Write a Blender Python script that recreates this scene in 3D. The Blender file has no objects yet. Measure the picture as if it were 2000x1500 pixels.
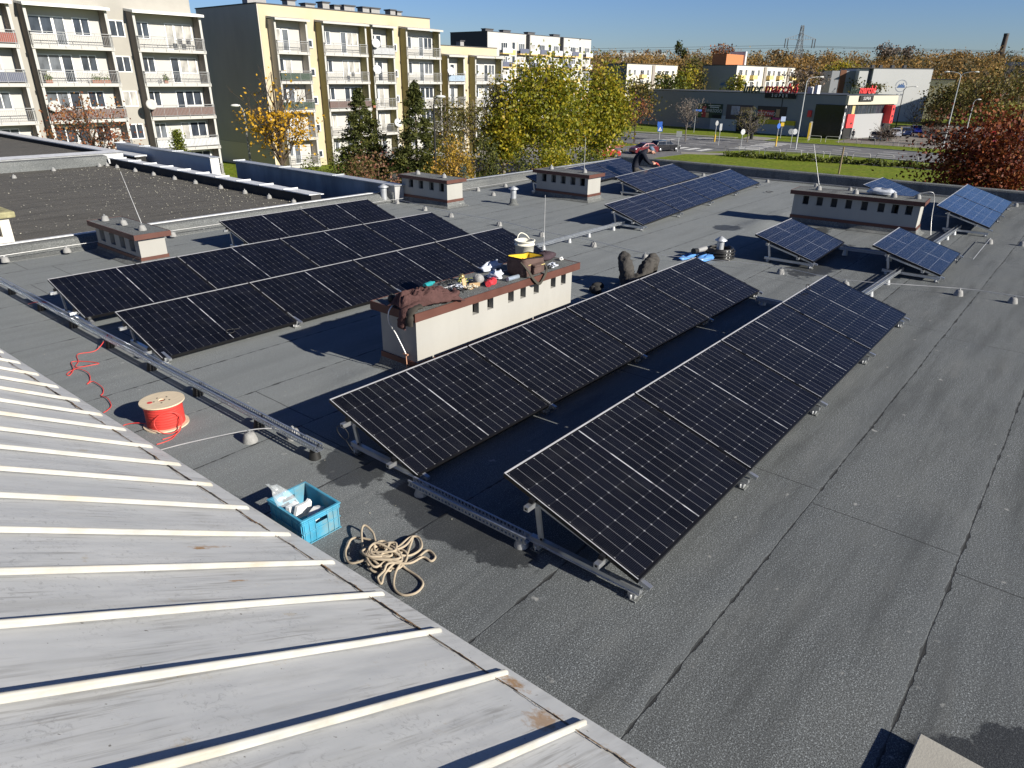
import bpy, bmesh, math, random
import numpy as np
from mathutils import Vector, Matrix, Quaternion, noise as mnoise
rnd = random.Random(7)
sc = bpy.context.scene
COL = sc.collection
# ------------------------------------------------------------------ camera, light, exposure
F_PX, PITCH, ROLL, YAW, EYE = 1348.35, 0.4181, 0.0123, 0.8767, 2.9833
cy_, sy_ = math.cos(YAW), math.sin(YAW); cp_, sp_ = math.cos(PITCH), math.sin(PITCH)
FWD = Vector((sy_*cp_, cy_*cp_, -sp_)); RT0 = Vector((cy_, -sy_, 0)); UP0 = RT0.cross(FWD)
cr_, sr_ = math.cos(ROLL), math.sin(ROLL)
RT = RT0*cr_ + UP0*sr_; UPV = -RT0*sr_ + UP0*cr_
cam = bpy.data.objects.new('camera', bpy.data.cameras.new('camera')); COL.objects.link(cam)
cam.matrix_world = Matrix(((RT.x, UPV.x, -FWD.x, 0), (RT.y, UPV.y, -FWD.y, 0), (RT.z, UPV.z, -FWD.z, EYE), (0, 0, 0, 1)))
cam.data.sensor_width = 36; cam.data.lens = F_PX/2000*36; cam.data.clip_start = 0.05; cam.data.clip_end = 5000
sc.camera = cam
SUN = Vector((0.20, -2.17, 1.0)).normalized()
SUN_AZ = math.atan2(SUN.x, SUN.y)
SUN_EL = math.asin(SUN.z)
w = bpy.data.worlds.new('World'); sc.world = w; w.use_nodes = True
nt = w.node_tree; bg = nt.nodes['Background']
sky = nt.nodes.new('ShaderNodeTexSky'); sky.sky_type = 'NISHITA'; sky.sun_disc = False
sky.sun_elevation = SUN_EL; sky.sun_rotation = SUN_AZ; sky.altitude = 100
sky.air_density = 1.0; sky.dust_density = 0.3; sky.ozone_density = 2.0
# clear autumn sky: a little bluer than the model and deeper towards the zenith
tc = nt.nodes.new('ShaderNodeTexCoord'); sx = nt.nodes.new('ShaderNodeSeparateXYZ'); nt.links.new(tc.outputs['Generated'], sx.inputs[0])
rp = nt.nodes.new('ShaderNodeValToRGB'); nt.links.new(sx.outputs[2], rp.inputs[0])
rp.color_ramp.elements[0].position = .02; rp.color_ramp.elements[0].color = (.66, .80, 1.12, 1)
rp.color_ramp.elements[1].position = .45; rp.color_ramp.elements[1].color = (.26, .36, .62, 1)
e_ = rp.color_ramp.elements.new(.14); e_.color = (.56, .78, 1.28, 1)
mu = nt.nodes.new('ShaderNodeMix'); mu.data_type = 'RGBA'; mu.blend_type = 'MULTIPLY'; mu.inputs[0].default_value = 1
nt.links.new(sky.outputs[0], mu.inputs[6]); nt.links.new(rp.outputs[0], mu.inputs[7])
nt.links.new(mu.outputs[2], bg.inputs[0]); bg.inputs[1].default_value = 0.055
sun = bpy.data.objects.new('sun', bpy.data.lights.new('sun', 'SUN')); COL.objects.link(sun)
sun.data.energy = 5.0; sun.data.angle = math.radians(0.5); sun.data.color = (1.0, 0.94, 0.83)
sun.rotation_euler = (-SUN).to_track_quat('-Z', 'Y').to_euler()
sc.view_settings.view_transform = 'Standard'; sc.view_settings.look = 'None'
sc.view_settings.exposure = 0.7; sc.view_settings.gamma = 1.0
sc.cycles.max_bounces = 6; sc.cycles.transparent_max_bounces = 8

# ------------------------------------------------------------------ helpers
def ray(u, v):
    return RT*((u-1000)/F_PX) + UPV*(-(v-750)/F_PX) + FWD
C0 = Vector((0, 0, EYE))
def at(u, v, z=0.0):
    d = ray(u, v); return C0 + d*((z-EYE)/d.z)
def far(u, v, dist):
    d = ray(u, v); return C0 + d*(dist/math.hypot(d.x, d.y))
def tag(o, label=None, cat=None, group=None, kind=None):
    if label: o['label'] = label
    if cat: o['category'] = cat
    if group: o['group'] = group
    if kind: o['kind'] = kind
    return o
def wt(o):
    t = Vector((0, 0, 0))
    while o is not None:
        t += o.location; o = o.parent
    return t
def thing(name, label, cat, loc=(0, 0, 0), group=None, rot=(0, 0, 0)):
    o = bpy.data.objects.new(name, None); COL.objects.link(o); o.location = loc; o.rotation_euler = rot
    o.empty_display_size = 0.1
    return tag(o, label, cat, group)
def link(name, me, parent=None, local=False, mats=None):
    o = bpy.data.objects.new(name, me); COL.objects.link(o)
    for m in (mats or []): me.materials.append(m)
    if parent is not None:
        o.parent = parent
        if not local: o.location = -wt(parent)
    return o
def dup(root, loc=None, rot=None, label=None):
    r = root.copy(); COL.objects.link(r)
    if loc is not None: r.location = loc
    if rot is not None: r.rotation_euler = rot
    if label: r['label'] = label
    for ch in list(root.children):
        c = ch.copy(); COL.objects.link(c); c.parent = r
        for g in list(ch.children):
            d = g.copy(); COL.objects.link(d); d.parent = c
    return r
class MB:
    def __init__(s): s.v = []; s.f = []; s.m = []; s.sm = []
    def add(s, vs, fs, mat=0, smooth=False):
        b = len(s.v); s.v += [tuple(p) for p in vs]
        for f in fs: s.f.append(tuple(b+i for i in f)); s.m.append(mat); s.sm.append(smooth)
    def quad(s, a, b, c, d, mat=0): s.add([a, b, c, d], [(0, 1, 2, 3)], mat)
    def hexa(s, p, mat=0):   # p: 4 bottom ccw, 4 top ccw
        s.add(p, [(3, 2, 1, 0), (4, 5, 6, 7), (0, 1, 5, 4), (1, 2, 6, 5), (2, 3, 7, 6), (3, 0, 4, 7)], mat)
    def box(s, x0, x1, y0, y1, z0, z1, mat=0):
        s.hexa([(x0, y0, z0), (x1, y0, z0), (x1, y1, z0), (x0, y1, z0), (x0, y0, z1), (x1, y0, z1), (x1, y1, z1), (x0, y1, z1)], mat)
    def cbox(s, c, sx, sy, sz, rz=0, mat=0, rx=0, ry=0):
        M = Matrix.Rotation(rz, 3, 'Z') @ Matrix.Rotation(ry, 3, 'Y') @ Matrix.Rotation(rx, 3, 'X'); c = Vector(c)
        P = [c + M @ Vector((a*sx/2, b*sy/2, d*sz/2)) for d in (-1, 1) for a, b in ((-1, -1), (1, -1), (1, 1), (-1, 1))]
        s.hexa(P, mat)
    def bar(s, a, b, w, h, mat=0, up=(0, 0, 1)):
        a = Vector(a); b = Vector(b); t = (b-a).normalized(); u = Vector(up)
        if abs(t.dot(u)) > .97: u = Vector((0, 1, 0))
        x = t.cross(u).normalized(); y = x.cross(t)
        P = [p + x*(i*w/2) + y*(j*h/2) for p in (a, b) for i, j in ((-1, -1), (1, -1), (1, 1), (-1, 1))]
        s.hexa(P, mat)
    def prism(s, poly, z0, z1, mat=0, smooth=False):
        n = len(poly); vs = [(p[0], p[1], z0) for p in poly] + [(p[0], p[1], z1) for p in poly]
        fs = [tuple(range(n-1, -1, -1)), tuple(range(n, 2*n))] + [(i, (i+1) % n, n+(i+1) % n, n+i) for i in range(n)]
        s.add(vs, fs, mat, smooth)
    def lathe(s, prof, c, n=16, mat=0, smooth=True, axis=None):
        c = Vector(c); vs = []; fs = []
        q = Quaternion() if axis is None else Vector((0, 0, 1)).rotation_difference(Vector(axis))
        for r, z in prof:
            for i in range(n):
                a = 2*math.pi*i/n; vs.append(c + q @ Vector((r*math.cos(a), r*math.sin(a), z)))
        for k in range(len(prof)-1):
            for i in range(n): fs.append((k*n+i, k*n+(i+1) % n, (k+1)*n+(i+1) % n, (k+1)*n+i))
        s.add(vs, fs, mat, smooth)
        b = len(prof)-1
        if prof[0][0] > 1e-4: s.add([vs[i] for i in range(n)], [tuple(range(n-1, -1, -1))], mat)
        if prof[b][0] > 1e-4: s.add([vs[b*n+i] for i in range(n)], [tuple(range(n))], mat)
    def tube(s, pts, r, n=6, mat=0, closed=False):
        pts = [Vector(p) for p in pts]; N = len(pts)
        rr = r if isinstance(r, (list, tuple)) else [r]*N
        vs = []; fs = []; nrm = None
        for i, p in enumerate(pts):
            a = pts[(i-1) % N] if (closed or i > 0) else p; b = pts[(i+1) % N] if (closed or i < N-1) else p
            t = (b-a); t = t.normalized() if t.length > 1e-9 else Vector((0, 0, 1))
            if nrm is None:
                nrm = t.orthogonal().normalized()
            else:
                nrm = (nrm - t*nrm.dot(t)); nrm = nrm.normalized() if nrm.length > 1e-6 else t.orthogonal().normalized()
            bn = t.cross(nrm)
            for k in range(n):
                a_ = 2*math.pi*k/n; vs.append(p + (nrm*math.cos(a_) + bn*math.sin(a_))*rr[i])
        M = N if closed else N-1
        for i in range(M):
            j = (i+1) % N
            for k in range(n): fs.append((i*n+k, i*n+(k+1) % n, j*n+(k+1) % n, j*n+k))
        s.add(vs, fs, mat, True)
        if not closed:
            s.add(vs[:n], [tuple(range(n-1, -1, -1))], mat); s.add(vs[-n:], [tuple(range(n))], mat)
    def sphere(s, c, rx, ry, rz, n=12, m=8, mat=0, M=None, noise=0):
        vs = []; fs = []
        for i in range(m+1):
            t = math.pi*i/m
            for k in range(n):
                a = 2*math.pi*k/n; j = 1+noise*(rnd.random()-.5)
                p = Vector((rx*math.sin(t)*math.cos(a), ry*math.sin(t)*math.sin(a), -rz*math.cos(t)))*j
                if M is not None: p = M @ p
                vs.append(Vector(c)+p)
        for i in range(m):
            for k in range(n): fs.append((i*n+k, i*n+(k+1) % n, (i+1)*n+(k+1) % n, (i+1)*n+k))
        s.add(vs, fs, mat, True)
    def mesh(s, name, mats=()):
        me = bpy.data.meshes.new(name); me.from_pydata(s.v, [], s.f)
        me.polygons.foreach_set('material_index', s.m); me.polygons.foreach_set('use_smooth', s.sm)
        for m in mats: me.materials.append(m)
        me.update(); return me
    def build(s, name, mats, parent=None, local=False):
        if not isinstance(mats, (list, tuple)): mats = [mats]
        return link(name, s.mesh(name, mats), parent, local)
def smooth_pts(ctrl, k=6, closed=False):
    P = [Vector(p) for p in ctrl]; n = len(P); out = []
    rng = range(n) if closed else range(n-1)
    for i in rng:
        p0 = P[(i-1) % n] if (closed or i > 0) else P[i]; p1 = P[i]; p2 = P[(i+1) % n]; p3 = P[(i+2) % n] if (closed or i < n-2) else p2
        for j in range(k):
            t = j/k; out.append(.5*((2*p1)+(p2-p0)*t+(2*p0-5*p1+4*p2-p3)*t*t+(3*p1-p0-3*p2+p3)*t**3))
    if not closed: out.append(P[-1])
    return out
def bevel(o, wd, seg=2):
    m = o.modifiers.new('bevel', 'BEVEL'); m.width = wd; m.segments = seg; m.limit_method = 'ANGLE'; return o
def text_mesh(txt, size, depth, M, mat, name, parent=None, shear=0, spacing=1.0, bold=0.0):
    cu = bpy.data.curves.new('lettering', 'FONT'); cu.body = txt; cu.size = size; cu.extrude = depth; cu.align_x = 'CENTER'; cu.align_y = 'CENTER'
    cu.shear = shear; cu.space_character = spacing; cu.offset = bold; cu.resolution_u = 3
    tmp = bpy.data.objects.new('lettering', cu); COL.objects.link(tmp)
    dg = bpy.context.evaluated_depsgraph_get(); me = bpy.data.meshes.new_from_object(tmp.evaluated_get(dg))
    bpy.data.objects.remove(tmp); bpy.data.curves.remove(cu)
    me.transform(M); me.materials.clear(); me.materials.append(mat); me.name = name
    return link(name, me, parent)

# ------------------------------------------------------------------ materials
def newmat(name):
    m = bpy.data.materials.new(name); m.use_nodes = True; t = m.node_tree
    return m, t, t.nodes['Principled BSDF']
def nd(t, typ, **kw):
    n = t.nodes.new(typ)
    for k, v in kw.items(): setattr(n, k, v)
    return n
def setin(n, **kw):
    for k, v in kw.items(): n.inputs[k.replace('_', ' ')].default_value = v
def mixc(t, fac, a, b, blend='MIX'):
    n = nd(t, 'ShaderNodeMix', data_type='RGBA', blend_type=blend)
    for sck, val in ((n.inputs[0], fac), (n.inputs[6], a), (n.inputs[7], b)):
        if hasattr(val, 'links'): t.links.new(val, sck)
        elif isinstance(val, (int, float)): sck.default_value = val
        else: sck.default_value = (*val, 1)
    return n.outputs[2]
def mth(t, op, a, b=None, c=None, clamp=False):
    n = nd(t, 'ShaderNodeMath', operation=op); n.use_clamp = clamp
    for i, val in enumerate((a, b, c)):
        if val is None: continue
        if hasattr(val, 'links'): t.links.new(val, n.inputs[i])
        else: n.inputs[i].default_value = val
    return n.outputs[0]
def noise(t, vec, scale, detail=3, rough=.55, dist=0):
    n = nd(t, 'ShaderNodeTexNoise'); t.links.new(vec, n.inputs['Vector'])
    setin(n, Scale=scale, Detail=detail, Roughness=rough, Distortion=dist); return n.outputs[0]
def ramp(t, fac, stops):
    n = nd(t, 'ShaderNodeValToRGB'); t.links.new(fac, n.inputs[0]); e = n.color_ramp.elements
    while len(e) < len(stops): e.new(.5)
    for el, (p, c) in zip(e, stops): el.position = p; el.color = (*c, 1) if len(c) == 3 else c
    return n.outputs[0]
def rng(t, val, a, b, c=0., d=1.):
    n = nd(t, 'ShaderNodeMapRange'); t.links.new(val, n.inputs[0])
    for i, x in enumerate((a, b, c, d)): n.inputs[i+1].default_value = x
    return n.outputs[0]
def ocoord(t, scale=None):
    n = nd(t, 'ShaderNodeTexCoord').outputs['Object']
    if scale:
        m = nd(t, 'ShaderNodeMapping'); t.links.new(n, m.inputs[0]); m.inputs['Scale'].default_value = scale; n = m.outputs[0]
    return n
_pm = {}
def pm(name, col, rough=.7, metal=0., var=.12, scale=6., bump=0., bscale=40., spec=.5, stretch=None, dirt=None, dirt_amt=.0, coat=0.):
    if name in _pm: return _pm[name]
    m, t, b = newmat(name); v = ocoord(t, stretch)
    n = noise(t, v, scale, 4, .6)
    lo = tuple(max(0, c*(1-var)) for c in col); hi = tuple(min(1, c*(1+var)) for c in col)
    c = mixc(t, rng(t, n, .3, .7), lo, hi)
    if dirt:
        n2 = noise(t, v, scale*.35, 6, .7)
        c = mixc(t, mth(t, 'MULTIPLY', rng(t, n2, .5, .75), dirt_amt), c, dirt)
    t.links.new(c, b.inputs['Base Color'])
    r = rng(t, n, .25, .75, max(0, rough-.08), min(1, rough+.08)); t.links.new(r, b.inputs['Roughness'])
    b.inputs['Metallic'].default_value = metal; b.inputs['Specular IOR Level'].default_value = spec
    if coat: b.inputs['Coat Weight'].default_value = coat
    if bump:
        bp = nd(t, 'ShaderNodeBump'); t.links.new(noise(t, v, bscale, 3), bp.inputs['Height']); setin(bp, Strength=bump, Distance=.02)
        t.links.new(bp.outputs[0], b.inputs['Normal'])
    _pm[name] = m; return m

def bitumen(name, wet, base=(.116, .126, .131), brown=0.0, pale=.34, seams=True):
    m, t, b = newmat(name); v = ocoord(t)
    g1 = noise(t, v, 145, 2, .85); g2 = noise(t, v, 70, 2, .7)
    med = noise(t, v, 2.2, 5, .6); big = noise(t, v, .35, 4, .6)
    st = noise(t, ocoord(t, (.35, 3.2, 1)), 1.3, 4, .6)
    c = mixc(t, rng(t, g1, .40, .62), tuple(x*.12 for x in base), tuple(x*2.0 for x in base))
    c = mixc(t, rng(t, g2, .42, .64, 0, .5), c, tuple(x*.45 for x in base))
    c = mixc(t, rng(t, noise(t, v, 105, 1, .5), .60, .66, 0, .8), c, tuple(x*3.2 for x in base))
    c = mixc(t, rng(t, med, .3, .7, 0, .45), c, mixc(t, .5, c, (base[0]*1.45, base[1]*1.38, base[2]*1.25)))
    c = mixc(t, rng(t, st, .46, .70, 0, .6), c, tuple(x*.42 for x in base))
    st2 = noise(t, ocoord(t, (.5, 2.2, 1)), 1.9, 3, .6); c = mixc(t, rng(t, st2, .55, .75, 0, .25), c, (base[0]*1.9, base[1]*1.8, base[2]*1.68))
    c = mixc(t, rng(t, big, .45, .75, 0, .35), c, (base[0]*.62, base[1]*.66, base[2]*.74))
    # pale dry spots and bird droppings
    sp = noise(t, v, 9, 2, .4); c = mixc(t, rng(t, sp, .73, .78, 0, .6), c, (.42, .42, .40))
    # welded roll overlaps: long seams every 1.01 m along X, staggered cross joints, bitumen bleed
    wob = noise(t, v, .8, 2); sep = nd(t, 'ShaderNodeSeparateXYZ'); t.links.new(v, sep.inputs[0])
    yy = mth(t, 'ADD', sep.outputs[1], mth(t, 'MULTIPLY', mth(t, 'SUBTRACT', wob, .5), .035))
    yf = mth(t, 'DIVIDE', mth(t, 'SUBTRACT', yy, .1), 1.01)
    row = mth(t, 'FLOOR', yf); fr = mth(t, 'SUBTRACT', yf, row)
    d = mth(t, 'MULTIPLY', mth(t, 'MINIMUM', fr, mth(t, 'SUBTRACT', 1, fr)), 1.01)
    c = mixc(t, rng(t, sep.outputs[1], 2.3, 5.4, 0, pale), c, (.33, .355, .36))   # felt blends paler towards the far half
    bl = noise(t, v, 7, 3, .6); wd = rng(t, bl, .45, .75, .003, .022)
    seam = rng(t, mth(t, 'SUBTRACT', wd, d), -.002, .002)
    xo = mth(t, 'MULTIPLY', mth(t, 'FRACT', mth(t, 'MULTIPLY', mth(t, 'SINE', mth(t, 'MULTIPLY', row, 12.9898)), 43.7)), 5.0)
    xf = mth(t, 'FRACT', mth(t, 'DIVIDE', mth(t, 'ADD', mth(t, 'ADD', sep.outputs[0], mth(t, 'MULTIPLY', wob, .06)), xo), 5.0))
    xd = mth(t, 'MULTIPLY', mth(t, 'MINIMUM', xf, mth(t, 'SUBTRACT', 1, xf)), 5.0)
    seam = mth(t, 'MAXIMUM', seam, mth(t, 'MULTIPLY', rng(t, mth(t, 'SUBTRACT', .0055, xd), -.002, .002), .8))
    if not seams: seam = mth(t, 'MULTIPLY', seam, 0.0)
    c = mixc(t, mth(t, 'MULTIPLY', seam, .9), c, (.018, .018, .018))
    # strip just above a seam is a little lighter where the granules overlap
    c = mixc(t, rng(t, fr, .0, .12, .25 if seams else 0, 0), c, tuple(x*1.5 for x in base))
    if brown: c = mixc(t, brown, c, (.085, .075, .06))
    wetf = None
    for (x, y, rx, ry) in wet:
        dx = mth(t, 'DIVIDE', mth(t, 'SUBTRACT', sep.outputs[0], x), rx); dy = mth(t, 'DIVIDE', mth(t, 'SUBTRACT', sep.outputs[1], y), ry)
        r = mth(t, 'SQRT', mth(t, 'ADD', mth(t, 'MULTIPLY', dx, dx), mth(t, 'MULTIPLY', dy, dy)))
        r = mth(t, 'ADD', r, mth(t, 'MULTIPLY', mth(t, 'SUBTRACT', noise(t, v, 6.5, 4, .6), .5), 1.1))
        k = rng(t, r, 1.03, .93)
        wetf = k if wetf is None else mth(t, 'MAXIMUM', wetf, k)
    rough = .92
    if wetf is not None:
        c = mixc(t, mth(t, 'MULTIPLY', wetf, .72), c, (.012, .013, .015))
        rough = rng(t, wetf, 0, 1, .92, .55); t.links.new(rough, b.inputs['Roughness'])
    else: b.inputs['Roughness'].default_value = rough
    t.links.new(c, b.inputs['Base Color']); b.inputs['Specular IOR Level'].default_value = .35
    bp = nd(t, 'ShaderNodeBump'); setin(bp, Strength=.55, Distance=.004)
    t.links.new(mth(t, 'ADD', g1, mth(t, 'MULTIPLY', seam, -.8)), bp.inputs['Height']); t.links.new(bp.outputs[0], b.inputs['Normal'])
    return m
WET = [(2.98, 3.0, .25, .75), (3.0, 4.2, .3, .35), (13.2, 3.6, 1.5, .45), (3.10, -.22, .23, .24), (3.3, -.42, .3, .2), (15.2, 4.6, 1.2, .3), (14.8, 6.2, .35, .3)]
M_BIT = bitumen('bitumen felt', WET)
M_BIT2 = bitumen('plain bitumen felt', [], (.125, .132, .132), 0, 0, False)
M_OLD = bitumen('weathered bitumen felt', [], (.098, .094, .085), .15, 0)

def panel_mat(L, W, ncol, tint, k=1.0):
    m, t, b = newmat('solar glass'); sep = nd(t, 'ShaderNodeSeparateXYZ'); t.links.new(ocoord(t), sep.inputs[0])
    mg = .022; u = mth(t, 'SUBTRACT', sep.outputs[0], mg); v = mth(t, 'SUBTRACT', sep.outputs[1], mg)
    Lc, Wc = L-2*mg, W-2*mg; pu, pv = Lc/ncol, Wc/6
    def lines(x, p, w):
        f = mth(t, 'FRACT', mth(t, 'ADD', mth(t, 'DIVIDE', x, p), 1e-4)); d = mth(t, 'MULTIPLY', mth(t, 'MINIMUM', f, mth(t, 'SUBTRACT', 1, f)), p)
        return mth(t, 'LESS_THAN', d, w/2), d
    lu, du = lines(u, pu, .0030); lv, dv = lines(v, pv, .0020*max(1, k)**1.5); bb, _ = lines(mth(t, 'ADD', v, pv/32), pv/16, .0010)
    dot = mth(t, 'LESS_THAN', mth(t, 'ADD', du, dv), .009)
    midd = mth(t, 'ABSOLUTE', mth(t, 'SUBTRACT', u, Lc/2)); mid = mth(t, 'LESS_THAN', midd, .0055)
    midn = noise(t, ocoord(t), 5.5, 1); midk = mth(t, 'MULTIPLY', mid, rng(t, midn, .46, .54, .25, 1))
    cell = nd(t, 'ShaderNodeTexWhiteNoise'); cell.noise_dimensions = '2D'
    cmb = nd(t, 'ShaderNodeCombineXYZ'); t.links.new(mth(t, 'FLOOR', mth(t, 'DIVIDE', u, pu)), cmb.inputs[0]); t.links.new(mth(t, 'FLOOR', mth(t, 'DIVIDE', v, pv)), cmb.inputs[1])
    t.links.new(cmb.outputs[0], cell.inputs['Vector'])
    kc = max(1.0, k); k = min(k, 1.15)
    c = mixc(t, cell.outputs[0], tuple(x*.75 for x in tint), tuple(x*1.35 for x in tint))
    c = mixc(t, mth(t, 'MULTIPLY', bb, .5*k), c, (.058, .060, .066))
    c = mixc(t, mth(t, 'MULTIPLY', lv, .4*k), c, tuple(x*kc**2 for x in (.075, .078, .085)))
    c = mixc(t, mth(t, 'MULTIPLY', lu, .85*k), c, tuple(x*kc for x in (.19, .195, .21)))
    c = mixc(t, mth(t, 'MULTIPLY', dot, .9*min(1, k*1.3)), c, tuple(x*kc for x in (.24, .245, .26)))
    c = mixc(t, midk, c, (.42, .43, .46))
    # dark backsheet border
    e = mth(t, 'MAXIMUM', mth(t, 'MAXIMUM', mth(t, 'LESS_THAN', u, .001), mth(t, 'GREATER_THAN', u, Lc-.001)), mth(t, 'MAXIMUM', mth(t, 'LESS_THAN', v, .001), mth(t, 'GREATER_THAN', v, Wc-.001)))
    c = mixc(t, e, c, (.01, .01, .012))
    dn = noise(t, ocoord(t), 3, 5, .65); c = mixc(t, rng(t, dn, .5, .8, 0, .03), c, (.3, .3, .3))
    t.links.new(c, b.inputs['Base Color']); b.inputs['Roughness'].default_value = .5
    b.inputs['Specular IOR Level'].default_value = .0
    b.inputs['Coat Weight'].default_value = 1.0; b.inputs['Coat IOR'].default_value = 1.32
    t.links.new(rng(t, dn, .3, .7, .10, .16), b.inputs['Coat Roughness'])
    return m
M_FRAME = pm('black anodised frame', (.012, .012, .013), .35, .3, .1)
M_LIP = pm('frame edge glare', (.60, .60, .62), .35, .35, .1)  # glare along the black frame's edges, painted in as a bright colour
M_ALU = pm('aluminium', (.62, .64, .66), .34, .85, .06, 12)
M_ALUD = pm('dull aluminium', (.42, .43, .44), .5, .6, .1, 10)
M_GALV = pm('galvanised steel', (.52, .55, .58), .38, .8, .15, 30)
M_BLACKP = pm('black rubber', (.012, .012, .012), .6, 0, .2)
M_CONC = pm('grey concrete', (.27, .27, .265), .9, 0, .2, 20, .3, 90)
M_WHITEW = pm('cream render', (.345, .338, .315), .9, 0, .05, 2, .15, 160, .2, (1, 1, .4), (.20, .19, .165), .35)
M_WHITE2 = pm('white render', (.62, .62, .61), .9, 0, .05, 2, .1, 120, .2)
M_TRIM = pm('red brown metal trim', (.10, .038, .027), .6, .1, .12, 4)
M_DARK = pm('dark void', (.02, .02, .02), .95, 0, .2)
M_WIRE = pm('aluminium wire', (.62, .62, .62), .45, .6, .1)
M_REDC = pm('red cable', (.62, .055, .045), .5, 0, .1)
M_ZINC = pm('zinc sheet', (.50, .52, .54), .45, .5, .14, 5, 0, 40, .5, None, (.25, .25, .25), .5)
M_CAPW = pm('white flashing', (.68, .69, .70), .5, .2, .1, 6, 0, 40, .5, None, (.35, .34, .3), .5)

# ------------------------------------------------------------------ terrain and streets
ZG = -6.4
def hill(x, y):
    d = math.hypot(x, y); k = min(1, max(0, (d-235)/330)); k = k*k*(3-2*k)
    return ZG + k*13.5
def ground_mesh():
    mb = MB(); rs = [0, 30, 60, 90, 120, 150, 180, 210, 235, 260, 290, 320, 360, 400, 450, 500, 560, 640, 800, 1100, 1700, 2600]; n = 72
    for r in rs:
        for i in range(n):
            a = 2*math.pi*i/n; x, y = r*math.cos(a), r*math.sin(a); mb.v.append((x, y, hill(x, y) if r < 2600 else ZG+13.5))
    for k in range(len(rs)-1):
        for i in range(n): mb.f.append((k*n+i, k*n+(i+1) % n, (k+1)*n+(i+1) % n, (k+1)*n+i)); mb.m.append(0); mb.sm.append(True)
    m, t, b = newmat('grass ground'); v = ocoord(t)
    a = noise(t, v, .5, 6, .7); f = noise(t, v, 2.6, 5, .8); p = noise(t, v, .06, 4, .6)
    c = ramp(t, f, [(.3, (.04, .07, .006)), (.5, (.13, .18, .015)), (.7, (.27, .30, .05))])
    c = mixc(t, rng(t, a, .48, .72, 0, .6), c, (.16, .15, .03)); c = mixc(t, rng(t, p, .55, .72, 0, .4), c, (.10, .085, .045))
    lf = noise(t, v, 3.1, 2, .5); c = mixc(t, rng(t, lf, .66, .70, 0, .8), c, (.34, .26, .03))
    t.links.new(c, b.inputs['Base Color']); b.inputs['Roughness'].default_value = .95; b.inputs['Specular IOR Level'].default_value = .1
    return mb.build('ground', m)
tag(ground_mesh(), kind='structure')
def asph(name, col): return pm(name, col, .9, 0, .18, .8, .2, 30, .3)
M_ROAD = asph('asphalt', (.15, .15, .155)); M_PAVE = asph('paving', (.26, .245, .215)); M_LOT = asph('parking paving', (.20, .18, .16))
M_PAINT = pm('road paint', (.62, .62, .60), .7, 0, .15, 2); M_REDP = pm('red bike paving', (.35, .10, .08), .8, 0, .1, 2)
def sheet(name, pts, dz, mat, th=.004):
    mb = MB(); mb.prism([(p[0], p[1]) for p in pts], ZG+dz-th-.03, ZG+dz, 0)
    return tag(mb.build(name, mat), kind='structure')
near = [(98, 150), (98, 75), (100, 60), (103, 45), (106, 33), (104.6, 17.6), (103, 0), (100, -60)]
farE = [(122, 150), (121, 75), (122, 60), (122, 46), (121.5, 33), (119, 19), (117, 0), (113, -60)]
sheet('road', near + farE[::-1], .02, M_ROAD)
sheet('side_street', [(58, 46), (80, 46.5), (96, 45.5), (103.5, 42), (100.5, 58), (93, 57.5), (84, 60), (58, 62)], .012, M_ROAD)
sheet('pavement', [(60, 62.2), (84, 60.3), (93, 58), (97.5, 61), (96, 75), (88, 72), (60, 76)], .03, M_PAVE)
fp_ = [at(u, v, ZG) for u, v in ((1330, 300.5), (1440, 304), (1640, 319), (1830, 333), (1990, 346))]; fq_ = [at(u, v, ZG) for u, v in ((1330, 297), (1440, 300), (1640, 314.5), (1830, 328), (1990, 340.5))]
sheet('footpath', [(p.x, p.y) for p in fp_] + [(p.x, p.y) for p in fq_[::-1]], .03, M_PAVE)
sheet('pavement_strip', [(121.6, 47.5), (129.5, 47.5), (131, 53), (121.9, 51)], .03, M_PAVE)
sheet('far_footpath', [(123.5, 75), (125.2, 75), (126, 53), (124.5, 53)], .03, M_PAVE)
sheet('parking_lot', [(129.5, 37.5), (190, 41), (205, 36), (200, -30), (131, -30), (128, 20), (129, 33)], .012, M_LOT)
def marking():
    mb = MB()
    def seg(a, b, wd):
        a = Vector((a[0], a[1])); b = Vector((b[0], b[1])); t = (b-a).normalized(); n = Vector((-t.y, t.x))*wd/2
        P = [a-n, b-n, b+n, a+n]; mb.prism([(p.x, p.y) for p in P], ZG+.02, ZG+.026)
    def lerp(k, f):
        return [((1-f)*a[0]+f*b[0], (1-f)*a[1]+f*b[1]) for a, b in zip(near, farE)]
    for f in (.28, .5, .72):
        L = lerp(0, f)
        for i in range(len(L)-1):
            a, b = Vector(L[i]), Vector(L[i+1]); ln = (b-a).length; k = 0
            while k < ln:
                seg(a+(b-a)*(k/ln), a+(b-a)*(min(k+3.2, ln)/ln), .28); k += 6.5
    L = lerp(0, .06)
    for i in range(3, len(L)-1): seg(L[i], L[i+1], .9)
    L = lerp(0, .95)
    for i in range(0, 3): seg(L[i], L[i+1], .3)
    for i in range(9):   # crossings
        y = 46.5-i*.0; seg((104+i*1.9, 44.8), (104+i*1.9, 41.2), .8)
    for i in range(6): seg((97.2, 46.6+i*1.9), (101.2, 46.6+i*1.9), .9)
    for i in range(5): seg((108+i*2.6, 62-i*1.2), (110.5+i*2.6, 60-i*1.2), .5)
    return tag(mb.build('road_marking', M_PAINT), kind='structure')
marking()
sheet('cycle_path', [(88, 58.6), (93, 57.2), (97, 58.6), (97, 60), (92, 59.5)], .04, M_REDP)
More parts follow.
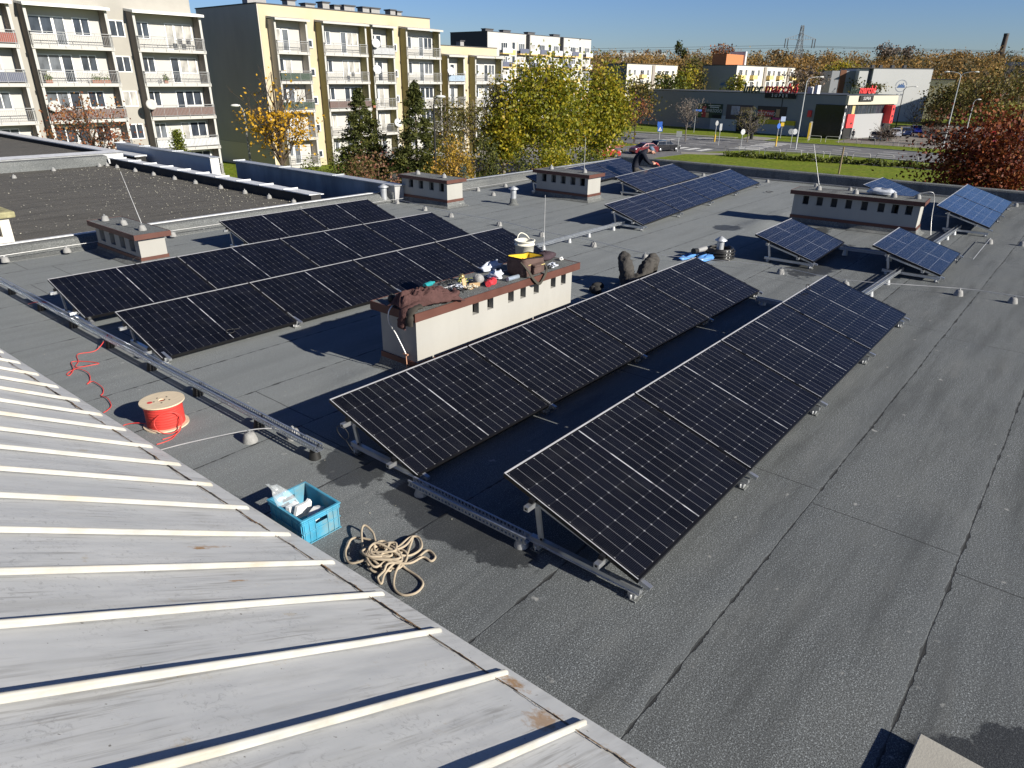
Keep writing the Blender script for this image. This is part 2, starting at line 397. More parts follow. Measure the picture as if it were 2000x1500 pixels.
def kerbs():
    mb = MB()
    for line in (near, farE):
        for a, b in zip(line[:-1], line[1:]): mb.bar((a[0], a[1], ZG+.06), (b[0], b[1], ZG+.06), .16, .12)
    return tag(mb.build('kerb', M_CONC), kind='structure')
kerbs()
sheet('yard_path', [(36, 60), (60, 56), (60, 53), (44, 53), (36, 57)], .02, M_PAVE)
# ------------------------------------------------------------------ the roof we stand on and its neighbours
def strip(name, prof, x0, x1, mat, parent, axis='x', n=1):
    """extrude a (y,z) profile along x (or an (x,z) profile along y)"""
    mb = MB(); k = len(prof); P = []
    for t in (x0, x1):
        for a, z in prof: P.append((t, a, z) if axis == 'x' else (a, t, z))
    fs = [tuple(range(k-1, -1, -1)), tuple(range(k, 2*k))] + [(i, (i+1) % k, k+(i+1) % k, k+i) for i in range(k)]
    mb.add(P, fs); return mb.build(name, mat, parent)
bld = thing('flat_roof_building', 'wide low building with dark grey bitumen felt roof carrying the solar panels', 'building', (10, 4, ZG))
XE = 23.42
def roof_sheet():
    # fine grid with soft raised saddles around the chimneys so water runs off
    xs = np.arange(-6, XE+.01, .24); ys = np.arange(-9, 14.02, .23)
    ys = np.append(ys, 14.02)
    mb = MB()
    def hz(x, y):
        z = 0
        for (cx, cy, rx, ry, h) in ((4.2, 5.55, .42, .30, .055), (7.75, 5.75, .45, .4, .08), (15.6, 5.75, .8, .42, .10), (17.4, 5.9, .6, .4, .05)):
            d = ((x-cx)/rx)**2 + ((y-cy)/ry)**2
            if d < 1: z = max(z, h*(1-d)**1.2)
        return z
    n = len(ys)
    for x in xs:
        for y in ys: mb.v.append((x, y, hz(x, y)))
    for i in range(len(xs)-1):
        for j in range(n-1):
            a = i*n+j; mb.f.append((a, a+n, a+n+1, a+1)); mb.m.append(0); mb.sm.append(True)
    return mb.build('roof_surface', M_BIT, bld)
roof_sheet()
M_BWALL = pm('grey building render', (.42, .41, .38), .9, 0, .08, 1)
mb = MB(); mb.box(-6, XE, -9, 14.5, ZG-.2, -.05); mb.build('wall', M_BWALL, bld)
# north upstand with white flashing, east parapet
strip('roof_kerb', [(13.98, -.02), (14.0, .012), (14.10, .05), (14.27, .19), (14.32, .205), (14.52, .205), (14.52, -.3)], -6, XE+.5, M_BIT2, bld)
strip('flashing', [(14.47, .207), (14.47, .224), (14.60, .218), (14.60, .10), (14.585, .10), (14.585, .207)], -6, 12.6, M_CAPW, bld)
strip('roof_edge_trim', [(14.47, .207), (14.47, .22), (14.60, .216), (14.60, .05), (14.585, .05), (14.585, .207)], 12.62, XE+.5, M_ZINC, bld)
strip('parapet', [(23.36, -.02), (23.42, .06), (23.45, .27), (23.47, .31), (23.78, .31), (23.78, -.5), (23.44, -.5)], -9, 14.5, M_BIT2, bld, 'y')

# old neighbour roof with leaf litter
nb = thing('neighbour_building', 'adjoining lower building with old brownish felt roof strewn with dry leaves', 'building', (2, 20, ZG))
mb = MB(); mb.box(-9, 9.92, 14.62, 26.1, ZG, .11); mb.build('roof_surface', M_OLD, nb)
strip('roof_kerb', [(26.1, ZG), (26.1, .12), (26.2, .40), (26.6, .42), (26.6, ZG)], -9, 9.92, M_BIT2, nb)
strip('flashing', [(26.55, .425), (26.5, .46), (27.0, .50), (27.45, .44), (27.45, .1), (26.62, .1)], -9, 10.6, M_CAPW, nb)
def seamed_cap(name, x0, x1, y0, y1, z, parent, mat=M_ZINC, step=1.1, ov=.05):
    mb = MB(); y = y0; i = 0
    while y < y1-.01:
        ye = min(y+step, y1); dz = rnd.uniform(-.006, .006)
        mb.hexa([(x0-ov, y, z+dz), (x1+ov, y, z+dz-.02), (x1+ov, ye, z-.02), (x0-ov, ye, z), (x0-ov, y, z+.02+dz), (x1+ov, y, z+dz), (x1+ov, ye, z+.005), (x0-ov, ye, z+.025)])
        mb.box(x0-ov, x1+ov, ye-.02, ye, z+.0, z+.042); y = ye
    return mb.build(name, mat, parent)
p1 = thing('parapet_wall', 'low felt-lined parapet with seamed white metal capping along the leaf-strewn old roof', 'parapet', (10.1, 20, .1))
mb = MB(); mb.box(9.94, 10.22, 14.64, 26.05, ZG, .33); mb.build('wall', pm('shade dark felt upstand', (.02, .02, .021), .8), p1)  # near-black colour carries the shade of the west-facing inner face
seamed_cap('capping', 9.94, 10.26, 14.64, 26.0, .335, p1, M_CAPW)
p2 = thing('parapet_wall', 'stained concrete parapet with zinc capping beside the yard, behind the seamed white capping', 'parapet', (12.1, 18, .1))
M_STAIN = pm('stained concrete', (.36, .36, .36), .9, 0, .25, 1.4, .2, 40, .2, (1, 1, .35), (.08, .08, .08), .8)
mb = MB(); mb.box(11.98, 12.28, 13.95, 21.6, ZG, .42); mb.build('wall', M_STAIN, p2)
seamed_cap('capping', 11.98, 12.3, 13.9, 21.65, .425, p2, M_ZINC, 2.6)
p3 = thing('parapet_wall', 'shorter zinc-capped parapet piece left of the yard gap, below the white apartment block', 'parapet', (12.1, 26, .1))
mb = MB(); mb.box(11.98, 12.28, 23.2, 30.5, ZG, .42); mb.build('wall', M_WHITE2, p3)
seamed_cap('capping', 11.98, 12.3, 23.15, 30.5, .425, p3, M_ZINC, 2.6)
fb = thing('rear_building', 'flat dark felt roof beyond the white flashed wall at the far left', 'building', (0, 34, ZG))
mb = MB(); mb.box(-12, 11.6, 27.5, 44, ZG, .02); mb.build('roof_surface', M_OLD, fb)
strip('parapet', [(11.4, -1), (11.4, .16), (11.75, .18), (11.75, -1)], 27.5, 44, M_DARK, fb, 'y')
strip('capping', [(11.36, .165), (11.36, .205), (11.8, .215), (11.8, .17)], 27.5, 44, M_CAPW, fb, 'y')
# leaf litter on the old roof: uncountable
def litter():
    mb = MB()
    for i in range(1500):
        x, y = rnd.uniform(-1, 9.8), 14.75 + 11.2*rnd.random()**1.15
        if rnd.random() < .35: x = 9.8 - abs(rnd.gauss(0, 1.2))
        s = rnd.uniform(.011, .026); a = rnd.uniform(0, 6.28); z = .113
        P = [(x+s*math.cos(a+k*1.57)*(1 if k % 2 else .6), y+s*math.sin(a+k*1.57)*(1 if k % 2 else .6), z+rnd.uniform(0, .02)) for k in range(4)]
        mb.add(P, [(0, 1, 2, 3)])
    for i in range(110):
        x, y = rnd.uniform(3.2, 11), rnd.uniform(3, 13.6); s = rnd.uniform(.004, .009); a = rnd.uniform(0, 6.28)
        if rnd.random() < .5: x = rnd.uniform(2.1, 3.4)
        P = [(x+s*math.cos(a+k*1.57), y+s*math.sin(a+k*1.57), .004+rnd.uniform(0, .006)) for k in range(4)]
        mb.add(P, [(0, 1, 2, 3)])
    o = mb.build('leaf_litter', pm('dry leaf', (.38, .365, .30), .9, 0, .3, 3)); return tag(o, 'small pale dry leaves scattered over the felt roofs', 'leaves', kind='stuff')
litter()

# sloping sheet-metal roof we stand on
mr = thing('metal_roof', 'sloping light grey sheet metal roof with rolled seams and rust at its eave', 'roof', (1, 4, 0))
xe = lambda y: 2.115-.030*y
SL = .572
def metal_mat():
    m, t, b = newmat('painted sheet metal'); v = ocoord(t); st = ocoord(t, (.55, 7, 1)); st2 = ocoord(t, (1.2, 26, 1))
    base = (.46, .475, .49)
    a = noise(t, v, 1.3, 5, .65, .4); s1 = noise(t, st, 1.6, 5, .65, .3); s2 = noise(t, st2, 1.5, 3, .7, .2); k = noise(t, v, 2.1, 2)
    c = mixc(t, rng(t, a, .3, .72), (.44, .45, .455), (.51, .515, .515))
    c = mixc(t, mth(t, 'MULTIPLY', rng(t, s1, .5, .72), .38), c, (.27, .265, .25))
    c = mixc(t, mth(t, 'MULTIPLY', mth(t, 'MULTIPLY', rng(t, s2, .52, .64), rng(t, k, .47, .62)), .5), c, (.16, .15, .135))
    g = noise(t, v, 22, 5, .8, 1.6); c = mixc(t, mth(t, 'MULTIPLY', rng(t, g, .54, .64), mth(t, 'MULTIPLY', rng(t, noise(t, v, 2.6, 2), .46, .58), .55)), c, (.24, .24, .24))
    sp_ = noise(t, v, 38, 2, .5); c = mixc(t, mth(t, 'MULTIPLY', rng(t, sp_, .73, .76), .8), c, (.10, .09, .07))
    sep = nd(t, 'ShaderNodeSeparateXYZ'); t.links.new(v, sep.inputs[0])
    # rust specks and drip stains: elongated spots
    for (x, y, rx, ry, am) in ((1.32, 3.36, .055, .018, .95), (1.30, 2.92, .05, .012, .8), (1.36, 3.38, .12, .02, .55), (1.85, 1.33, .12, .09, .7), (1.55, 1.05, .13, .05, .45), (1.98, 1.62, .05, .10, .85), (1.3, .78, .05, .03, .6)):
        dx = mth(t, 'DIVIDE', mth(t, 'SUBTRACT', sep.outputs[0], x), rx); dy = mth(t, 'DIVIDE', mth(t, 'SUBTRACT', sep.outputs[1], y), ry)
        r = mth(t, 'SQRT', mth(t, 'ADD', mth(t, 'MULTIPLY', dx, dx), mth(t, 'MULTIPLY', dy, dy)))
        r = mth(t, 'ADD', r, mth(t, 'MULTIPLY', mth(t, 'SUBTRACT', noise(t, v, 30, 5, .7), .5), 2.6))
        c = mixc(t, mth(t, 'MULTIPLY', rng(t, r, 1.0, .35), am), c, (.30, .16, .05))
    rn = noise(t, v, 5, 6, .8); c = mixc(t, mth(t, 'MULTIPLY', rng(t, rn, .62, .70), .35), c, (.33, .24, .10))
    t.links.new(c, b.inputs['Base Color']); b.inputs['Roughness'].default_value = .55; b.inputs['Specular IOR Level'].default_value = .4
    bp = nd(t, 'ShaderNodeBump'); setin(bp, Strength=.25, Distance=.03); t.links.new(noise(t, ocoord(t, (.5, 2.5, 1)), 2.2, 2), bp.inputs['Height']); t.links.new(bp.outputs[0], b.inputs['Normal'])
    return m
M_SHEET = metal_mat()
M_SEAM = pm('cream painted seam', (.40, .395, .37), .5, 0, .14, 7, 0, 40, .4, (1, 6, 1), (.40, .30, .16), .45)
M_RUST = pm('rusted joint', (.20, .12, .06), .9, 0, .5, 9, .4, 60, .2, None, (.42, .41, .38), 1.0)
Z0 = .15
def mroof():
    mb = MB(); ys = [-2.2+.46*i for i in range(34)]
    xs = [-1.6, -.8, 0, .7, 1.3]
    for y in ys:
        for x in xs+[xe(y)-.115]: mb.v.append((x, y, Z0+(xe(y)-x)*SL + .006*math.sin(x*5+y*3)))
        mb.v.append((-1.6, y, Z0+(xe(y)+1.6)*SL-.3))
    k = len(xs)+2
    for i in range(len(ys)-1):
        for j in range(k-2):
            a = i*k+j; mb.f.append((a, a+1, a+k+1, a+k)); mb.m.append(0); mb.sm.append(False)
    mb.build('roof_sheet', M_SHEET, mr)
    mb = MB()
    for y0, y1 in zip(ys[:-1], ys[1:]):   # eave strip: lighter band and drip edge
        a = lambda x, y, dz=0: (x, y, Z0+(xe(y)-x)*SL+dz)
        e0, e1 = xe(y0), xe(y1)
        mb.quad(a(e0-.135, y0, .012), a(e0+.012, y0, .010), a(e1+.012, y1, .010), a(e1-.135, y1, .012))
        mb.quad((e0+.012, y0, Z0+.004), (e0+.012, y0, Z0-.05), (e1+.012, y1, Z0-.05), (e1+.012, y1, Z0+.004))
        mb.quad((e0+.0, y0, Z0-.05), (e0+.0, y0, -.01), (e1+.0, y1, -.01), (e1+.0, y1, Z0-.05))
        mb.quad((e0+.012, y0, Z0-.05), (e0, y0, Z0-.05), (e1, y1, Z0-.05), (e1+.012, y1, Z0-.05))
    mb.build('eave_flashing', M_SHEET, mr)
    mb = MB()   # cracked, rusty joint line between sheet and eave strip
    for y in np.arange(-1, 9, .03):
        wd = .0018+.009*max(0, math.sin(y*6.8+1.3*math.sin(y*2.1))-.45)**1.5*(.5+rnd.random())+.0012*rnd.random(); x = xe(y)-.142+.008*math.sin(y*21)+.004*math.sin(y*53)
        f = (y-.29) % .465
        if f < .05: continue
        mb.quad((x-wd, y, Z0+(xe(y)-x+wd)*SL+.0135), (x+wd, y, Z0+(xe(y)-x-wd)*SL+.0145), (x+wd, y+.031, Z0+(xe(y+.03)-x-wd)*SL+.0145), (x-wd, y+.031, Z0+(xe(y+.03)-x+wd)*SL+.0135))
    mb.build('rusty_joint', M_RUST, mr)
    ribs = [-.65, -.18, .28, .75, 1.22, 1.69, 2.16, 2.63, 3.08, 3.54, 4.03, 4.5, 4.96, 5.41, 5.87, 6.32, 6.79, 7.26, 7.74, 8.23, 8.7, 9.2, 9.7]
    for y in ribs:
        mb = MB(); e = xe(y)-.035; n = 7; prof = []
        for i in range(n+1):
            a = math.pi*i/n; prof.append((-.0105*math.cos(a)*(1.05 if i in (0, n) else 1), .022+.0105*math.sin(a)))
        prof = [(-.015, 0), (-.0075, .010)] + prof + [(.0075, .010), (.015, 0)]
        vs = []; xs = [e, e-.006, e-.018] + list(np.linspace(e-.1, -1.58, 9))
        for i, x in enumerate(xs):
            sh = (.35, .8, 1)[min(i, 2)]; wob = .004*math.sin(x*3+y*9)
            for dy, dz in prof: vs.append((x, y+dy*sh+wob, Z0+(xe(y)-x)*SL+.008+dz*sh))
        k = len(prof); fs = [tuple(range(k))]
        for i in range(len(xs)-1):
            for j in range(k-1): fs.append((i*k+j, i*k+j+1, (i+1)*k+j+1, (i+1)*k+j))
        mb.add(vs, fs, 0, True); mb.build('rolled_seam', M_SEAM, mr)
mroof()

# ------------------------------------------------------------------ chimneys
def chimney(label, q, zw, zs, slots, ov=.085, z_apron=.15, capmat=None, wallmat=M_WHITEW, zt=0, slope=0, ext=.12):
    """q: SW,SE,NE,NW footprint; slots: {edge: [(t0,t1,za,zb)]} edges 0=south 1=east 2=north 3=west; t in metres from the edge's first corner"""
    q = [Vector((p[0], p[1], 0)) for p in q]; cen = sum(q, Vector())/4
    root = thing('chimney', label, 'chimney', (cen.x, cen.y, 0))
    wb = MB(); th = .075; fl = MB()
    for e in range(4):
        a, b = q[e], q[(e+1) % 4]; t = (b-a); ln = t.length; t = t/ln; n = Vector((t.y, -t.x, 0))   # outward
        def seg(s0, s1, z0, z1):
            if s1-s0 < .004 or z1-z0 < .004: return
            # trim so neighbouring walls butt: south/north walls run full, east/west inset
            P = [a+t*s0, a+t*s1, a+t*s1-n*th, a+t*s0-n*th]
            wb.hexa([(p.x, p.y, z0) for p in P] + [(p.x, p.y, z1) for p in P])
        lo, hi = (0, ln) if e in (0, 2) else (th, ln-th)
        sl = sorted(slots.get(e, []))
        if not sl: seg(lo, hi, 0, zw); continue
        za, zb = sl[0][2], sl[0][3]
        seg(lo, hi, 0, za); seg(lo, hi, zb, zw); c = lo
        for s0, s1, _, _ in sl: seg(c, s0, za, zb); c = s1
        seg(c, hi, za, zb)
    wb.build('wall', wallmat, root)
    # dark core block behind the slots
    inn = [cen+(p-cen)*.62 for p in q]
    mb = MB(); mb.prism([(p.x, p.y) for p in inn], .02, zw-.01); mb.build('flue', pm('dark flue core', (.085, .085, .08), .95), root)
    # bitumen apron and metal base band
    ap = MB()
    for e in range(4):
        a, b = q[e], q[(e+1) % 4]; t = (b-a).normalized(); n = Vector((t.y, -t.x, 0))
        def off(p, k):  # corner offset
            return p + (p-cen).normalized()*0
        pa = a+n*.004; pb = b+n*.004
        A1 = a+n*ext-t*ext; B1 = b+n*ext+t*ext
        A2 = a+n*.012-t*.012; B2 = b+n*.012+t*.012; A3 = a+n*.04-t*.04; B3 = b+n*.04+t*.04
        ap.quad((A1.x, A1.y, .006), (B1.x, B1.y, .006), (B3.x, B3.y, .05), (A3.x, A3.y, .05))
        ap.quad((A3.x, A3.y, .05), (B3.x, B3.y, .05), (B2.x, B2.y, z_apron), (A2.x, A2.y, z_apron))
        ap.quad((A2.x, A2.y, z_apron), (B2.x, B2.y, z_apron), (pb.x, pb.y, z_apron+.004), (pa.x, pa.y, z_apron+.004))
    ap.build('felt_skirt', M_BIT2, root)
    bd = MB()
    for e in range(4):
        a, b = q[e], q[(e+1) % 4]; t = (b-a).normalized(); n = Vector((t.y, -t.x, 0)); k = .017
        P = [a+n*k-t*k, b+n*k+t*k, b+n*.003, a+n*.003]
        bd.hexa([(p.x, p.y, z_apron-.03) for p in P] + [(p.x, p.y, z_apron+.045) for p in P])
    bd.build('base_trim', M_TRIM, root)
    # slab: felt top with trim edge
    def grow(k):
        out = []
        for i in range(4):
            p = q[i]; t1 = (q[(i+1) % 4]-p).normalized(); t0 = (p-q[(i-1) % 4]).normalized()
            n1 = Vector((t1.y, -t1.x, 0)); n0 = Vector((t0.y, -t0.x, 0)); d = n0+n1; out.append(p + d*(k*2/d.length_squared))
        return out
    o1 = grow(ov); o2 = grow(ov-.012)
    mb = MB(); mb.prism([(p.x, p.y) for p in o2], zw, zs-.004); mb.build('cap_slab', M_BIT2 if capmat is None else capmat, root)
    ed = MB()
    for e in range(4):
        a, b = o1[e], o1[(e+1) % 4]; c, d = o2[(e+1) % 4], o2[e]
        ed.hexa([(a.x, a.y, zw-.006), (b.x, b.y, zw-.006), (c.x, c.y, zw-.006), (d.x, d.y, zw-.006), (a.x, a.y, zs), (b.x, b.y, zs), (c.x, c.y, zs), (d.x, d.y, zs)])
    ed.build('cap_trim', M_TRIM, root)
    return root
CH1 = [(4.58, 5.12), (7.36, 5.12), (7.36, 5.68), (4.58, 5.68)]
ch1 = chimney('long cream chimney with brown capping strewn with tools, a jacket and a bucket', CH1, .685, .77,
    {0: [(x-4.58, x-4.58+.105, .515, .655) for x in (5.44, 5.69, 6.06, 6.29, 6.55, 6.90, 7.12)], 2: [(x, x+.1, .515, .655) for x in (.3, .6, .9, 1.3, 1.7, 2.0)]}, ov=.075)
CH2 = [(12.30, 12.38), (12.84, 12.38), (12.84, 14.02), (12.30, 14.02)]
ch2 = chimney('small white chimney with four slots and brown cap edge behind the left panel group', CH2, .60, .675, {3: [(t, t+.17, .38, .575) for t in (.25, .62, 1.0, 1.36)]}, ov=.075)
CH3 = [(15.46, 10.38), (16.05, 10.38), (16.05, 12.08), (15.46, 12.08)]
ch3 = chimney('white five-slot chimney in front of the far panels where the man works', CH3, .62, .70, {3: [(t, t+.16, .40, .595) for t in (.18, .5, .82, 1.14, 1.44)]}, ov=.08)
CH4 = [(4.76, 12.05), (5.2, 12.05), (5.2, 13.78), (4.76, 13.78)]
ch4 = chimney('squat chimney with lightning rod beside the old leaf-strewn roof', CH4, .47, .55, {3: [(t, t+.2, .22, .45) for t in (.16, .58, .98, 1.36)]}, ov=.085, z_apron=.11)
CH5 = [(16.58, 2.86), (17.15, 2.90), (16.97, 5.44), (16.40, 5.40)]
ch5 = chimney('long white chimney with eight slots among the separate panels on the right', CH5, .655, .735, {3: [(t, t+.13, .44, .625) for t in (.2, .5, .8, 1.1, 1.42, 1.75, 2.02, 2.28)]}, ov=.075)
def chimney_old():
    root = thing('chimney', 'old bare concrete chimney with mossy slab at the left edge of the leaf-strewn roof', 'chimney', (3.2, 15.4, .1))
    m = pm('weathered render', (.60, .57, .50), .9, 0, .15, 3, .3, 60, .2, None, (.3, .28, .22), .6); mb = MB()
    c = at(30, 474, .11); x1, y0 = c.x, c.y; x0 = x1-1.6; y1 = y0+.6
    mb.box(x0, x1, y0, y1, .1, .24); mb.box(x1-.16, x1, y0, y1, .24, .56); mb.box(x1-.62, x1-.36, y0, y1, .24, .56); mb.box(x0, x1-.95, y0, y1, .24, .56)
    mb.box(x0+.02, x1-.02, y0+.12, y1-.02, .24, .55, 1)
    mb.build('wall', [m, M_DARK], root)
    mb = MB(); mb.box(x0-.1, x1+.1, y0-.1, y1+.1, .565, .68)
    bevel(mb.build('cap_slab', pm('mossy concrete', (.30, .28, .16), .95, 0, .35, 6, .5, 40, .2, None, (.14, .15, .06), .7), root), .03)
chimney_old()
# ------------------------------------------------------------------ solar panels and their mounts
ORD = ['first', 'second', 'third', 'fourth', 'fifth']
_pmesh = {}
def panel_parts(L, W, ncol, tint, k=1.0):
    key = (round(L, 3), round(W, 3), ncol, k)
    if key in _pmesh: return _pmesh[key]
    T, b = .032, .011
    fr = MB()
    for x0, x1, y0, y1 in ((0, L, 0, b), (0, L, W-b, W), (0, b, b, W-b), (L-b, L, b, W-b)): fr.box(x0, x1, y0, y1, -T, -.0012)
    lp = MB()
    for x0, x1, y0, y1, mm in ((0, L, 0, b*.8, 1), (0, L, W-b, W+.001, 0), (0, b*.6, b*.8, W-b, 0), (L-b*.6, L, b*.8, W-b, 1)): lp.box(x0, x1, y0, y1, -.0012, .0012, mm)
    lp.box(0, L, W, W+.0015, -.014, .0012)
    gl = MB(); gl.box(b*.5, L-b*.5, b*.5, W-b*.5, -.006, -.0022)
    _pmesh[key] = (fr.mesh('frame', [M_FRAME]), lp.mesh('frame_edge', [M_LIP, M_FRAME]), gl.mesh('glass', [panel_mat(L, W, ncol, tint, k)]))
    return _pmesh[key]
def solar_row(ul, ur, W, tilt, n, zl, rowdesc, ends, group, ncol=18, tint=(.0042, .0048, .0085), gap=.02, labels=None, k=1.0):
    ul = Vector(ul); ur = Vector(ur); d = (ur-ul); d.z = 0; tot = d.length; yaw = math.atan2(d.y, d.x)
    L = (tot-gap*(n-1))/n; ex = d.normalized(); ey = Vector((-ex.y, ex.x, 0)); Wc = W*math.cos(tilt)
    o0 = ul-ey*Wc; o0.z = zl
    pr = None
    for i in range(n):
        lab = labels[i] if labels else f'black solar panel, {ends[i]} of {rowdesc}'
        P = o0+ex*(i*(L+gap))
        r = thing('solar_panel', lab, 'solar panel', P, group, (tilt+rnd.uniform(-.002, .002), 0, yaw))
        for me, nm in zip(panel_parts(L, W, ncol, tint, k), ('frame', 'frame_edge', 'glass')):
            o = bpy.data.objects.new(nm, me); COL.objects.link(o); o.parent = r
    # mount under this row, built in local axes: x along the row, y up-slope
    base = thing('panel_mount', 'aluminium rails and supports under ' + rowdesc, 'mounting frame', (o0.x, o0.y, 0), 'aluminium panel mounts on the roof', (0, 0, yaw))
    us = lambda y: zl + y*math.tan(tilt) - .034/math.cos(tilt)
    xs = [.04] + [i*(L+gap)-gap/2 for i in range(1, n)] + [n*(L+gap)-gap-.04]
    for f in (.24, .76):
        mb = MB(); y = f*Wc; z = us(y)-.022
        mb.bar((-.085, y, z), (tot+.085, y, z), .038, .036)
        for x in (-.087, tot+.087): mb.box(x-.001, x+.001, y-.008, y+.008, z-.006, z+.008, 1)
        mb.build('mounting_rail', [M_ALU, M_DARK], base, True)
    yr = .74*Wc; y1 = Wc*.80
    for i, x in enumerate(xs):
        mb = MB(); mb.box(x-.02, x+.02, .0, y1, .052, .09); mb.box(x-.027, x+.027, .0, y1, .05, .056)
        mb.build('base_rail', M_ALU, base, True)
        if n > 1 or True:
            mb = MB(); mb.bar((x, yr-.02, .094), (x, yr+.02, us(yr)-.05), .036, .02, up=(1, 0, 0)); mb.bar((x-.02, yr-.03, .1), (x+.02, yr-.03, .1), .012, .012, 1)
            mb.build('rear_leg', [M_ALU, M_DARK], base, True)
        mb = MB(); mb.bar((x+.02, -.055, max(us(-.055)-.02, .075)), (x+.02, yr+.08, us(yr+.08)-.052), .032, .028)
        mb.build('sloped_rail', M_ALU, base, True)
        for ya in (.05, yr):
            mb = MB(); mb.box(x-.045, x+.045, ya-.04, ya+.04, .0, .012, 0); mb.box(x-.03, x+.03, ya-.025, ya+.025, .01, .053, 1); mb.lathe([(.008, 0), (.008, .03), (.001, .034)], (x-.036, ya, .01), 8, 1)
            mb.build('foot', [M_BIT2, M_ALUD], base, True)
        for f in (.24, .76):
            if 0 < i < len(xs)-1:
                mb = MB(); M = zl+f*Wc*math.tan(tilt); mb.cbox((x, f*Wc, M+.002), .03, .05, .006, 0, 0, tilt); mb.build('clamp', M_FRAME, base, True)
            else:
                mb = MB(); s = -1 if i == 0 else 1; xx = x+s*(.06); z = us(f*Wc); mb.cbox((xx, f*Wc, z+.012), .03, .034, .034, 0, 0, tilt); mb.build('end_clamp', M_FRAME, base, True)
    return base
E4 = ['metal roof end', 'second from metal roof', 'third from metal roof', 'far end']
def row_fit(x0, yu, zl, tilt, dy, n, desc, ends, group, k=1.0):  # k below one paints the left rows' weaker line glint into the colour
    L = 1.722; g = .0205; W = 1.134; zu = zl+W*math.sin(tilt)
    solar_row((x0, yu, zu), (x0+n*(L+g)-g, yu+dy*1.74*(n-.0), zu), W, tilt, n, zl, desc, ends, group, k=k)
row_fit(3.0905, 2.6314, .183, .2978, .0065, 4, 'the row nearest the camera', E4, 'panels in the two right-hand rows')
row_fit(3.1215, 4.6377, .105, .2955, .0037, 4, 'the row before the long cream chimney', E4, 'panels in the two right-hand rows')
row_fit(2.9741, 8.6041, .090, .2693, -.0058, 4, 'the row behind the long cream chimney', E4, 'panels in the left block', .45)
row_fit(2.8914, 10.4526, .172, .2606, -.0101, 4, "the left block's middle row", E4, 'panels in the left block', .4)
row_fit(6.3972, 12.4063, .155, .3073, .0057, 2, "the left block's short rear row", ['left one', 'right one'], 'panels in the left block', .38)
TB = (.006, .0085, .020)
FE = ['near end with open support', 'second from near end', 'third from near end', 'far end']
solar_row((13.09, 8.32, .47), (21.35, 9.09, .47), 1.005, .334, 4, .14, "the far group's front row", FE, 'panels in the far group', 18, TB, k=1.7)
solar_row((17.17, 10.64, .47), (21.37, 11.08, .47), 1.005, .334, 2, .14, 'the pair in front of the bending person', ['near one', 'far one'], 'panels in the far group', 18, TB, k=1.7)
solar_row((15.55, 12.53, .47), (21.68, 13.26, .47), 1.005, .334, 3, .14, 'the row behind the bending person', ['chimney-hidden one', 'middle one', 'far one'], 'panels in the far group', 18, TB, k=1.7)
G1 = 'separate panels around the eight-slot chimney'
solar_row((12.30, 4.61, .47), (14.32, 4.69, .47), 1.12, .298, 1, .14, 'the lone panel beside the hose coil', None, G1, 20, TB, k=1.7, labels=['lone dark blue solar panel on a raised frame beside the black hose coil'])
solar_row((12.81, 2.78, .47), (14.82, 2.83, .47), 1.14, .294, 1, .14, 'the lone panel in front of the eight-slot chimney', None, G1, 20, TB, k=1.7, labels=['lone dark blue solar panel right of the one beside the hose coil'])
solar_row((17.65, 2.75, .55), (22.1, 2.86, .55), 1.13, .313, 2, .202, 'the bluish pair right of the eight-slot chimney', None, G1, 20, (.012, .022, .06), k=1.9, labels=['near panel of the bluish pair tilted beside the parapet at the far right', 'far panel of the bluish pair tilted beside the parapet at the far right'])
solar_row((20.6, 5.03, .47), (22.68, 5.05, .47), 1.10, .30, 1, .145, 'the panel peeking out behind the eight-slot chimney', None, G1, 20, TB, k=1.7, labels=['glaring solar panel partly hidden behind the cap of the eight-slot chimney'])

# ------------------------------------------------------------------ cable trays on rubber feet
def tray(label, a, b, z=.10, wd=.075, h=.048, feet=(), footmat=M_BLACKP, fh=None, lid=False):
    a = Vector((*a, 0)); b = Vector((*b, 0)); root = thing('cable_tray', label, 'cable tray', (a.x, a.y, 0))
    t = (b-a); ln = t.length; t /= ln; n = Vector((-t.y, t.x, 0)); mb = MB(); zz = Vector((0, 0, 1))
    ch = MB()
    for s in (-1, 1):
        o = n*(s*wd/2); p, q = a+o+zz*(z+.006), b+o+zz*(z+.006)
        ch.bar(p, q, .0016, .012); ch.bar(p+zz*(h-.012), q+zz*(h-.012), .0016, .014); ch.bar(p+zz*(h-.004)-n*(s*.006), q+zz*(h-.004)-n*(s*.006), .014, .0018)
        k = int(ln/.034)
        for i in range(k):
            c = a+o+t*((i+.5)*ln/k)+zz*(z+h*.46); ch.bar(c-t*.0075, c+t*.0075, .0015, h*.62)
    ch.bar(a+zz*z, b+zz*z, wd*.3, .0015)
    for s in (-1, 1): ch.bar(a+n*(s*wd*.38)+zz*z, b+n*(s*wd*.38)+zz*z, wd*.22, .0015)
    k = int(ln/.05)
    for i in range(k+1): c = a+t*(i*ln/k)+zz*z; ch.bar(c-n*(wd*.4), c+n*(wd*.4), .012, .0016)
    ch.build('channel', M_GALV, root)
    if lid:
        mb = MB(); mb.bar(a+zz*(z+h+.004)+n*wd*.1, b+zz*(z+h+.004)+n*wd*.1, wd*.55, .0018); mb.build('lid', M_GALV, root)
    for f in feet:
        c = a+t*f; mb = MB(); rr = .052
        mb.lathe([(rr, 0), (rr*.98, .012), (rr*.72, z*.82), (rr*.7, z-.002)], c, 16, 0); mb.lathe([(rr*.45, z-.002), (rr*.4, z+.018), (.001, z+.02)], c+n*(wd*.75), 8, 0)
        mb.build('foot', footmat, root)
    return root
tray('long perforated steel cable tray on black rubber feet beside the metal roof', (2.79, 12.6), (2.86, 4.47), feet=[.73, 1.88, 2.96, 4.04, 5.09, 6.09, 7.2, 8.05])
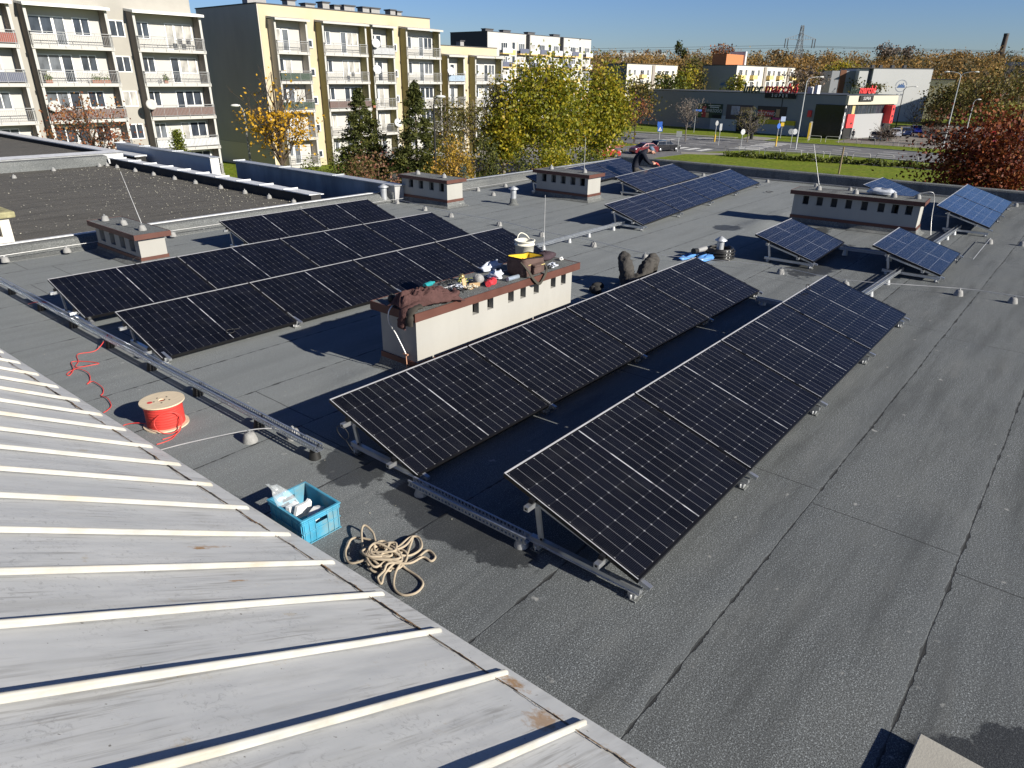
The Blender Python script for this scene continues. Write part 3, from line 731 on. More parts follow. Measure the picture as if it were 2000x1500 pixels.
tray('short perforated cable tray bridging the two right-hand panel rows at their open ends', (3.06, 3.56), (3.08, 2.40), z=.06, feet=[.1, 1.1], footmat=M_ALUD)
tray('cable tray running from the bucket chimney to the front row of the far group', (10.15, 7.88), (13.25, 7.92), feet=[.2, 1.05, 1.75, 2.7], footmat=M_ALUD, z=.085)
tray('cable tray from the far tip of the nearest row to the lone panel', (10.3, 2.36), (13.0, 2.30), feet=[.25, 1.0, 1.9], footmat=M_ALUD, z=.085)
tray('cable tray between the lone panel and the bluish pair on the right', (14.9, 2.32), (18.0, 2.27), feet=[.3, 1.1, 1.9, 2.6], footmat=M_ALUD, z=.085)
tray('short cable tray in the shade linking the two lone panels', (13.86, 3.55), (13.95, 2.6), feet=[.1, .85], footmat=M_ALUD)
tray('short blue-lit cable tray between the far ends of the two right-hand rows', (9.75, 3.5), (9.78, 2.4), feet=[.1, 1.0], footmat=M_ALUD, z=.05)

# ------------------------------------------------------------------ lightning conductor: holders, wires, rods
def holder_proto(label, loc):
    r = thing('conductor_holder', label, 'concrete weight', loc, 'lightning conductor holders on the roof')
    mb = MB(); mb.lathe([(.066, 0), (.064, .018), (.05, .066), (.042, .082), (.02, .088)], (0, 0, 0), 18); mb.build('weight', M_CONC, r, True)
    mb = MB(); mb.box(-.012, .012, -.008, .008, .086, .108); mb.box(-.012, -.006, -.008, .008, .104, .116); mb.box(.006, .012, -.008, .008, .104, .116); mb.build('clip', M_ALUD, r, True)
    return r
HP = [((3.31, 13.9, .04), 'at the far left under the white flashing'), ((4.26, 13.9, .04), 'left of the squat chimney'), ((6.15, 13.86, .04), 'right of the squat chimney, under the white flashing'),
      ((2.66, 5.23, 0), 'beside the end of the long cable tray'), ((9.45, 11.1, 0), 'just past the end of the middle left row'), ((11.52, 10.01, 0), 'alone between the left block and the far group'),
      ((11.27, 8.64, 0), 'standing just behind the bucket'), ((11.22, 7.33, 0), 'just in front of the tray to the far group'), ((11.03, 6.08, 0), 'behind the lying worker\'s knees'),
      ((11.67, 3.85, 0), 'in the gap left of the lone panel and near row end'), ((11.58, 2.78, 0), 'half hidden at the tip of the row nearest the camera'), ((12.26, 1.32, 0), 'below the lone panel in front of the eight-slot chimney'),
      ((12.36, .63, 0), 'lowest one near the right edge'), ((16.97, 1.55, 0), 'below the bluish pair of panels'), ((17.2, 1.02, 0), 'at the right edge of the photo below the bluish pair'),
      ((11.53, 11.5, 0), 'near the tip of the short rear row'), ((11.71, 12.57, 0), 'left of the small four-slot chimney'), ((11.9, 13.8, 0), 'by the metal vent pipe with hood'),
      ((16.1, 13.75, 0), 'by the north roof edge left of the five-slot chimney'), ((14.9, 13.75, 0), 'by the north roof edge near the four-slot chimney'), ((14.6, 12.9, 0), 'in the shadow left of the five-slot chimney'),
      ((22.72, 10.6, 0), 'under the parapet behind the far group'), ((22.75, 8.4, 0), 'under the parapet near the far row end'), ((22.8, 6.9, 0), 'under the parapet left of the eight-slot chimney'), ((22.8, 5.9, 0), 'under the parapet behind the eight-slot chimney'), ((22.85, 4.2, 0), 'under the parapet left of the bluish pair'), ((22.9, 1.75, 0), 'under the parapet right of the bluish pair'),
      ((2.95, 5.0, 0), 'in the shadow behind the tray end'),
      ((12.57, 13.7, .675), 'on the cap of the four-slot chimney, rear one'), ((12.57, 12.75, .675), 'on the cap of the four-slot chimney, front one'),
      ((15.75, 11.8, .70), 'on the cap of the five-slot chimney, rear one'), ((15.75, 10.7, .70), 'on the cap of the five-slot chimney, front one'),
      ((4.9, 13.62, .55), 'on the squat chimney, rear one'), ((4.95, 12.98, .55), 'on the squat chimney, dark middle one'), ((4.97, 12.3, .55), 'on the squat chimney, front one below the rod'),
      ((16.75, 5.0, .735), 'on the eight-slot chimney, leftmost'), ((16.72, 4.2, .735), 'on the eight-slot chimney, second from left'), ((16.8, 3.45, .735), 'on the eight-slot chimney, by the wrapped bundle'), ((16.95, 3.02, .735), 'on the eight-slot chimney, by its lit end')]
hp = None
for loc, where in HP:
    lab = 'small concrete conductor holder ' + where
    if hp is None: hp = holder_proto(lab, loc)
    else: dup(hp, loc, (0, 0, rnd.uniform(0, 3)), lab)
# old-roof holders along the capping
for i, (u, v) in enumerate(((28, 348), (105, 334), (178, 322), (210, 320), (242, 327), (278, 334), (315, 341), (357, 349), (398, 357), (445, 367), (495, 376), (545, 385), (603, 393))):
    c = at(u, v, .11); dup(hp, (min(c.x, 9.76) if i > 2 else c.x, min(c.y, 25.9), .11), (0, 0, rnd.uniform(0, 3)), 'conductor holder on the old leafy roof, ' + ('along its back wall, ' if i < 3 else 'along the seamed white capping, ') + ['leftmost', 'middle', 'rightmost', 'farthest in the corner', 'second from corner', 'third from corner', 'fourth from corner', 'fifth from corner', 'sixth from corner', 'fourth from near end', 'third from near end', 'second from near end', 'nearest one'][i])
def wire(name, label, pts, r=.0055, mat=M_WIRE, cat='wire', k=5, n=6):
    mb = MB(); mb.tube(smooth_pts(pts, k), r, n); return tag(mb.build(name, mat), label, cat)
zc = .112
wire('conductor_wire', 'straight aluminium conductor wire along the white flashing at the left', [(2.2, 13.92, zc+.03), (3.31, 13.9, zc+.04), (4.26, 13.9, zc+.04), (6.15, 13.86, zc+.04), (8.6, 13.8, zc+.03), (11.9, 13.8, zc), (14.9, 13.75, zc), (19, 13.85, zc), (22.6, 13.9, zc)])
wire('conductor_wire', 'aluminium conductor wire along the foot of the far parapet', [(22.6, 13.9, zc), (22.72, 10.6, zc), (22.75, 8.4, zc), (22.8, 5.9, zc), (22.85, 4.2, zc), (22.9, 1.75, zc), (23.0, -2, zc)])
wire('conductor_wire', 'conductor wire crossing the open roof from the vent pipe to the right edge', [(11.9, 13.8, zc), (11.71, 12.57, zc), (11.53, 11.5, zc), (11.52, 10.01, zc), (11.27, 8.64, zc), (11.22, 7.33, zc), (11.03, 6.08, zc), (11.4, 4.91, zc), (11.67, 3.85, zc), (11.58, 2.78, zc), (12.26, 1.32, zc), (12.36, .63, zc), (12.5, -1, zc)], .005)
wire('conductor_wire', 'thin conductor wire running from the metal roof eave past the cable tray end', [(2.02, 5.62, .03), (2.25, 5.5, .06), (2.66, 5.23, zc), (2.84, 5.08, zc)], .0055)
wire('conductor_wire', 'pale wire looping down the lit end of the eight-slot chimney', [(16.95, 3.02, .84), (17.05, 2.80, .88), (17.15, 2.74, .72), (17.12, 2.70, .35), (17.0, 2.62, .02)], .006)
wire('conductor_wire', 'dark conductor wire lying below the lone panel at right', [(14.6, 1.5, zc), (15.4, 1.52, zc), (16.97, 1.55, zc)], .005)
def rod(label, base, tip, r0=.008, r1=.004, hook=None):
    mb = MB(); pts = [Vector(base), Vector(base).lerp(Vector(tip), .5), Vector(tip)]
    if hook: pts = smooth_pts(hook, 5) + pts
    n = len(pts); mb.tube(pts, [r0+(r1-r0)*i/(n-1) for i in range(n)], 7); return tag(mb.build('lightning_rod', M_WIRE), label, 'lightning rod')
P = at(1062, 497, .78)
rod('upright lightning rod rising from the bag end of the long chimney', P, far(1065, 381, math.hypot(P.x, P.y)), hook=[P+Vector((-.16, .0, -.005)), P+Vector((-.08, -.02, -.004)), P+Vector((-.01, 0, .03))])
P = Vector((4.99, 12.32, .62)); rod('thin leaning lightning rod on the squat chimney', P, far(235, 335, math.hypot(P.x, P.y)), .007, .003)
P = Vector((16.75, 5.0, .82)); rod('thin lightning rod standing on the eight-slot chimney against the lawn', P, far(1590, 282, math.hypot(P.x, P.y)), .007, .003)
P = Vector((15.75, 10.72, .79)); rod('thin lightning rod on the five-slot chimney against the yellow tree', P, far(1144, 268, math.hypot(P.x, P.y)), .007, .003)
# heavy wire over the chimney with tools, bending down its shaded end
mb = MB(); Q = lambda u, v, z: at(u, v, z)
pts = smooth_pts([(7.2, 5.42, .80), (6.6, 5.42, .795), (5.9, 5.47, .793), (5.3, 5.45, .793), (4.85, 5.42, .83), (4.62, 5.40, .83), (4.475, 5.40, .75), (4.45, 5.39, .62), (4.50, 5.36, .50), (4.53, 5.30, .36), (4.545, 5.26, .27)], 6)
mb.tube(pts, .0075, 7); o = tag(mb.build('conductor_wire', M_WIRE), 'thick pale conductor wire laid over the tool-strewn chimney and bent down its shaded end', 'wire')
mb = MB(); mb.tube([(4.545, 5.26, .27), (4.535, 5.24, .1), (4.5, 5.22, .0)], .006, 7); mb.cbox((4.54, 5.26, .27), .02, .07, .015); mb.build('copper_tail', pm('copper', (.55, .30, .20), .5, .4), o)

# vent pipes
def vent(label, c, h, r, hood=True, skirt=True):
    root = thing('vent_pipe', label, 'vent pipe', c); mb = MB()
    mb.lathe([(r, 0), (r, h)], (0, 0, 0), 18); mb.build('pipe', M_ZINC, root, True)
    if skirt: mb = MB(); mb.lathe([(r*2.1, .002), (r*1.3, .05), (r*1.06, .16), (r*1.02, .165)], (0, 0, 0), 18); mb.build('felt_skirt', M_BIT2, root, True)
    mb = MB(); mb.lathe([(r*1.7, h+.02), (r*1.72, h+.03), (r*.5, h+.085), (.005, h+.10)], (0, 0, 0), 18); mb.lathe([(r*.25, h-.02), (r*.25, h+.03)], (0, 0, 0), 6); mb.build('hood', M_ZINC, root, True)
vent('zinc vent pipe with conical hood standing alone on the open roof', (13.83, 11.54, 0), .37, .075)
vent('zinc vent pipe with conical hood at the corner behind the short rear row', (11.82, 14.2, 0), .36, .08, skirt=False)
vent('pale vent pipe with hood rising through the black hose coil', (12.03, 5.12, 0), .30, .065)
root = thing('roof_upstand', 'small felt-covered box beside the hooded vent pipe behind the rear row', 'box', (12.15, 14.1, 0))
mb = MB(); mb.box(11.95, 12.45, 14.0, 14.35, .02, .26); bevel(mb.build('body', M_BIT2, root), .02); mb = MB(); mb.box(11.93, 12.47, 13.98, 14.02, .0, .06); mb.build('flashing', M_BIT2, root)
# concrete-topped box at the bottom right corner, mostly outside the frame
root = thing('roof_hatch', 'corner of a concrete-topped box in the bottom right corner', 'roof hatch', (3.2, -.6, 0))
HZ = .075; c = at(1797, 1431, HZ); e1 = at(1766, 1500, HZ)-c; e2 = at(2000, 1532, HZ)-c; e1.normalize(); e2 = Vector((-e1.y, e1.x, 0)) if e2.dot(Vector((-e1.y, e1.x, 0))) > 0 else Vector((e1.y, -e1.x, 0))
q = [c, c+e1*.7, c+e1*.7+e2*.6, c+e2*.6]; q2 = [p+(e1+e2)*.02 if i == 0 else p for i, p in enumerate(q)]
mb = MB(); mb.prism([(p.x, p.y) for p in (q if (q[1]-q[0]).cross(q[2]-q[1]).z > 0 else q[::-1])], HZ-.03, HZ); bevel(mb.build('lid', pm('smooth concrete', (.36, .345, .305), .85, 0, .1, 4, .1, 80, .3, None, (.5, .48, .42), .5), root), .006)
qi = [c+e1*.05+e2*.04, c+e1*.66+e2*.04, c+e1*.66+e2*.56, c+e1*.05+e2*.56]; mb = MB(); mb.prism([(p.x, p.y) for p in (qi if (qi[1]-qi[0]).cross(qi[2]-qi[1]).z > 0 else qi[::-1])], -.01, HZ-.03); mb.build('body', M_BIT2, root)
# ------------------------------------------------------------------ loose things on the roof
# cable drum
c = at(316, 846, 0); sp = thing('cable_drum', 'plywood cable drum wound with red cable standing on the roof', 'cable drum', (2.335, 6.12, 0))
M_PLY = pm('plywood', (.60, .50, .36), .75, 0, .1, 8, .05, 50, .3, (1, 6, 1))
def disc(z0, z1, R, hole):
    mb = MB(); n = 40; vs = []
    for r, z in ((hole, z0), (R, z0), (R, z1), (hole, z1)):
        for i in range(n): vs.append((r*math.cos(2*math.pi*i/n), r*math.sin(2*math.pi*i/n), z))
    fs = []
    for k in range(4):
        for i in range(n): fs.append((k*n+i, k*n+(i+1) % n, ((k+1) % 4)*n+(i+1) % n, ((k+1) % 4)*n+i))
    mb.add(vs, fs); return mb
disc(.0, .012, .195, .03).build('flange', M_PLY, sp, True)
d = disc(.232, .244, .192, .03); top = d.build('flange', M_PLY, sp, True)
mb = MB(); mb.lathe([(.029, .0), (.029, .232)], (0, 0, 0), 16, 0)
mb.build('core', pm('red brown core', (.30, .07, .04), .8), sp, True)
mb = MB()
for k in range(5):
    a = .5+k*1.25; mb.lathe([(.0085, .2445), (.0085, .2455)], (.068*math.cos(a), .068*math.sin(a), 0), 10)
mb.lathe([(.024, .2445), (.024, .2452)], (-.10, .02, 0), 14, 1)
mb.build('bolt_hole', [M_DARK, M_REDC], sp, True)
mb = MB(); prof = []
k = 24
for i in range(k):
    z = .014+(.216)*i/(k-1)
    prof += [(.158+.003*math.sin(i*2.3), z-.0035), (.1625+.003*math.sin(i*2.3), z), ]
mb.lathe([(.03, .0125)]+prof+[(.03, .2305)], (0, 0, 0), 48); mb.build('winding', M_REDC, sp, True)
def cable(label, pts, r=.0042, mat=M_REDC, nm='red_cable', cat='cable', closed=False):
    mb = MB(); mb.tube(smooth_pts(pts, 8, closed), r, 7, 0, closed); return tag(mb.build(nm, mat), label, cat)
A = lambda u, v, z=.006: at(u, v, z)
dc = Vector((2.335, 6.12, 0)); to_ = -Vector((dc.x, dc.y, 0)).normalized(); sd_ = Vector((-to_.y, to_.x, 0))
loop = [dc+to_*(.172+.07*max(0, math.sin(a)*-1))+sd_*(.015+.115*math.cos(a))+Vector((0, 0, .095+.088*math.sin(a))) for a in np.linspace(.4, 6.6, 22)]
cable('loose red cable looping off the drum down to the roof', loop+[dc+to_*.24+sd_*.10+Vector((0, 0, .03)), dc+to_*.30+sd_*.03+Vector((0, 0, .007)), dc+to_*.33-sd_*.06+Vector((0, 0, .006))])
cable('red cable end running from the drum to the metal roof eave', [A(306, 868), A(322, 863), A(338, 855), A(346, 843), A(338, 834), A(318, 833), A(296, 830, .02), A(270, 826, .025), A(246, 829, .012), A(238, 834)])
cable('wavy red cable lying between the long cable tray and the metal roof', [at(211, 651, .13), at(205, 664, .09), at(186, 685, .012), at(152, 692, .006), at(153, 706, .006), at(149, 717, .006), at(185, 712, .006), at(192, 709, .006), at(168, 706, .006), at(140, 707, .006), at(144, 720, .02), at(136, 733, .006), at(131, 730, .006), at(150, 720, .02), at(172, 728, .02), at(176, 742, .006), at(170, 750, .006), at(182, 745, .02), at(200, 757, .015), at(201, 768, .006), at(197, 773, .006), at(210, 778, .02), at(217, 792, .01), at(210, 801, .006), at(202, 806, .006)], .0045)
cable('short red cable arched over the long tray at its upper end', [at(55, 594, .05), at(72, 590, .13), at(92, 591, .12), at(104, 595, .03)], .0045)
# blue crate
cr = thing('plastic_crate', 'dirty blue plastic crate with white fittings and clear film inside', 'crate', (2.24, 3.78, 0))
CW, CL, CH = .30, .40, .215
def crate():
    M_CR = pm('blue plastic', (.045, .27, .42), .55, 0, .18, 9, 0, 30, .4, None, (.28, .24, .14), .75)
    x0, x1, y0, y1 = -CW/2, CW/2, -CL/2, CL/2; mb = MB(); t = .007
    mb.box(x0+.01, x1-.01, y0+.01, y1-.01, .0, .012)
    hx, hz = .05, (.135, .165)
    for (ax0, ax1, ay0, ay1, fc) in ((x0, x1, y0, y0+t, 's'), (x0, x1, y1-t, y1, 'n'), (x0, x0+t, y0+t, y1-t, 'w'), (x1-t, x1, y0+t, y1-t, 'e')):
        if fc in 'sn':
            mb.box(ax0, -hx, ay0, ay1, .012, CH); mb.box(hx, ax1, ay0, ay1, .012, CH); mb.box(-hx, hx, ay0, ay1, .012, hz[0]); mb.box(-hx, hx, ay0, ay1, hz[1], CH)
        else: mb.box(ax0, ax1, ay0, ay1, .012, CH)
    bevel(mb.build('body', M_CR, cr, True), .003)
    rb = MB(); e = .008
    for z0, z1, w_ in ((CH-.008, CH, .012), (CH-.026, CH-.021, .008), (CH-.040, CH-.035, .007), (.098, .103, .006), (.003, .008, .005)):
        for (a, b2, c2, d2) in ((x0-w_, x1+w_, y0-w_, y0), (x0-w_, x1+w_, y1, y1+w_), (x0-w_, x0, y0, y1), (x1, x1+w_, y0, y1)):
            if .09 < z0 < .12 or True: rb.box(a, b2, c2, d2, z0, z1)
    for f in (.04, .17, .33, .67, .83, .96):
        x = x0+f*CW; y = y0+f*CL
        for yy0, yy1 in ((y0-.006, y0+.001), (y1-.001, y1+.006)): rb.box(x-.002, x+.002, yy0, yy1, .008, CH-.01)
        for xx0, xx1 in ((x0-.006, x0+.001), (x1-.001, x1+.006)): rb.box(xx0, xx1, y-.002, y+.002, .008, CH-.01)
    rb.build('rib', pm('blue plastic edge', (.07, .32, .47), .5, 0, .15, 9, 0, 30, .4, None, (.25, .24, .18), .5), cr, True)
crate()
M_WPL = pm('white plastic', (.75, .75, .73), .45, 0, .05)
def fitting(label, c, pts, w_, rz):
    mb = MB(); M = Matrix.Rotation(rz, 3, 'Z'); vs = []
    for s in (-1, 1):
        for a, z in pts: vs.append(Vector(c)+M @ Vector((a, s*w_/2, z)))
    n = len(pts); mb.add(vs, [tuple(range(n-1, -1, -1)), tuple(range(n, 2*n))]+[(i, (i+1) % n, n+(i+1) % n, n+i) for i in range(n)])
    return tag(bevel(mb.build('plastic_fitting', M_WPL), .004), label, 'fitting', 'white plastic fittings in the blue crate')
fitting('white plastic fitting standing upright in the blue crate', (2.235, 3.80, .10), [(-.09, 0), (.06, -.03), (.085, .06), (.07, .09), (.05, .075), (-.05, .09)], .03, .2)
fitting('white plastic fitting leaning flat at the south side of the blue crate', (2.27, 3.69, .09), [(-.07, -.02), (.08, -.01), (.075, .06), (.02, .085), (-.03, .075), (-.075, .03)], .06, .35)
fitting('dark-topped white fitting behind the others in the blue crate', (2.2, 3.87, .11), [(-.05, 0), (.05, 0), (.05, .05), (-.05, .06)], .04, .3)
mfilm, t, b = newmat('clear film'); b.inputs['Base Color'].default_value = (.8, .86, .9, 1); b.inputs['Roughness'].default_value = .2; b.inputs['Alpha'].default_value = .16
mb = MB(); P = [Vector((2.07, 3.95, .36)), Vector((2.16, 3.93, .33)), Vector((2.235, 3.79, .20)), Vector((2.17, 3.72, .14)), Vector((2.09, 3.84, .2))]
g = 7; vs = []
for i in range(g):
    for j in range(g):
        a, b_ = i/(g-1), j/(g-1); p = P[0].lerp(P[1], a).lerp(P[4].lerp(P[2], a), b_); p += Vector((.012*math.sin(i*1.9+j), .012*math.cos(j*2.1+i), .008*math.sin(i*j))); vs.append(p)
mb.add(vs, [(i*g+j, i*g+j+1, (i+1)*g+j+1, (i+1)*g+j) for i in range(g-1) for j in range(g-1)], 0, True)
o = mb.build('plastic_film', mfilm); sm = o.modifiers.new('thick', 'SOLIDIFY'); sm.thickness = .001; tag(o, 'crumpled clear plastic film sticking up out of the blue crate', 'plastic film')
# rope heap
def rope():
    mb = MB(); r0 = random.Random(5); pts = []
    cx, cy = at(748, 1092, 0).x, at(748, 1092, 0).y
    big = [at(722, 1100, .03), at(710, 1075, .03), at(706, 1040, .06), at(712, 1026, .07), at(728, 1040, .05), at(738, 1065, .05), at(770, 1072, .05), at(800, 1050, .03), at(818, 1050, .02), at(823, 1070, .02), at(800, 1085, .03), at(775, 1080, .06)]
    pts += big
    for i in range(34):
        a = i*1.9+r0.uniform(-.5, .5); R = r0.uniform(.04, .13); pts.append(Vector((cx+R*1.1*math.cos(a), cy+R*1.35*math.sin(a), .02+.075*(1-R/.15)+r0.uniform(-.012, .03))))
    pts += [at(700, 1050, .03), at(678, 1068, .02), at(676, 1090, .02), at(690, 1100, .03), at(735, 1085, .06), at(788, 1068, .05), at(806, 1048, .025), at(798, 1075, .02), at(790, 1100, .03), at(812, 1092, .012), at(835, 1075, .012), at(850, 1087, .012), at(842, 1096, .012), at(826, 1088, .016), at(800, 1100, .03), at(760, 1100, .06), at(750, 1115, .04), at(738, 1128, .02), at(745, 1140, .01), at(752, 1120, .03), at(775, 1098, .05), at(795, 1112, .012), at(818, 1128, .012), at(826, 1142, .012), at(812, 1158, .012), at(787, 1162, .012), at(770, 1148, .012), at(772, 1120, .03), at(785, 1090, .05), at(770, 1070, .06), at(735, 1060, .05), at(716, 1080, .03), at(722, 1110, .02), at(740, 1120, .012)]
    mb.tube(smooth_pts(pts, 7), .0082, 8)
    m, t, b = newmat('rope'); v = ocoord(t); wv = nd(t, 'ShaderNodeTexWave'); wv.wave_type = 'BANDS'; wv.bands_direction = 'DIAGONAL'; t.links.new(v, wv.inputs[0]); setin(wv, Scale=55.0, Distortion=2.0)
    c_ = mixc(t, wv.outputs[1], (.30, .24, .17), (.52, .44, .33)); c_ = mixc(t, rng(t, noise(t, v, 12, 4), .4, .7, 0, .5), c_, (.20, .17, .13)); t.links.new(c_, b.inputs[0]); b.inputs['Roughness'].default_value = .95
    bp = nd(t, 'ShaderNodeBump'); setin(bp, Strength=.6, Distance=.004); t.links.new(wv.outputs[1], bp.inputs[2]); t.links.new(bp.outputs[0], b.inputs['Normal'])
    tag(mb.build('rope', m), 'tangled heap of beige rope on the roof beside the blue crate', 'rope')
rope()
# --- on the long chimney, cap top z=.77
ZT = .772
def cloth_patch(name, label, pts2, h, mat, seed, drop=None, folds=9, cat='jacket'):
    """lumpy cloth over a polygon-ish outline: rows of (x0,x1,y,top height)"""
    r = random.Random(seed); mb = MB(); nu = 34; nr = len(pts2); vs = []
    rows = []
    for k in range(nr-1):
        for s in range(5): f = s/5; rows.append(tuple(a*(1-f)+b*f for a, b in zip(pts2[k], pts2[k+1])))
    rows.append(pts2[-1])
    ph = [r.uniform(0, 6) for _ in range(12)]
    for i, (ya, yb, x, hh, zb) in enumerate(rows):
        for j in range(nu+1):
            f = j/nu; y = ya+(yb-ya)*f; prof = max(0, math.sin(math.pi*min(1, max(0, f))))**.55
            fold = (.5*math.sin(f*folds+ph[0]+i*.35)+.5*math.sin(f*folds*1.7+ph[1]-i*.55)+.5*math.sin(i*.9+ph[2]+f*3))*.14
            z = zb+hh*prof*(1+fold)*(1 if 0 < i < len(rows)-1 else .3)
            vs.append((x+.008*math.sin(f*7+i), y, z+.004))
    mb.add(vs, [(i*(nu+1)+j, i*(nu+1)+j+1, (i+1)*(nu+1)+j+1, (i+1)*(nu+1)+j) for i in range(len(rows)-1) for j in range(nu)], 0, True)
    o = mb.build(name, mat); m = o.modifiers.new('thick', 'SOLIDIFY'); m.thickness = .008; m.offset = 1; return tag(o, label, cat)
def fabric(name, col, folds=26):
    m = pm(name, col, .9, 0, .18, 14, .5, 40, .15); return m
M_JACK = fabric('brown workwear', (.085, .045, .042)); M_BAG = fabric('brown nylon', (.105, .070, .062)); M_BLK = fabric('black nylon', (.018, .017, .017)); M_BAG2 = fabric('plum nylon', (.06, .042, .05))
def jacket():
    root = thing('jacket', 'dark brown work jacket bunched on the chimney end with a sleeve hanging over the edge', 'jacket', (4.8, 5.25, ZT))
    g = np.random.default_rng(12); nx, ny = 60, 40; vs = []
    k1 = g.uniform(0, 6.28, 8)
    for i in range(nx+1):
        a = i/nx
        for j in range(ny+1):
            b_ = j/ny; y0 = 5.055+.05*math.sin(a*5+.4)+.03*math.sin(a*11); y1 = 5.40+.05*math.sin(a*4+2)-.16*max(0, a-.7)/.3+.02*math.sin(a*17)
            x = 4.49+a*.68+.02*math.sin(b_*9+1); y = y0+(y1-y0)*b_
            env = min(1, 4.5*min(b_, 1-b_)+.12)**.6*min(1, 6*a+.25, 5*(1-a)+.15)
            hh = .095+.06*math.sin(a*3.0+.3)+.03*math.sin(b_*3.1)
            q = Vector((a*5.2+b_*1.5, b_*3.4-a*1.8, .7)); w1 = 1-abs(mnoise.noise(q))*2.0; w2 = 1-abs(mnoise.noise(q*2.3+Vector((3, 1, 5))))*2.0; w3 = mnoise.noise(q*5.5)
            z = ZT+.004+env*(hh*(.62+.26*w1+.14*w2)+.010*w3)
            vs.append((x, y, z))
    mb = MB(); mb.add(vs, [(i*(ny+1)+j, (i+1)*(ny+1)+j, (i+1)*(ny+1)+j+1, i*(ny+1)+j+1) for i in range(nx) for j in range(ny)], 0, True)
    o = mb.build('body', M_JACK, root); m = o.modifiers.new('thick', 'SOLIDIFY'); m.thickness = .008
    def sleeve(path, rad, nm, mat, flat=.55, seed=0):
        pts = smooth_pts(path, 6); n = len(pts); mb = MB(); vs = []; m_ = 16
        for i, p in enumerate(pts):
            t = (pts[min(i+1, n-1)]-pts[max(i-1, 0)]).normalized(); sd = t.cross(Vector((-.9, 0, .45))).normalized(); nn = sd.cross(t)
            for k in range(m_):
                a = 2*math.pi*k/m_; r = rad*(1+.14*math.sin(3*a+i*.9+seed)+.10*math.sin(i*1.7+a)); vs.append(p+sd*math.cos(a)*r+nn*math.sin(a)*r*flat)
        mb.add(vs, [(i*m_+k, i*m_+(k+1) % m_, (i+1)*m_+(k+1) % m_, (i+1)*m_+k) for i in range(n-1) for k in range(m_)], 0, True); mb.add(vs[-m_:], [tuple(range(m_))]); return mb.build(nm, mat, root)
    sleeve([(4.66, 5.17, ZT+.05), (4.55, 5.16, ZT+.045), (4.47, 5.165, ZT-.0), (4.452, 5.18, ZT-.08), (4.447, 5.20, ZT-.16)], .062, 'sleeve', M_JACK, .5, 1)
    sleeve([(4.62, 5.09, ZT+.045), (4.53, 5.085, ZT+.04), (4.468, 5.085, ZT-.01), (4.455, 5.08, ZT-.12)], .050, 'sleeve', pm('dark olive lining', (.035, .03, .024), .9, 0, .2, 12), .5, 3)
    sleeve([(4.90, 5.12, ZT+.06), (5.03, 5.085, ZT+.06), (5.14, 5.10, ZT+.055), (5.19, 5.18, ZT+.04)], .060, 'sleeve', M_JACK, .7, 5)
    sleeve([(4.60, 5.40, ZT+.02), (4.72, 5.43, ZT+.045), (4.86, 5.42, ZT+.05), (4.98, 5.40, ZT+.04)], .055, 'lining', M_BLK, .6, 6)
    mb = MB(); mb.cbox((4.447, 5.085, ZT-.05), .012, .035, .06, .2); mb.build('waistband', pm('tan binding', (.20, .15, .09), .8), root)
jacket()
def bucket():
    root = thing('bucket', 'dirty white plastic bucket with handle up, standing on the long chimney', 'bucket', (6.9, 5.56, ZT)); n = 28
    m = pm('white bucket plastic', (.72, .70, .60), .45, 0, .06, 6, 0, 40, .4, None, (.30, .28, .24), .6)
    mb = MB(); mb.lathe([(x_*1.22, z_*1.22) for x_, z_ in ((.085, 0), (.1, .20), (.108, .2), (.108, .207), (.1015, .207), (.102, .24), (.112, .24), (.112, .249), (.098, .249), (.095, .2), (.08, .01), (.001, .008))], (0, 0, 0), n); mb.build('body', m, root, True)
    mb = MB(); mb.tube(smooth_pts([(-.132, 0, .262), (-.11, .03, .31), (-.06, .06, .36), (.02, .075, .38), (.10, .05, .34), (.132, 0, .262)], 6), .007, 6); mb.build('handle', m, root, True)
bucket()
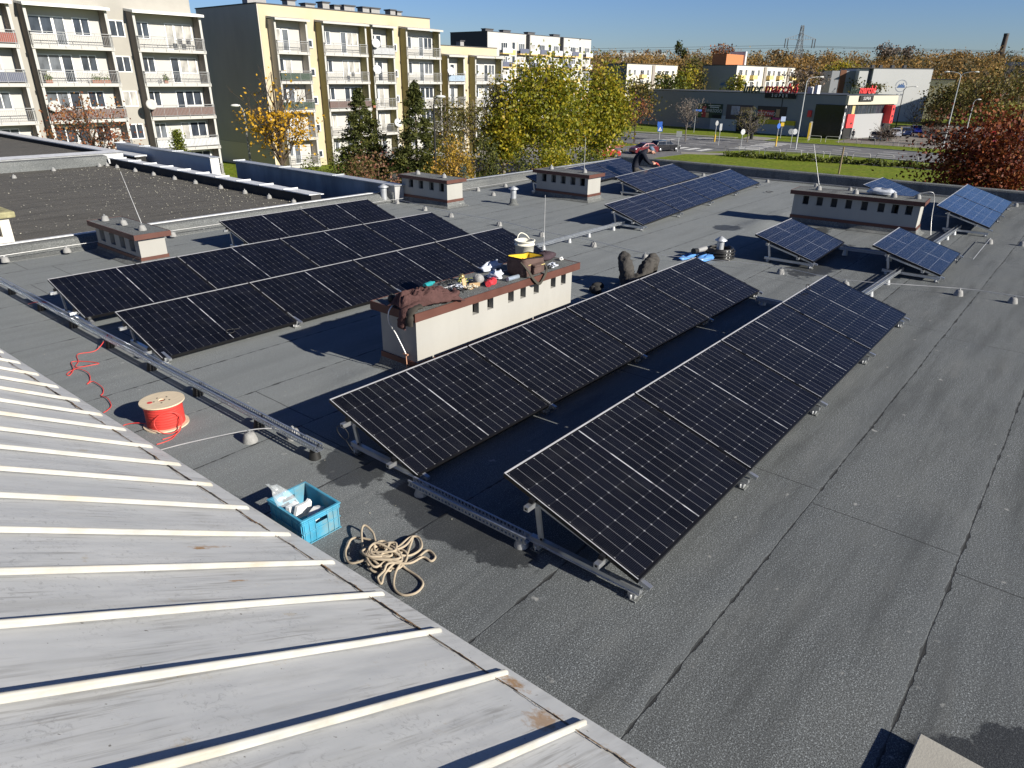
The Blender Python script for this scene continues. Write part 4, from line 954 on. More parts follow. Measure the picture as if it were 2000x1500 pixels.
def toolbag():
    root = thing('tool_bag', 'brown fabric tool bag with yellow lining and strap over the chimney edge', 'tool bag', (6.52, 5.2, ZT))
    DX = -.34; x0, x1, y0, y1, h = 6.66+DX, 7.06+DX, 5.09, 5.38, .21
    mb = MB(); n = 5; ring = []
    def rr(x0, x1, y0, y1, z, k=6, r=.05):
        P = []
        for cx, cy, a0 in ((x1-r, y1-r, 0), (x0+r, y1-r, 90), (x0+r, y0+r, 180), (x1-r, y0+r, 270)):
            for i in range(k): a = math.radians(a0+90*i/(k-1)); P.append(Vector((cx+r*math.cos(a), cy+r*math.sin(a), z)))
        return P
    lev = [rr(x0+.02, x1-.02, y0+.015, y1-.01, ZT), rr(x0, x1, y0, y1, ZT+.04), rr(x0-.005, x1+.004, y0-.012, y1+.01, ZT+.12), rr(x0, x1, y0+.0, y1, ZT+h)]
    for p in lev[3]: p.z += .02*math.sin(p.x*14)
    inn = [p+Vector(((6.86+DX-p.x)*.06, (5.22-p.y)*.08, 0)) for p in lev[3]]; low = [Vector((p.x, p.y, ZT+.05)) for p in inn]
    vs = [p for L in lev for p in L]; k = len(lev[0]); fs = [(i*k+j, i*k+(j+1) % k, (i+1)*k+(j+1) % k, (i+1)*k+j) for i in range(3) for j in range(k)]
    mb.add(vs, fs, 0, True); mb.add(lev[0], [tuple(range(k-1, -1, -1))], 0); mb.build('body', M_BAG, root)
    mb = MB(); mb.add(lev[3]+inn+low, [(j, (j+1) % k, k+(j+1) % k, k+j) for j in range(k)]+[(k+j, k+(j+1) % k, 2*k+(j+1) % k, 2*k+j) for j in range(k)], 0, True); mb.add(low, [tuple(range(k))], 0)
    mb.build('lining', pm('yellow lining', (.62, .42, .02), .8, 0, .1), root)
    mb = MB(); mb.tube([p+Vector((0, 0, .004)) for p in lev[3]], .008, 6, 0, True); mb.build('rim', M_BLK, root)
    mb = MB(); mb.cbox((6.88+DX, y0-.035, ZT+.085), .20, .05, .105); mb.cbox((6.88+DX, y0-.045, ZT+.135), .21, .06, .025, 0, 0, .25); bevel(mb.build('pocket', M_BAG, root), .012)
    mb = MB(); mb.cbox((6.93+DX, y0-.0765, ZT+.137), .07, .002, .008); mb.cbox((6.74+DX, y0-.0185, ZT+.15), .05, .003, .006); mb.build('stitching', pm('yellow thread', (.6, .5, .2), .8), root)
    mb = MB(); pts = smooth_pts([(x0-.0, 5.14, ZT+.19), (6.68+DX, 5.05, ZT+.10), (6.75+DX, 5.02, ZT-.01), (6.84+DX, 5.02, ZT-.085), (6.9+DX, 5.02, ZT-.09), (6.99+DX, 5.02, ZT-.0), (7.05+DX, 5.05, ZT+.06), (7.07+DX, 5.14, ZT+.15)], 6)
    for a, b_ in zip(pts[:-1], pts[1:]): mb.bar(a, b_, .032, .006, 0, (0, -1, .2))
    mb.build('strap', pm('olive webbing', (.05, .045, .035), .9), root)
    mb = MB(); mb.tube([(6.69+DX, 5.15, ZT+.12), (6.675+DX, 5.13, ZT+.235)], .009, 8); mb.tube([(6.72+DX, 5.28, ZT+.1), (6.71+DX, 5.30, ZT+.22)], .006, 6); mb.build('tool', pm('orange grip', (.65, .18, .05), .5), root)
toolbag()
o = MB()
def lumpy(name, label, c, rx, ry, rz, mat, cat, seed, rz_rot=0, amt=.25, n=18, m=12):
    r = random.Random(seed); M = Matrix.Rotation(rz_rot, 3, 'Z'); mb = MB(); vs = []
    ph = [r.uniform(0, 6.3) for _ in range(6)]
    for i in range(m+1):
        t = math.pi*i/m
        for k in range(n):
            a = 2*math.pi*k/n; f = 1+amt*(.5*math.sin(3*a+ph[0]+2*t)+.35*math.sin(5*a-ph[1]+3*t)+.3*math.sin(7*t+ph[2]+a))
            sx = math.copysign(abs(math.cos(a))**.7, math.cos(a)); sy = math.copysign(abs(math.sin(a))**.7, math.sin(a))
            p = M @ Vector((rx*math.sin(t)**.7*sx*f, ry*math.sin(t)**.7*sy*f, 0)); z = rz*(1-math.cos(t))*(1 if t < 2.6 else f); vs.append((c[0]+p.x, c[1]+p.y, c[2]+max(0, z)))
    mb.add(vs, [(i*n+k, i*n+(k+1) % n, (i+1)*n+(k+1) % n, (i+1)*n+k) for i in range(m) for k in range(n)], 0, True)
    return tag(mb.build(name, mat), label, cat)
lumpy('pouch', 'dark plum fabric tool pouch lying behind the bucket on the long chimney', (7.22, 5.46, ZT), .17, .10, .055, M_BAG2, 'pouch', 2, .1, .1)
M_FILMW = pm('white plastic bag', (.62, .66, .74), .35, 0, .15, 20)
lumpy('plastic_bag', 'bluish white plastic bag lying behind the tool bag on the long chimney', (6.35, 5.64, ZT), .17, .06, .045, M_FILMW, 'plastic bag', 4, .1, .35)
lumpy('plastic_bag', 'crumpled clear plastic bag beside the red gloves on the long chimney', (6.08, 5.33, ZT), .10, .075, .045, M_FILMW, 'plastic bag', 6, .3, .4)
lumpy('plastic_bag', 'white plastic scrap right of the tool bag on the long chimney', (6.98, 5.17, ZT), .08, .055, .022, M_FILMW, 'plastic bag', 16, .3, .5)
lumpy('paper_scrap', 'small white crumpled paper at the far tip of the long chimney', (7.36, 5.30, ZT), .03, .025, .016, M_WPL, 'paper', 17, .3, .4)
def gloves():
    mg = pm('red glove', (.58, .035, .05), .7, 0, .15, 20, .4, 60)
    root = thing('work_glove', 'pair of crumpled red work gloves on the long chimney', 'gloves', (5.86, 5.2, ZT)); mb = MB()
    for k, (x, y, a) in enumerate(((5.82, 5.20, .5), (5.92, 5.24, .9))):
        d = Vector((math.cos(a), math.sin(a), 0)); n = Vector((-d.y, d.x, 0)); p = Vector((x, y, ZT+.03)); mb.sphere(p, .06, .05, .034, 10, 6, 0, Matrix.Rotation(a, 3, 'Z'))
        for f in range(4): q = p+d*.035+n*(.021*(f-1.5)); mb.tube([q, q+d*.03+Vector((0, 0, .006)), q+d*.055+n*(.004*(f-1.5))-Vector((0, 0, .012))], [.012, .011, .008], 7)
        q = p+n*.035; mb.tube([q, q+n*.022+d*.015, q+n*.028+d*.035], [.013, .011, .008], 7); mb.tube([p-d*.03, p-d*.07], [.033, .036], 10)
        mb.build('glove', mg, root); mb = MB()
gloves()
def tube_item(name, label, pts, r, mat, cat): mb = MB(); mb.tube([Vector(p) for p in pts], r, 14); return tag(mb.build(name, mat), label, cat)
tube_item('sealant_tube', 'silvery tube with dark end lying in front of the tool bag', [(6.08, 5.15, ZT+.026), (6.27, 5.14, ZT+.026), (6.275, 5.14, ZT+.026)], [.026, .026, .02], pm('silver blue foil', (.45, .52, .62), .3, .5), 'tube')
lumpy('tin', 'round grey weight near the red gloves on the long chimney', (5.78, 5.34, ZT), .06, .06, .055, M_CONC, 'weight', 7, 0, .05)
def carton():
    root = thing('cardboard_box', 'torn cardboard box flap standing among fittings on the long chimney', 'cardboard', (5.6, 5.3, ZT)); m = pm('cardboard', (.48, .33, .18), .85, 0, .1, 12)
    mb = MB(); mb.cbox((5.56, 5.36, ZT+.05), .08, .006, .1, .3, 0, -.25); mb.cbox((5.65, 5.28, ZT+.025), .13, .006, .05, -.5, 0, .3); mb.cbox((5.58, 5.29, ZT+.004), .13, .10, .006, .2); mb.build('flap', m, root)
    mb = MB()
    for i in range(26): mb.cbox((5.54+rnd.uniform(-.06, .09), 5.24+rnd.uniform(-.05, .06), ZT+.012+rnd.uniform(0, .025)), .022, .012, .01, rnd.uniform(0, 3), 0, rnd.uniform(-.6, .6))
    mb.build('connector', pm('cream connectors', (.6, .56, .44), .5, 0, .3, 40), root)
carton()
def drill():
    root = thing('cordless_drill', 'teal and black cordless drill lying beside the brown jacket', 'drill', (5.2, 5.6, ZT)); mt = pm('teal plastic', (.02, .25, .27), .4)
    mb = MB(); mb.tube([(5.15, 5.58, ZT+.06), (5.27, 5.60, ZT+.06)], .028, 12); mb.tube([(5.27, 5.60, ZT+.06), (5.33, 5.61, ZT+.06)], [.022, .012], 12, 0); mb.build('housing', mt, root)
    mb = MB(); mb.tube([(5.17, 5.585, ZT+.05), (5.14, 5.60, ZT+.02)], .018, 10); mb.cbox((5.12, 5.61, ZT+.022), .07, .05, .044, .2); mb.build('grip', M_BLK, root)
drill()
def clips(label, c, n, sx, sy, mat, seed, s=.03, name='fittings_heap', cat='fittings'):
    r = random.Random(seed); mb = MB()
    for i in range(n):
        p = Vector((c[0]+r.gauss(0, sx), c[1]+r.gauss(0, sy), ZT+.008+r.random()*.035)); d = Vector((r.uniform(-1, 1), r.uniform(-1, 1), r.uniform(-.3, .3)))*s
        mb.tube([p-d, p+Vector((0, 0, .01)), p+d], .0045, 5)
    return tag(mb.build(name, mat), label, cat)
clips('heap of black cable connectors right of the brown jacket', (5.32, 5.27), 60, .06, .05, M_BLACKP, 1)
clips('loose black connectors at the back of the chimney cap', (5.55, 5.58), 22, .07, .035, M_BLACKP, 2)
clips('tangle of dark ties and scraps right of the tool bag', (6.86, 5.14), 30, .05, .03, M_BLACKP, 8)
clips('little pile of yellowish clips behind the carton', (5.72, 5.50), 14, .06, .03, pm('lime plastic', (.35, .38, .08), .5), 3, .02)
lumpy('foam_can', 'small brass coloured can top at the back of the chimney cap', (5.75, 5.58, ZT), .035, .035, .04, pm('brass', (.45, .34, .16), .35, .7), 'can', 9, 0, .05)
lumpy('tape_measure', 'small black clamp with grey jaws left of the brown jacket', (4.62, 5.52, ZT), .05, .035, .045, M_BLACKP, 'clamp', 10, .3, .12)
lumpy('plastic_bottle', 'pale green bottle top behind the brown jacket', (4.86, 5.62, ZT), .045, .022, .022, pm('pale teal', (.35, .55, .52), .4), 'bottle', 11, .4, .08)
clips('clear plastic wrapping strands beside the black connectors', (5.42, 5.34), 14, .05, .04, M_FILMW, 12, .045)
lumpy('wrapped_bundle', 'bundle wrapped in clear film on the cap of the eight-slot chimney', (16.95, 3.75, .737), .15, .26, .065, pm('grey film', (.42, .45, .50), .25, 0, .3, 9), 'bundle', 13, .1, .25)
# hose coil
root = thing('hose_coil', 'coil of black corrugated conduit around the pale vent pipe', 'hose', (12.03, 5.12, 0)); mb = MB()
pts = []
for i in range(24*9):
    a = 2*math.pi*i/24; k = i/24; R = .235+.025*math.sin(k*2.1); pts.append((12.03+R*math.cos(a), 5.12+R*math.sin(a), .018+.019*k))
mb.tube(pts, [.016+.003*(j % 2) for j in range(len(pts))], 8); mb.build('hose', pm('black conduit', (.016, .016, .017), .45, 0, .2), root)
mb = MB()
for a in (-2.2, -1.9, .6): c_ = Vector((12.03+.225*math.cos(a), 5.12+.225*math.sin(a), .09)); mb.cbox(c_, .055, .012, .19, a)
mb.build('tie', M_WPL, root)
# blue foil bags and glove bundle left of the coil
def bags():
    m = pm('blue foil', (.10, .27, .62), .35, 0, .2, 6)
    lumpy('foil_sheet', 'crumpled blue foil lying farthest left of the hose coil', (11.6, 5.52, .0), .26, .07, .035, m, 'foil', 31, -.1, .3)
    lumpy('foil_sheet', 'folded blue foil lying under the tools beside the hose coil', (11.68, 5.2, .0), .26, .10, .05, m, 'foil', 32, -.15, .25)
    root = thing('angle_grinder', 'grey power tool with black parts resting on the blue foil', 'power tool', (11.7, 5.4, .1)); mb = MB()
    mb.tube([(11.62, 5.36, .17), (11.86, 5.32, .17)], [.04, .05], 12); mb.build('housing', pm('grey tool', (.28, .28, .28), .4), root)
    mb = MB(); mb.tube([(11.50, 5.38, .17), (11.62, 5.36, .17)], [.055, .04], 12); mb.tube([(11.86, 5.32, .17), (11.92, 5.32, .13)], [.04, .045], 12); mb.build('grip', M_BLACKP, root)
bags()
def loopc(label, c, n_, R, mat=M_BLACKP, up=(0, 0, 1), th=.004):
    mb = MB(); q = Vector((0, 0, 1)).rotation_difference(Vector(up).normalized()); pts = []
    for i in range(int(12*n_)): a = 2*math.pi*i/12; pts.append(Vector(c)+q @ Vector((R*math.cos(a), R*math.sin(a)*.8, .004*i/12+.004*math.sin(a*1.7))))
    pts.append(pts[-1]+q @ Vector((R*1.6, -R*.4, 0))); mb.tube(smooth_pts(pts, 2), th, 6); return tag(mb.build('panel_lead', mat), label, 'cable')
loopc('black coiled lead on the lower edge of the panel nearest the red cable', (3.85, 7.63, .145), 2.2, .05, up=(0, -.27, 1))
loopc('black coiled lead standing at the upper edge of the middle left row', (4.05, 10.44, .50), 1.6, .06, up=(.2, -1, .3))
loopc('black coiled lead at the far upper edge of the row nearest the camera', (9.1, 2.62, .55), 1.4, .05, up=(0, -.8, .6))
loopc('black coiled lead on the roof below the far tip of the far front row', (20.6, 7.5, .03), 1.6, .12)
loopc('thin black lead looping behind the clamp of the panel in front of the chimney', (3.02, 4.35, .25), 1.1, .07, up=(1, .2, .2), th=.003)
# ------------------------------------------------------------------ buildings
def glassm(name, col, r=.06):
    m, t, b = newmat(name); n = noise(t, ocoord(t, (1, 1, .4)), 1.7, 3); c = mixc(t, rng(t, n, .35, .65), tuple(x*.6 for x in col), tuple(x*1.4 for x in col)); t.links.new(c, b.inputs[0]); b.inputs['Roughness'].default_value = r; return m
M_GL = [glassm('dark window glass', (.035, .042, .055)), glassm('grey window glass', (.10, .11, .125)), glassm('curtained window glass', (.33, .32, .30), .25)]
M_WF = pm('white window frame', (.78, .78, .77), .5, 0, .03)
_win = {}
def window(parent, x, y, z, w_, h, panes=2, rotz=0, curtain=None, fr=.075, frame=None, nm='window'):
    gi = curtain if curtain is not None else rnd.choice((0, 0, 0, 1, 1, 2))
    key = (round(w_, 2), round(h, 2), panes, gi, fr, frame.name if frame else '')
    if key not in _win:
        a = MB(); b_ = MB(); d = .05
        a.box(0, w_, -d, .01, 0, fr); a.box(0, w_, -d, .01, h-fr, h); pw = (w_-fr)/panes
        for i in range(panes+1): a.box(i*pw, i*pw+fr, -d, .01, fr, h-fr)
        for i in range(panes): b_.box(i*pw+fr, (i+1)*pw, -.022, -.006, fr, h-fr)
        _win[key] = (a.mesh(nm, [frame or M_WF]), b_.mesh('pane', [M_GL[gi]]))
    o = bpy.data.objects.new(nm, _win[key][0]); COL.objects.link(o); o.parent = parent; o.location = Vector((x, y, z))-wt(parent); o.rotation_euler = (0, 0, rotz)
    p = bpy.data.objects.new('pane', _win[key][1]); COL.objects.link(p); p.parent = o
    return o
def railing(parent, x0, x1, y, z, h=1.0, panel=None, side=.9, step=.13):
    mb = MB(); m = [pm('painted railing', (.27, .275, .28), .5, 0, .05)]
    def run(a, b):
        a = Vector(a); b = Vector(b); L = (b-a).length; t = (b-a)/L
        mb.bar(a+Vector((0, 0, h)), b+Vector((0, 0, h)), .05, .05); mb.bar(a+Vector((0, 0, h*.82)), b+Vector((0, 0, h*.82)), .03, .03); mb.bar(a+Vector((0, 0, .12)), b+Vector((0, 0, .12)), .03, .03)
        n = int(L/step)
        for i in range(n+1): p = a+t*(i*L/n); mb.bar(p+Vector((0, 0, .12 if i % 9 else -.15)), p+Vector((0, 0, h*.82 if i % 9 else h)), .02 if i % 9 else .04, .02)
    run((x0, y, z), (x1, y, z)); run((x0, y, z), (x0, y+side, z)); run((x1, y, z), (x1, y+side, z))
    if panel:
        k = len(m); m.append(panel); mb.box(x0+.02, x1-.02, y+.03, y+.045, z+.12, z+h*.8, 1)
    mb.build('railing', m, parent)
def balcony_stack(b, x0, x1, yf, slabs, ztop, proj, mfin, mback, kinds, awn, panels={}, dark=None, single=False, mslab=None):
    """recessed/projecting loggia stack between two fins in front of facade plane y=yf (facing -y)"""
    y0 = yf-proj; zb = slabs[-1]-.25; mslab = mslab or mback
    for xa, xb in ((x0, x0+.20), (x1-.20, x1)):
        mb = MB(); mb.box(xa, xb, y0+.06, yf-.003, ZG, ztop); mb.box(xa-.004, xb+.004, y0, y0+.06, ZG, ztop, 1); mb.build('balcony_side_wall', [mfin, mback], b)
    mb = MB(); mb.box(x0+.2, x1-.2, yf-.045, yf-.003, ZG, ztop-.05); mb.build('balcony_back_wall', mback, b)
    mb = MB(); mb.hexa([(x0-.12, y0-.45, ztop-.10), (x1+.12, y0-.45, ztop-.10), (x1+.12, yf-.01, ztop+.12), (x0-.12, yf-.01, ztop+.12), (x0-.12, y0-.45, ztop+.1), (x1+.12, y0-.45, ztop+.1), (x1+.12, yf-.01, ztop+.30), (x0-.12, yf-.01, ztop+.30)])
    mb.build('balcony_roof', awn, b)
    W = x1-x0
    for i, z in enumerate(slabs):
        mb = MB(); mb.box(x0+.204, x1-.204, y0+.1, yf-.048, z-.22, z); mb.box(x0-.05, x1+.05, y0-.10, y0-.006, z-.24, z+.02); mb.build('balcony_slab', mslab, b)
        if kinds[i] != 'none': railing(b, x0+.05, x1-.05, y0-.13, z+.0, 1.0, panels.get(i))
        yb = yf-.05
        if single:
            window(b, x0+.35, yb, z+.85, 1.0, 1.3, 1); window(b, x0+1.45, yb, z+.05, .8, 2.1, 1)
        elif kinds[i] == 'wl':   # door + windows left, small window right
            window(b, x0+.5, yb, z+.85, 1.75, 1.35, 2); window(b, x0+2.3, yb, z+.05, .85, 2.15, 1); window(b, x1-2.4, yb, z+.85, 1.3, 1.35, 2)
        else:
            window(b, x0+.55, yb, z+.85, 1.2, 1.35, 2); d = max(2.6, W*.52); window(b, x0+d, yb, z+.05, .8, 2.15, 1); window(b, x0+d+.85, yb, z+.85, min(1.7, x1-.45-(x0+d+.85)), 1.35, 2)
def roof_box(b, x, y, z, w_, d, h, mat, capmat):
    mb = MB(); mb.box(x, x+w_, y, y+d, z-.05, z+h); mb.box(x-.12, x+w_+.12, y-.12, y+d+.12, z+h, z+h+.14, 1); mb.build('chimney', [mat, capmat], b)
M_B1 = pm('pale grey render', (.335, .32, .29), .9, 0, .05, .8, 0, 40, .2, None, (.36, .34, .30), .25)
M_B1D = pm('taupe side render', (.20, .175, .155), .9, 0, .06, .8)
M_BW = pm('bright white render', (.45, .44, .415), .9, 0, .03, .8)
M_AWN = pm('white corrugated sheet', (.72, .71, .68), .5, 0, .12, 9, 0, 40, .4, (14, .3, .3))
M_BRN = pm('brown slats', (.16, .10, .085), .8, 0, .3, 14, 0, 40, .2, (6, 1, .3)); M_NAVY = pm('navy screen', (.10, .11, .16), .8); M_BLUEP = pm('light blue screen', (.42, .54, .68), .8, 0, .2, 9); M_GREENP = pm('green slats', (.03, .06, .035), .8, 0, .3, 20, 0, 40, .2, (6, 1, .2)); M_LGR = pm('light grey screen', (.55, .56, .58), .7)
SL5 = [4.88, 2.10, -.71, -3.45, -6.1]
def block1():
    b = thing('apartment_building', 'pale grey five-storey apartment block with white balcony stacks at the left edge', 'building', (20, 75, ZG)); yf = 69.0
    mb = MB(); mb.box(-4, 36.0, yf, yf+12, ZG, 9.9); mb.build('wall', M_B1, b)
    mb = MB(); mb.box(-4.1, 36.1, yf-.1, yf+12.1, 9.9, 10.05); mb.build('roof', M_DARK, b)
    for x0, x1, kinds, pan in ((12.5, 21.0, ['wl']*5, {0: pm('red brown screen', (.25, .07, .05), .8), 1: M_NAVY}), (21.9, 28.05, ['wl']*5, {2: M_BRN}), (30.1, 36.2, ['wr']*5, {2: M_BRN, 3: M_LGR})):
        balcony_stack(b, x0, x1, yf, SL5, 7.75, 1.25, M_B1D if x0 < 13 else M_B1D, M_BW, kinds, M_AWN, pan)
    for x, w_ in ((28.5, 1.25),):
        for z in SL5: window(b, x, yf-.003, z+.9, w_, 1.3, 2)
    for x, y, d in ((22.4, 67.6, -.15), (30.15, 67.6, -.15)):   # satellite dishes
        mb = MB(); mb.lathe([(.001, 0), (.25, .03), (.45, .10), (.45, .115), (.25, .05), (.001, .02)], (x, y-.25, .38), 20, 0, True, (-.3, -1, .35)); mb.tube([(x, y, .0), (x, y-.2, .3)], .03, 6); mb.build('satellite_dish', M_BW, b)
block1()
def clutter():
    mp = pm('terracotta', (.30, .12, .07), .8); mg = pm('balcony plant', (.10, .17, .03), .8, 0, .4, 6); mc_ = pm('garden chair', (.06, .06, .065), .6)
    yb = 69.0-1.05
    for x, z, w_, lab in ((26.6, 2.12, 1.5, 'long green balcony planter on the third floor, right part of the middle white stack'), (22.6, 2.12, .5, 'potted plant at the left of the third-floor balcony in the middle white stack'), (32.1, 2.12, .35, 'small terracotta pot on the third-floor balcony of the right white stack'), (56.2, -.45, .5, 'potted plant on a balcony of the cream block')):
        y = yb if x < 40 else 68.2; root = thing('potted_plant', lab, 'potted plant', (x, y, z)); mb = MB(); mb.box(-w_/2, w_/2, -.12, .12, 0, .26); bevel(mb.build('pot', mp, root, True), .02)
        g = np.random.default_rng(int(x*10)); n = 160; leafmesh('foliage', np.stack([g.uniform(-w_/2, w_/2, n), g.normal(size=n)*.12, .26+np.abs(g.normal(size=n))*.22], 1), .13, g.random(n), L_BAL, root).location = (0, 0, 0)
    for x, z, y, lab in ((34.1, 4.9, yb, 'left folding chair on the top balcony of the right white stack'), (34.9, 4.9, yb, 'right folding chair on the top balcony of the right white stack'), (22.5, 2.12, yb+.3, 'dark chair at the left end of the third-floor balcony'), (53.6, 2.35, 68.2, 'dark chair on a middle balcony of the cream block')):
        root = thing('balcony_chair', lab, 'chair', (x, y, z)); mb = MB(); mb.box(-.22, .22, -.2, .2, .42, .46); mb.build('seat', mc_, root, True); mb = MB(); mb.box(-.22, .22, .18, .22, .5, .92); mb.build('backrest', mc_, root, True)
        for a in (-.2, .2):
            for b_ in (-.18, .18): mb = MB(); mb.tube([(a, b_, 0), (a, b_, .42)], .02, 6); mb.build('leg', mc_, root, True)
M_B2 = pm('cream apartment render', (.47, .405, .28), .9, 0, .05, .7, 0, 40, .2, None, (.45, .38, .26), .25)
M_B2O = pm('olive render', (.30, .265, .125), .9, 0, .06, .8); M_B2G = pm('dark grey gable render', (.52, .47, .41), .9, 0, .09, .35, 0, 40, .2, (1, 1, .35)); M_B2L = pm('beige plinth', (.66, .58, .46), .9, 0, .05)
M_CHD = pm('dark chimney cap', (.05, .05, .055), .7)
def block2():
    b = thing('apartment_building', 'cream five-storey apartment block with olive balcony sides and dark grey gable', 'building', (55, 75, ZG)); yf = 69.2; X = 43.0
    mb = MB(); mb.box(X+.12, X+23.5, yf, yf+12, ZG, 9.35); mb.build('wall', M_B2, b)
    mb = MB(); mb.box(X, X+.118, yf+.02, yf+12.05, ZG+2.4, 9.37); mb.box(X, X+.118, yf+.02, yf+12.05, ZG, ZG+2.38, 1); mb.build('gable', [M_B2G, M_B2L], b)
    mb = MB(); mb.box(X-.06, X+23.56, yf-.06, yf+12.1, 9.372, 9.47); mb.build('roof', M_CHD, b)
    mb = MB(); mb.box(X+23.502, X+36.0, yf, yf+12, ZG, 6.55); mb.build('lower_wing', M_B2, b)
    mb = MB(); mb.box(X+23.56, X+36.06, yf-.06, yf+12.1, 6.552, 6.64); mb.build('roof', M_CHD, b)
    sl = [5.12, 2.33, -.47, -3.27, -6.05]
    balcony_stack(b, X+.98, X+4.85, yf, sl, 8.05, 1.15, M_B2G, M_BW, ['wr']*5, M_BW, {1: M_GREENP, 2: M_GREENP}, single=True)
    balcony_stack(b, X+6.7, X+12.6, yf, sl, 8.05, 1.15, M_B2O, M_BW, ['wr']*5, M_BW, {2: M_BRN})
    balcony_stack(b, X+13.3, X+16.6, yf, sl, 8.05, 1.15, M_B2O, M_BW, ['wr']*5, M_BW, {0: M_LGR}, single=True)
    balcony_stack(b, X+18.5, X+24.1, yf, sl, 8.05, 1.15, M_B2O, M_BW, ['wr']*5, M_BW)
    balcony_stack(b, X+25.3, X+28.4, yf, sl[1:], 5.35, 1.15, M_B2O, M_BW, ['wr']*4, M_BW, {0: M_BLUEP}, single=True)
    balcony_stack(b, X+30.4, X+35.9, yf, sl[1:], 5.35, 1.15, M_B2O, M_BW, ['wr']*4, M_BW)
    for x in (5.15, 16.95, 28.7):
        for i, z in enumerate(sl):
            if x > 20 and i == 0: continue
            mb = MB(); mb.box(X+x, X+x+1.0, yf-.09, yf-.002, z+.45, z+1.35); mb.build('window_surround', M_BW, b); window(b, X+x+.1, yf-.092, z+.52, .8, .75, 1, curtain=0)
    mch = pm('grey chimney render', (.28, .275, .27), .9)
    for x, w_, h in ((1.8, 2.2, .9), (6.6, 1.0, .9), (8.9, 1.2, .7), (11.2, .9, 1.0), (12.8, .8, .8), (14.2, 1.5, .9), (16.9, 1.0, .9), (18.2, 1.3, .9), (21.2, .8, .9), (22.3, .7, .8)): roof_box(b, X+x, yf+4.5, 9.45, w_, 1.0, h, mch, M_CHD)
    for x in (26.5, 27.7, 33.): roof_box(b, X+x, yf+4, 6.6, .7, .8, .8, mch, M_CHD)
    for x, z in ((13.55, 3.6), (13.6, 6.3), (25.5, 3.6), (16.3, -2.2)):
        mb = MB(); mb.lathe([(.001, 0), (.3, .03), (.5, .10), (.5, .115), (.3, .05), (.001, .02)], (X+x, yf-1.45, z), 18, 0, True, (-.3, -1, .35)); mb.build('satellite_dish', M_LGR, b)
block2()
def block3():
    b = thing('apartment_building', 'grey apartment block with dark gable and ochre balcony slabs behind the yellow maple', 'building', (140, 115, ZG)); yf = 110.0; X = 122.5
    mg = pm('light grey panel render', (.46, .45, .43), .9, 0, .05, .5); mo = pm('ochre render', (.62, .42, .17), .9)
    mb = MB(); mb.box(X+.1, X+39.3, yf, yf+11, ZG, 11.8); mb.build('wall', mg, b)
    mb = MB(); mb.box(X, X+.098, yf+.02, yf+11.02, ZG, 11.82); mb.build('gable', pm('charcoal gable', (.045, .048, .06), .85, 0, .08, .5), b)
    mb = MB(); mb.box(X-.05, X+39.35, yf-.06, yf+11.06, 11.822, 11.95); mb.build('roof', M_CHD, b)
    for xs in (13.2, 26.1): mb = MB(); mb.box(X+xs, X+xs+.35, yf-.9, yf-.003, ZG, 11.85); mb.build('drain_strip', pm('dark strip', (.07, .07, .075), .8), b)
    zs = [7.86, 5.1, 2.35, -.4, -3.15]; pr = [M_LGR, M_NAVY, M_LGR, M_NAVY, M_LGR, M_LGR, M_NAVY, M_LGR]
    for i, (x0, x1) in enumerate(((4.0, 7.3), (10.0, 13.1), (13.8, 17.2), (17.5, 20.5), (23, 26.0), (26.6, 29.8), (30., 32.8), (36, 38.9))):
        for k, z in enumerate(zs):
            mb = MB(); mb.box(X+x0, X+x1, yf-1.0, yf-.003, z-.22, z); mb.build('balcony_slab', mo, b)
            mb = MB(); mb.box(X+x0+.03, X+x1-.03, yf-1.0, yf-.94, z+.003, z+1.0); mb.build('balcony_panel', pr[(i+k) % 8], b)
            mb = MB(); mb.box(X+x0+.1, X+x1-.1, yf-.05, yf-.003, z+.003, z+2.3); mb.build('balcony_recess', M_BW if (i % 2) else M_LGR, b); window(b, X+x0+.4, yf-.055, z+.1, 2.2, 2.0, 3, curtain=(i+k) % 3)
    for x in (8.2, 21.6, 34.):
        for z in zs: window(b, X+x, yf-.003, z+.8, 1.1, 1.5, 1, curtain=0); 
        for z in zs[1:]: mb = MB(); mb.box(X+x-.2, X+x+1.3, yf-.03, yf-.003, z+2.4, z+3.4); mb.build('ochre_panel', mo, b)
    for x in (5, 11, 20, 30): roof_box(b, X+x, yf+5, 11.9, 2.6, 1.2, .8, pm('dark chimney', (.08, .08, .085), .8), M_CHD)
block3()
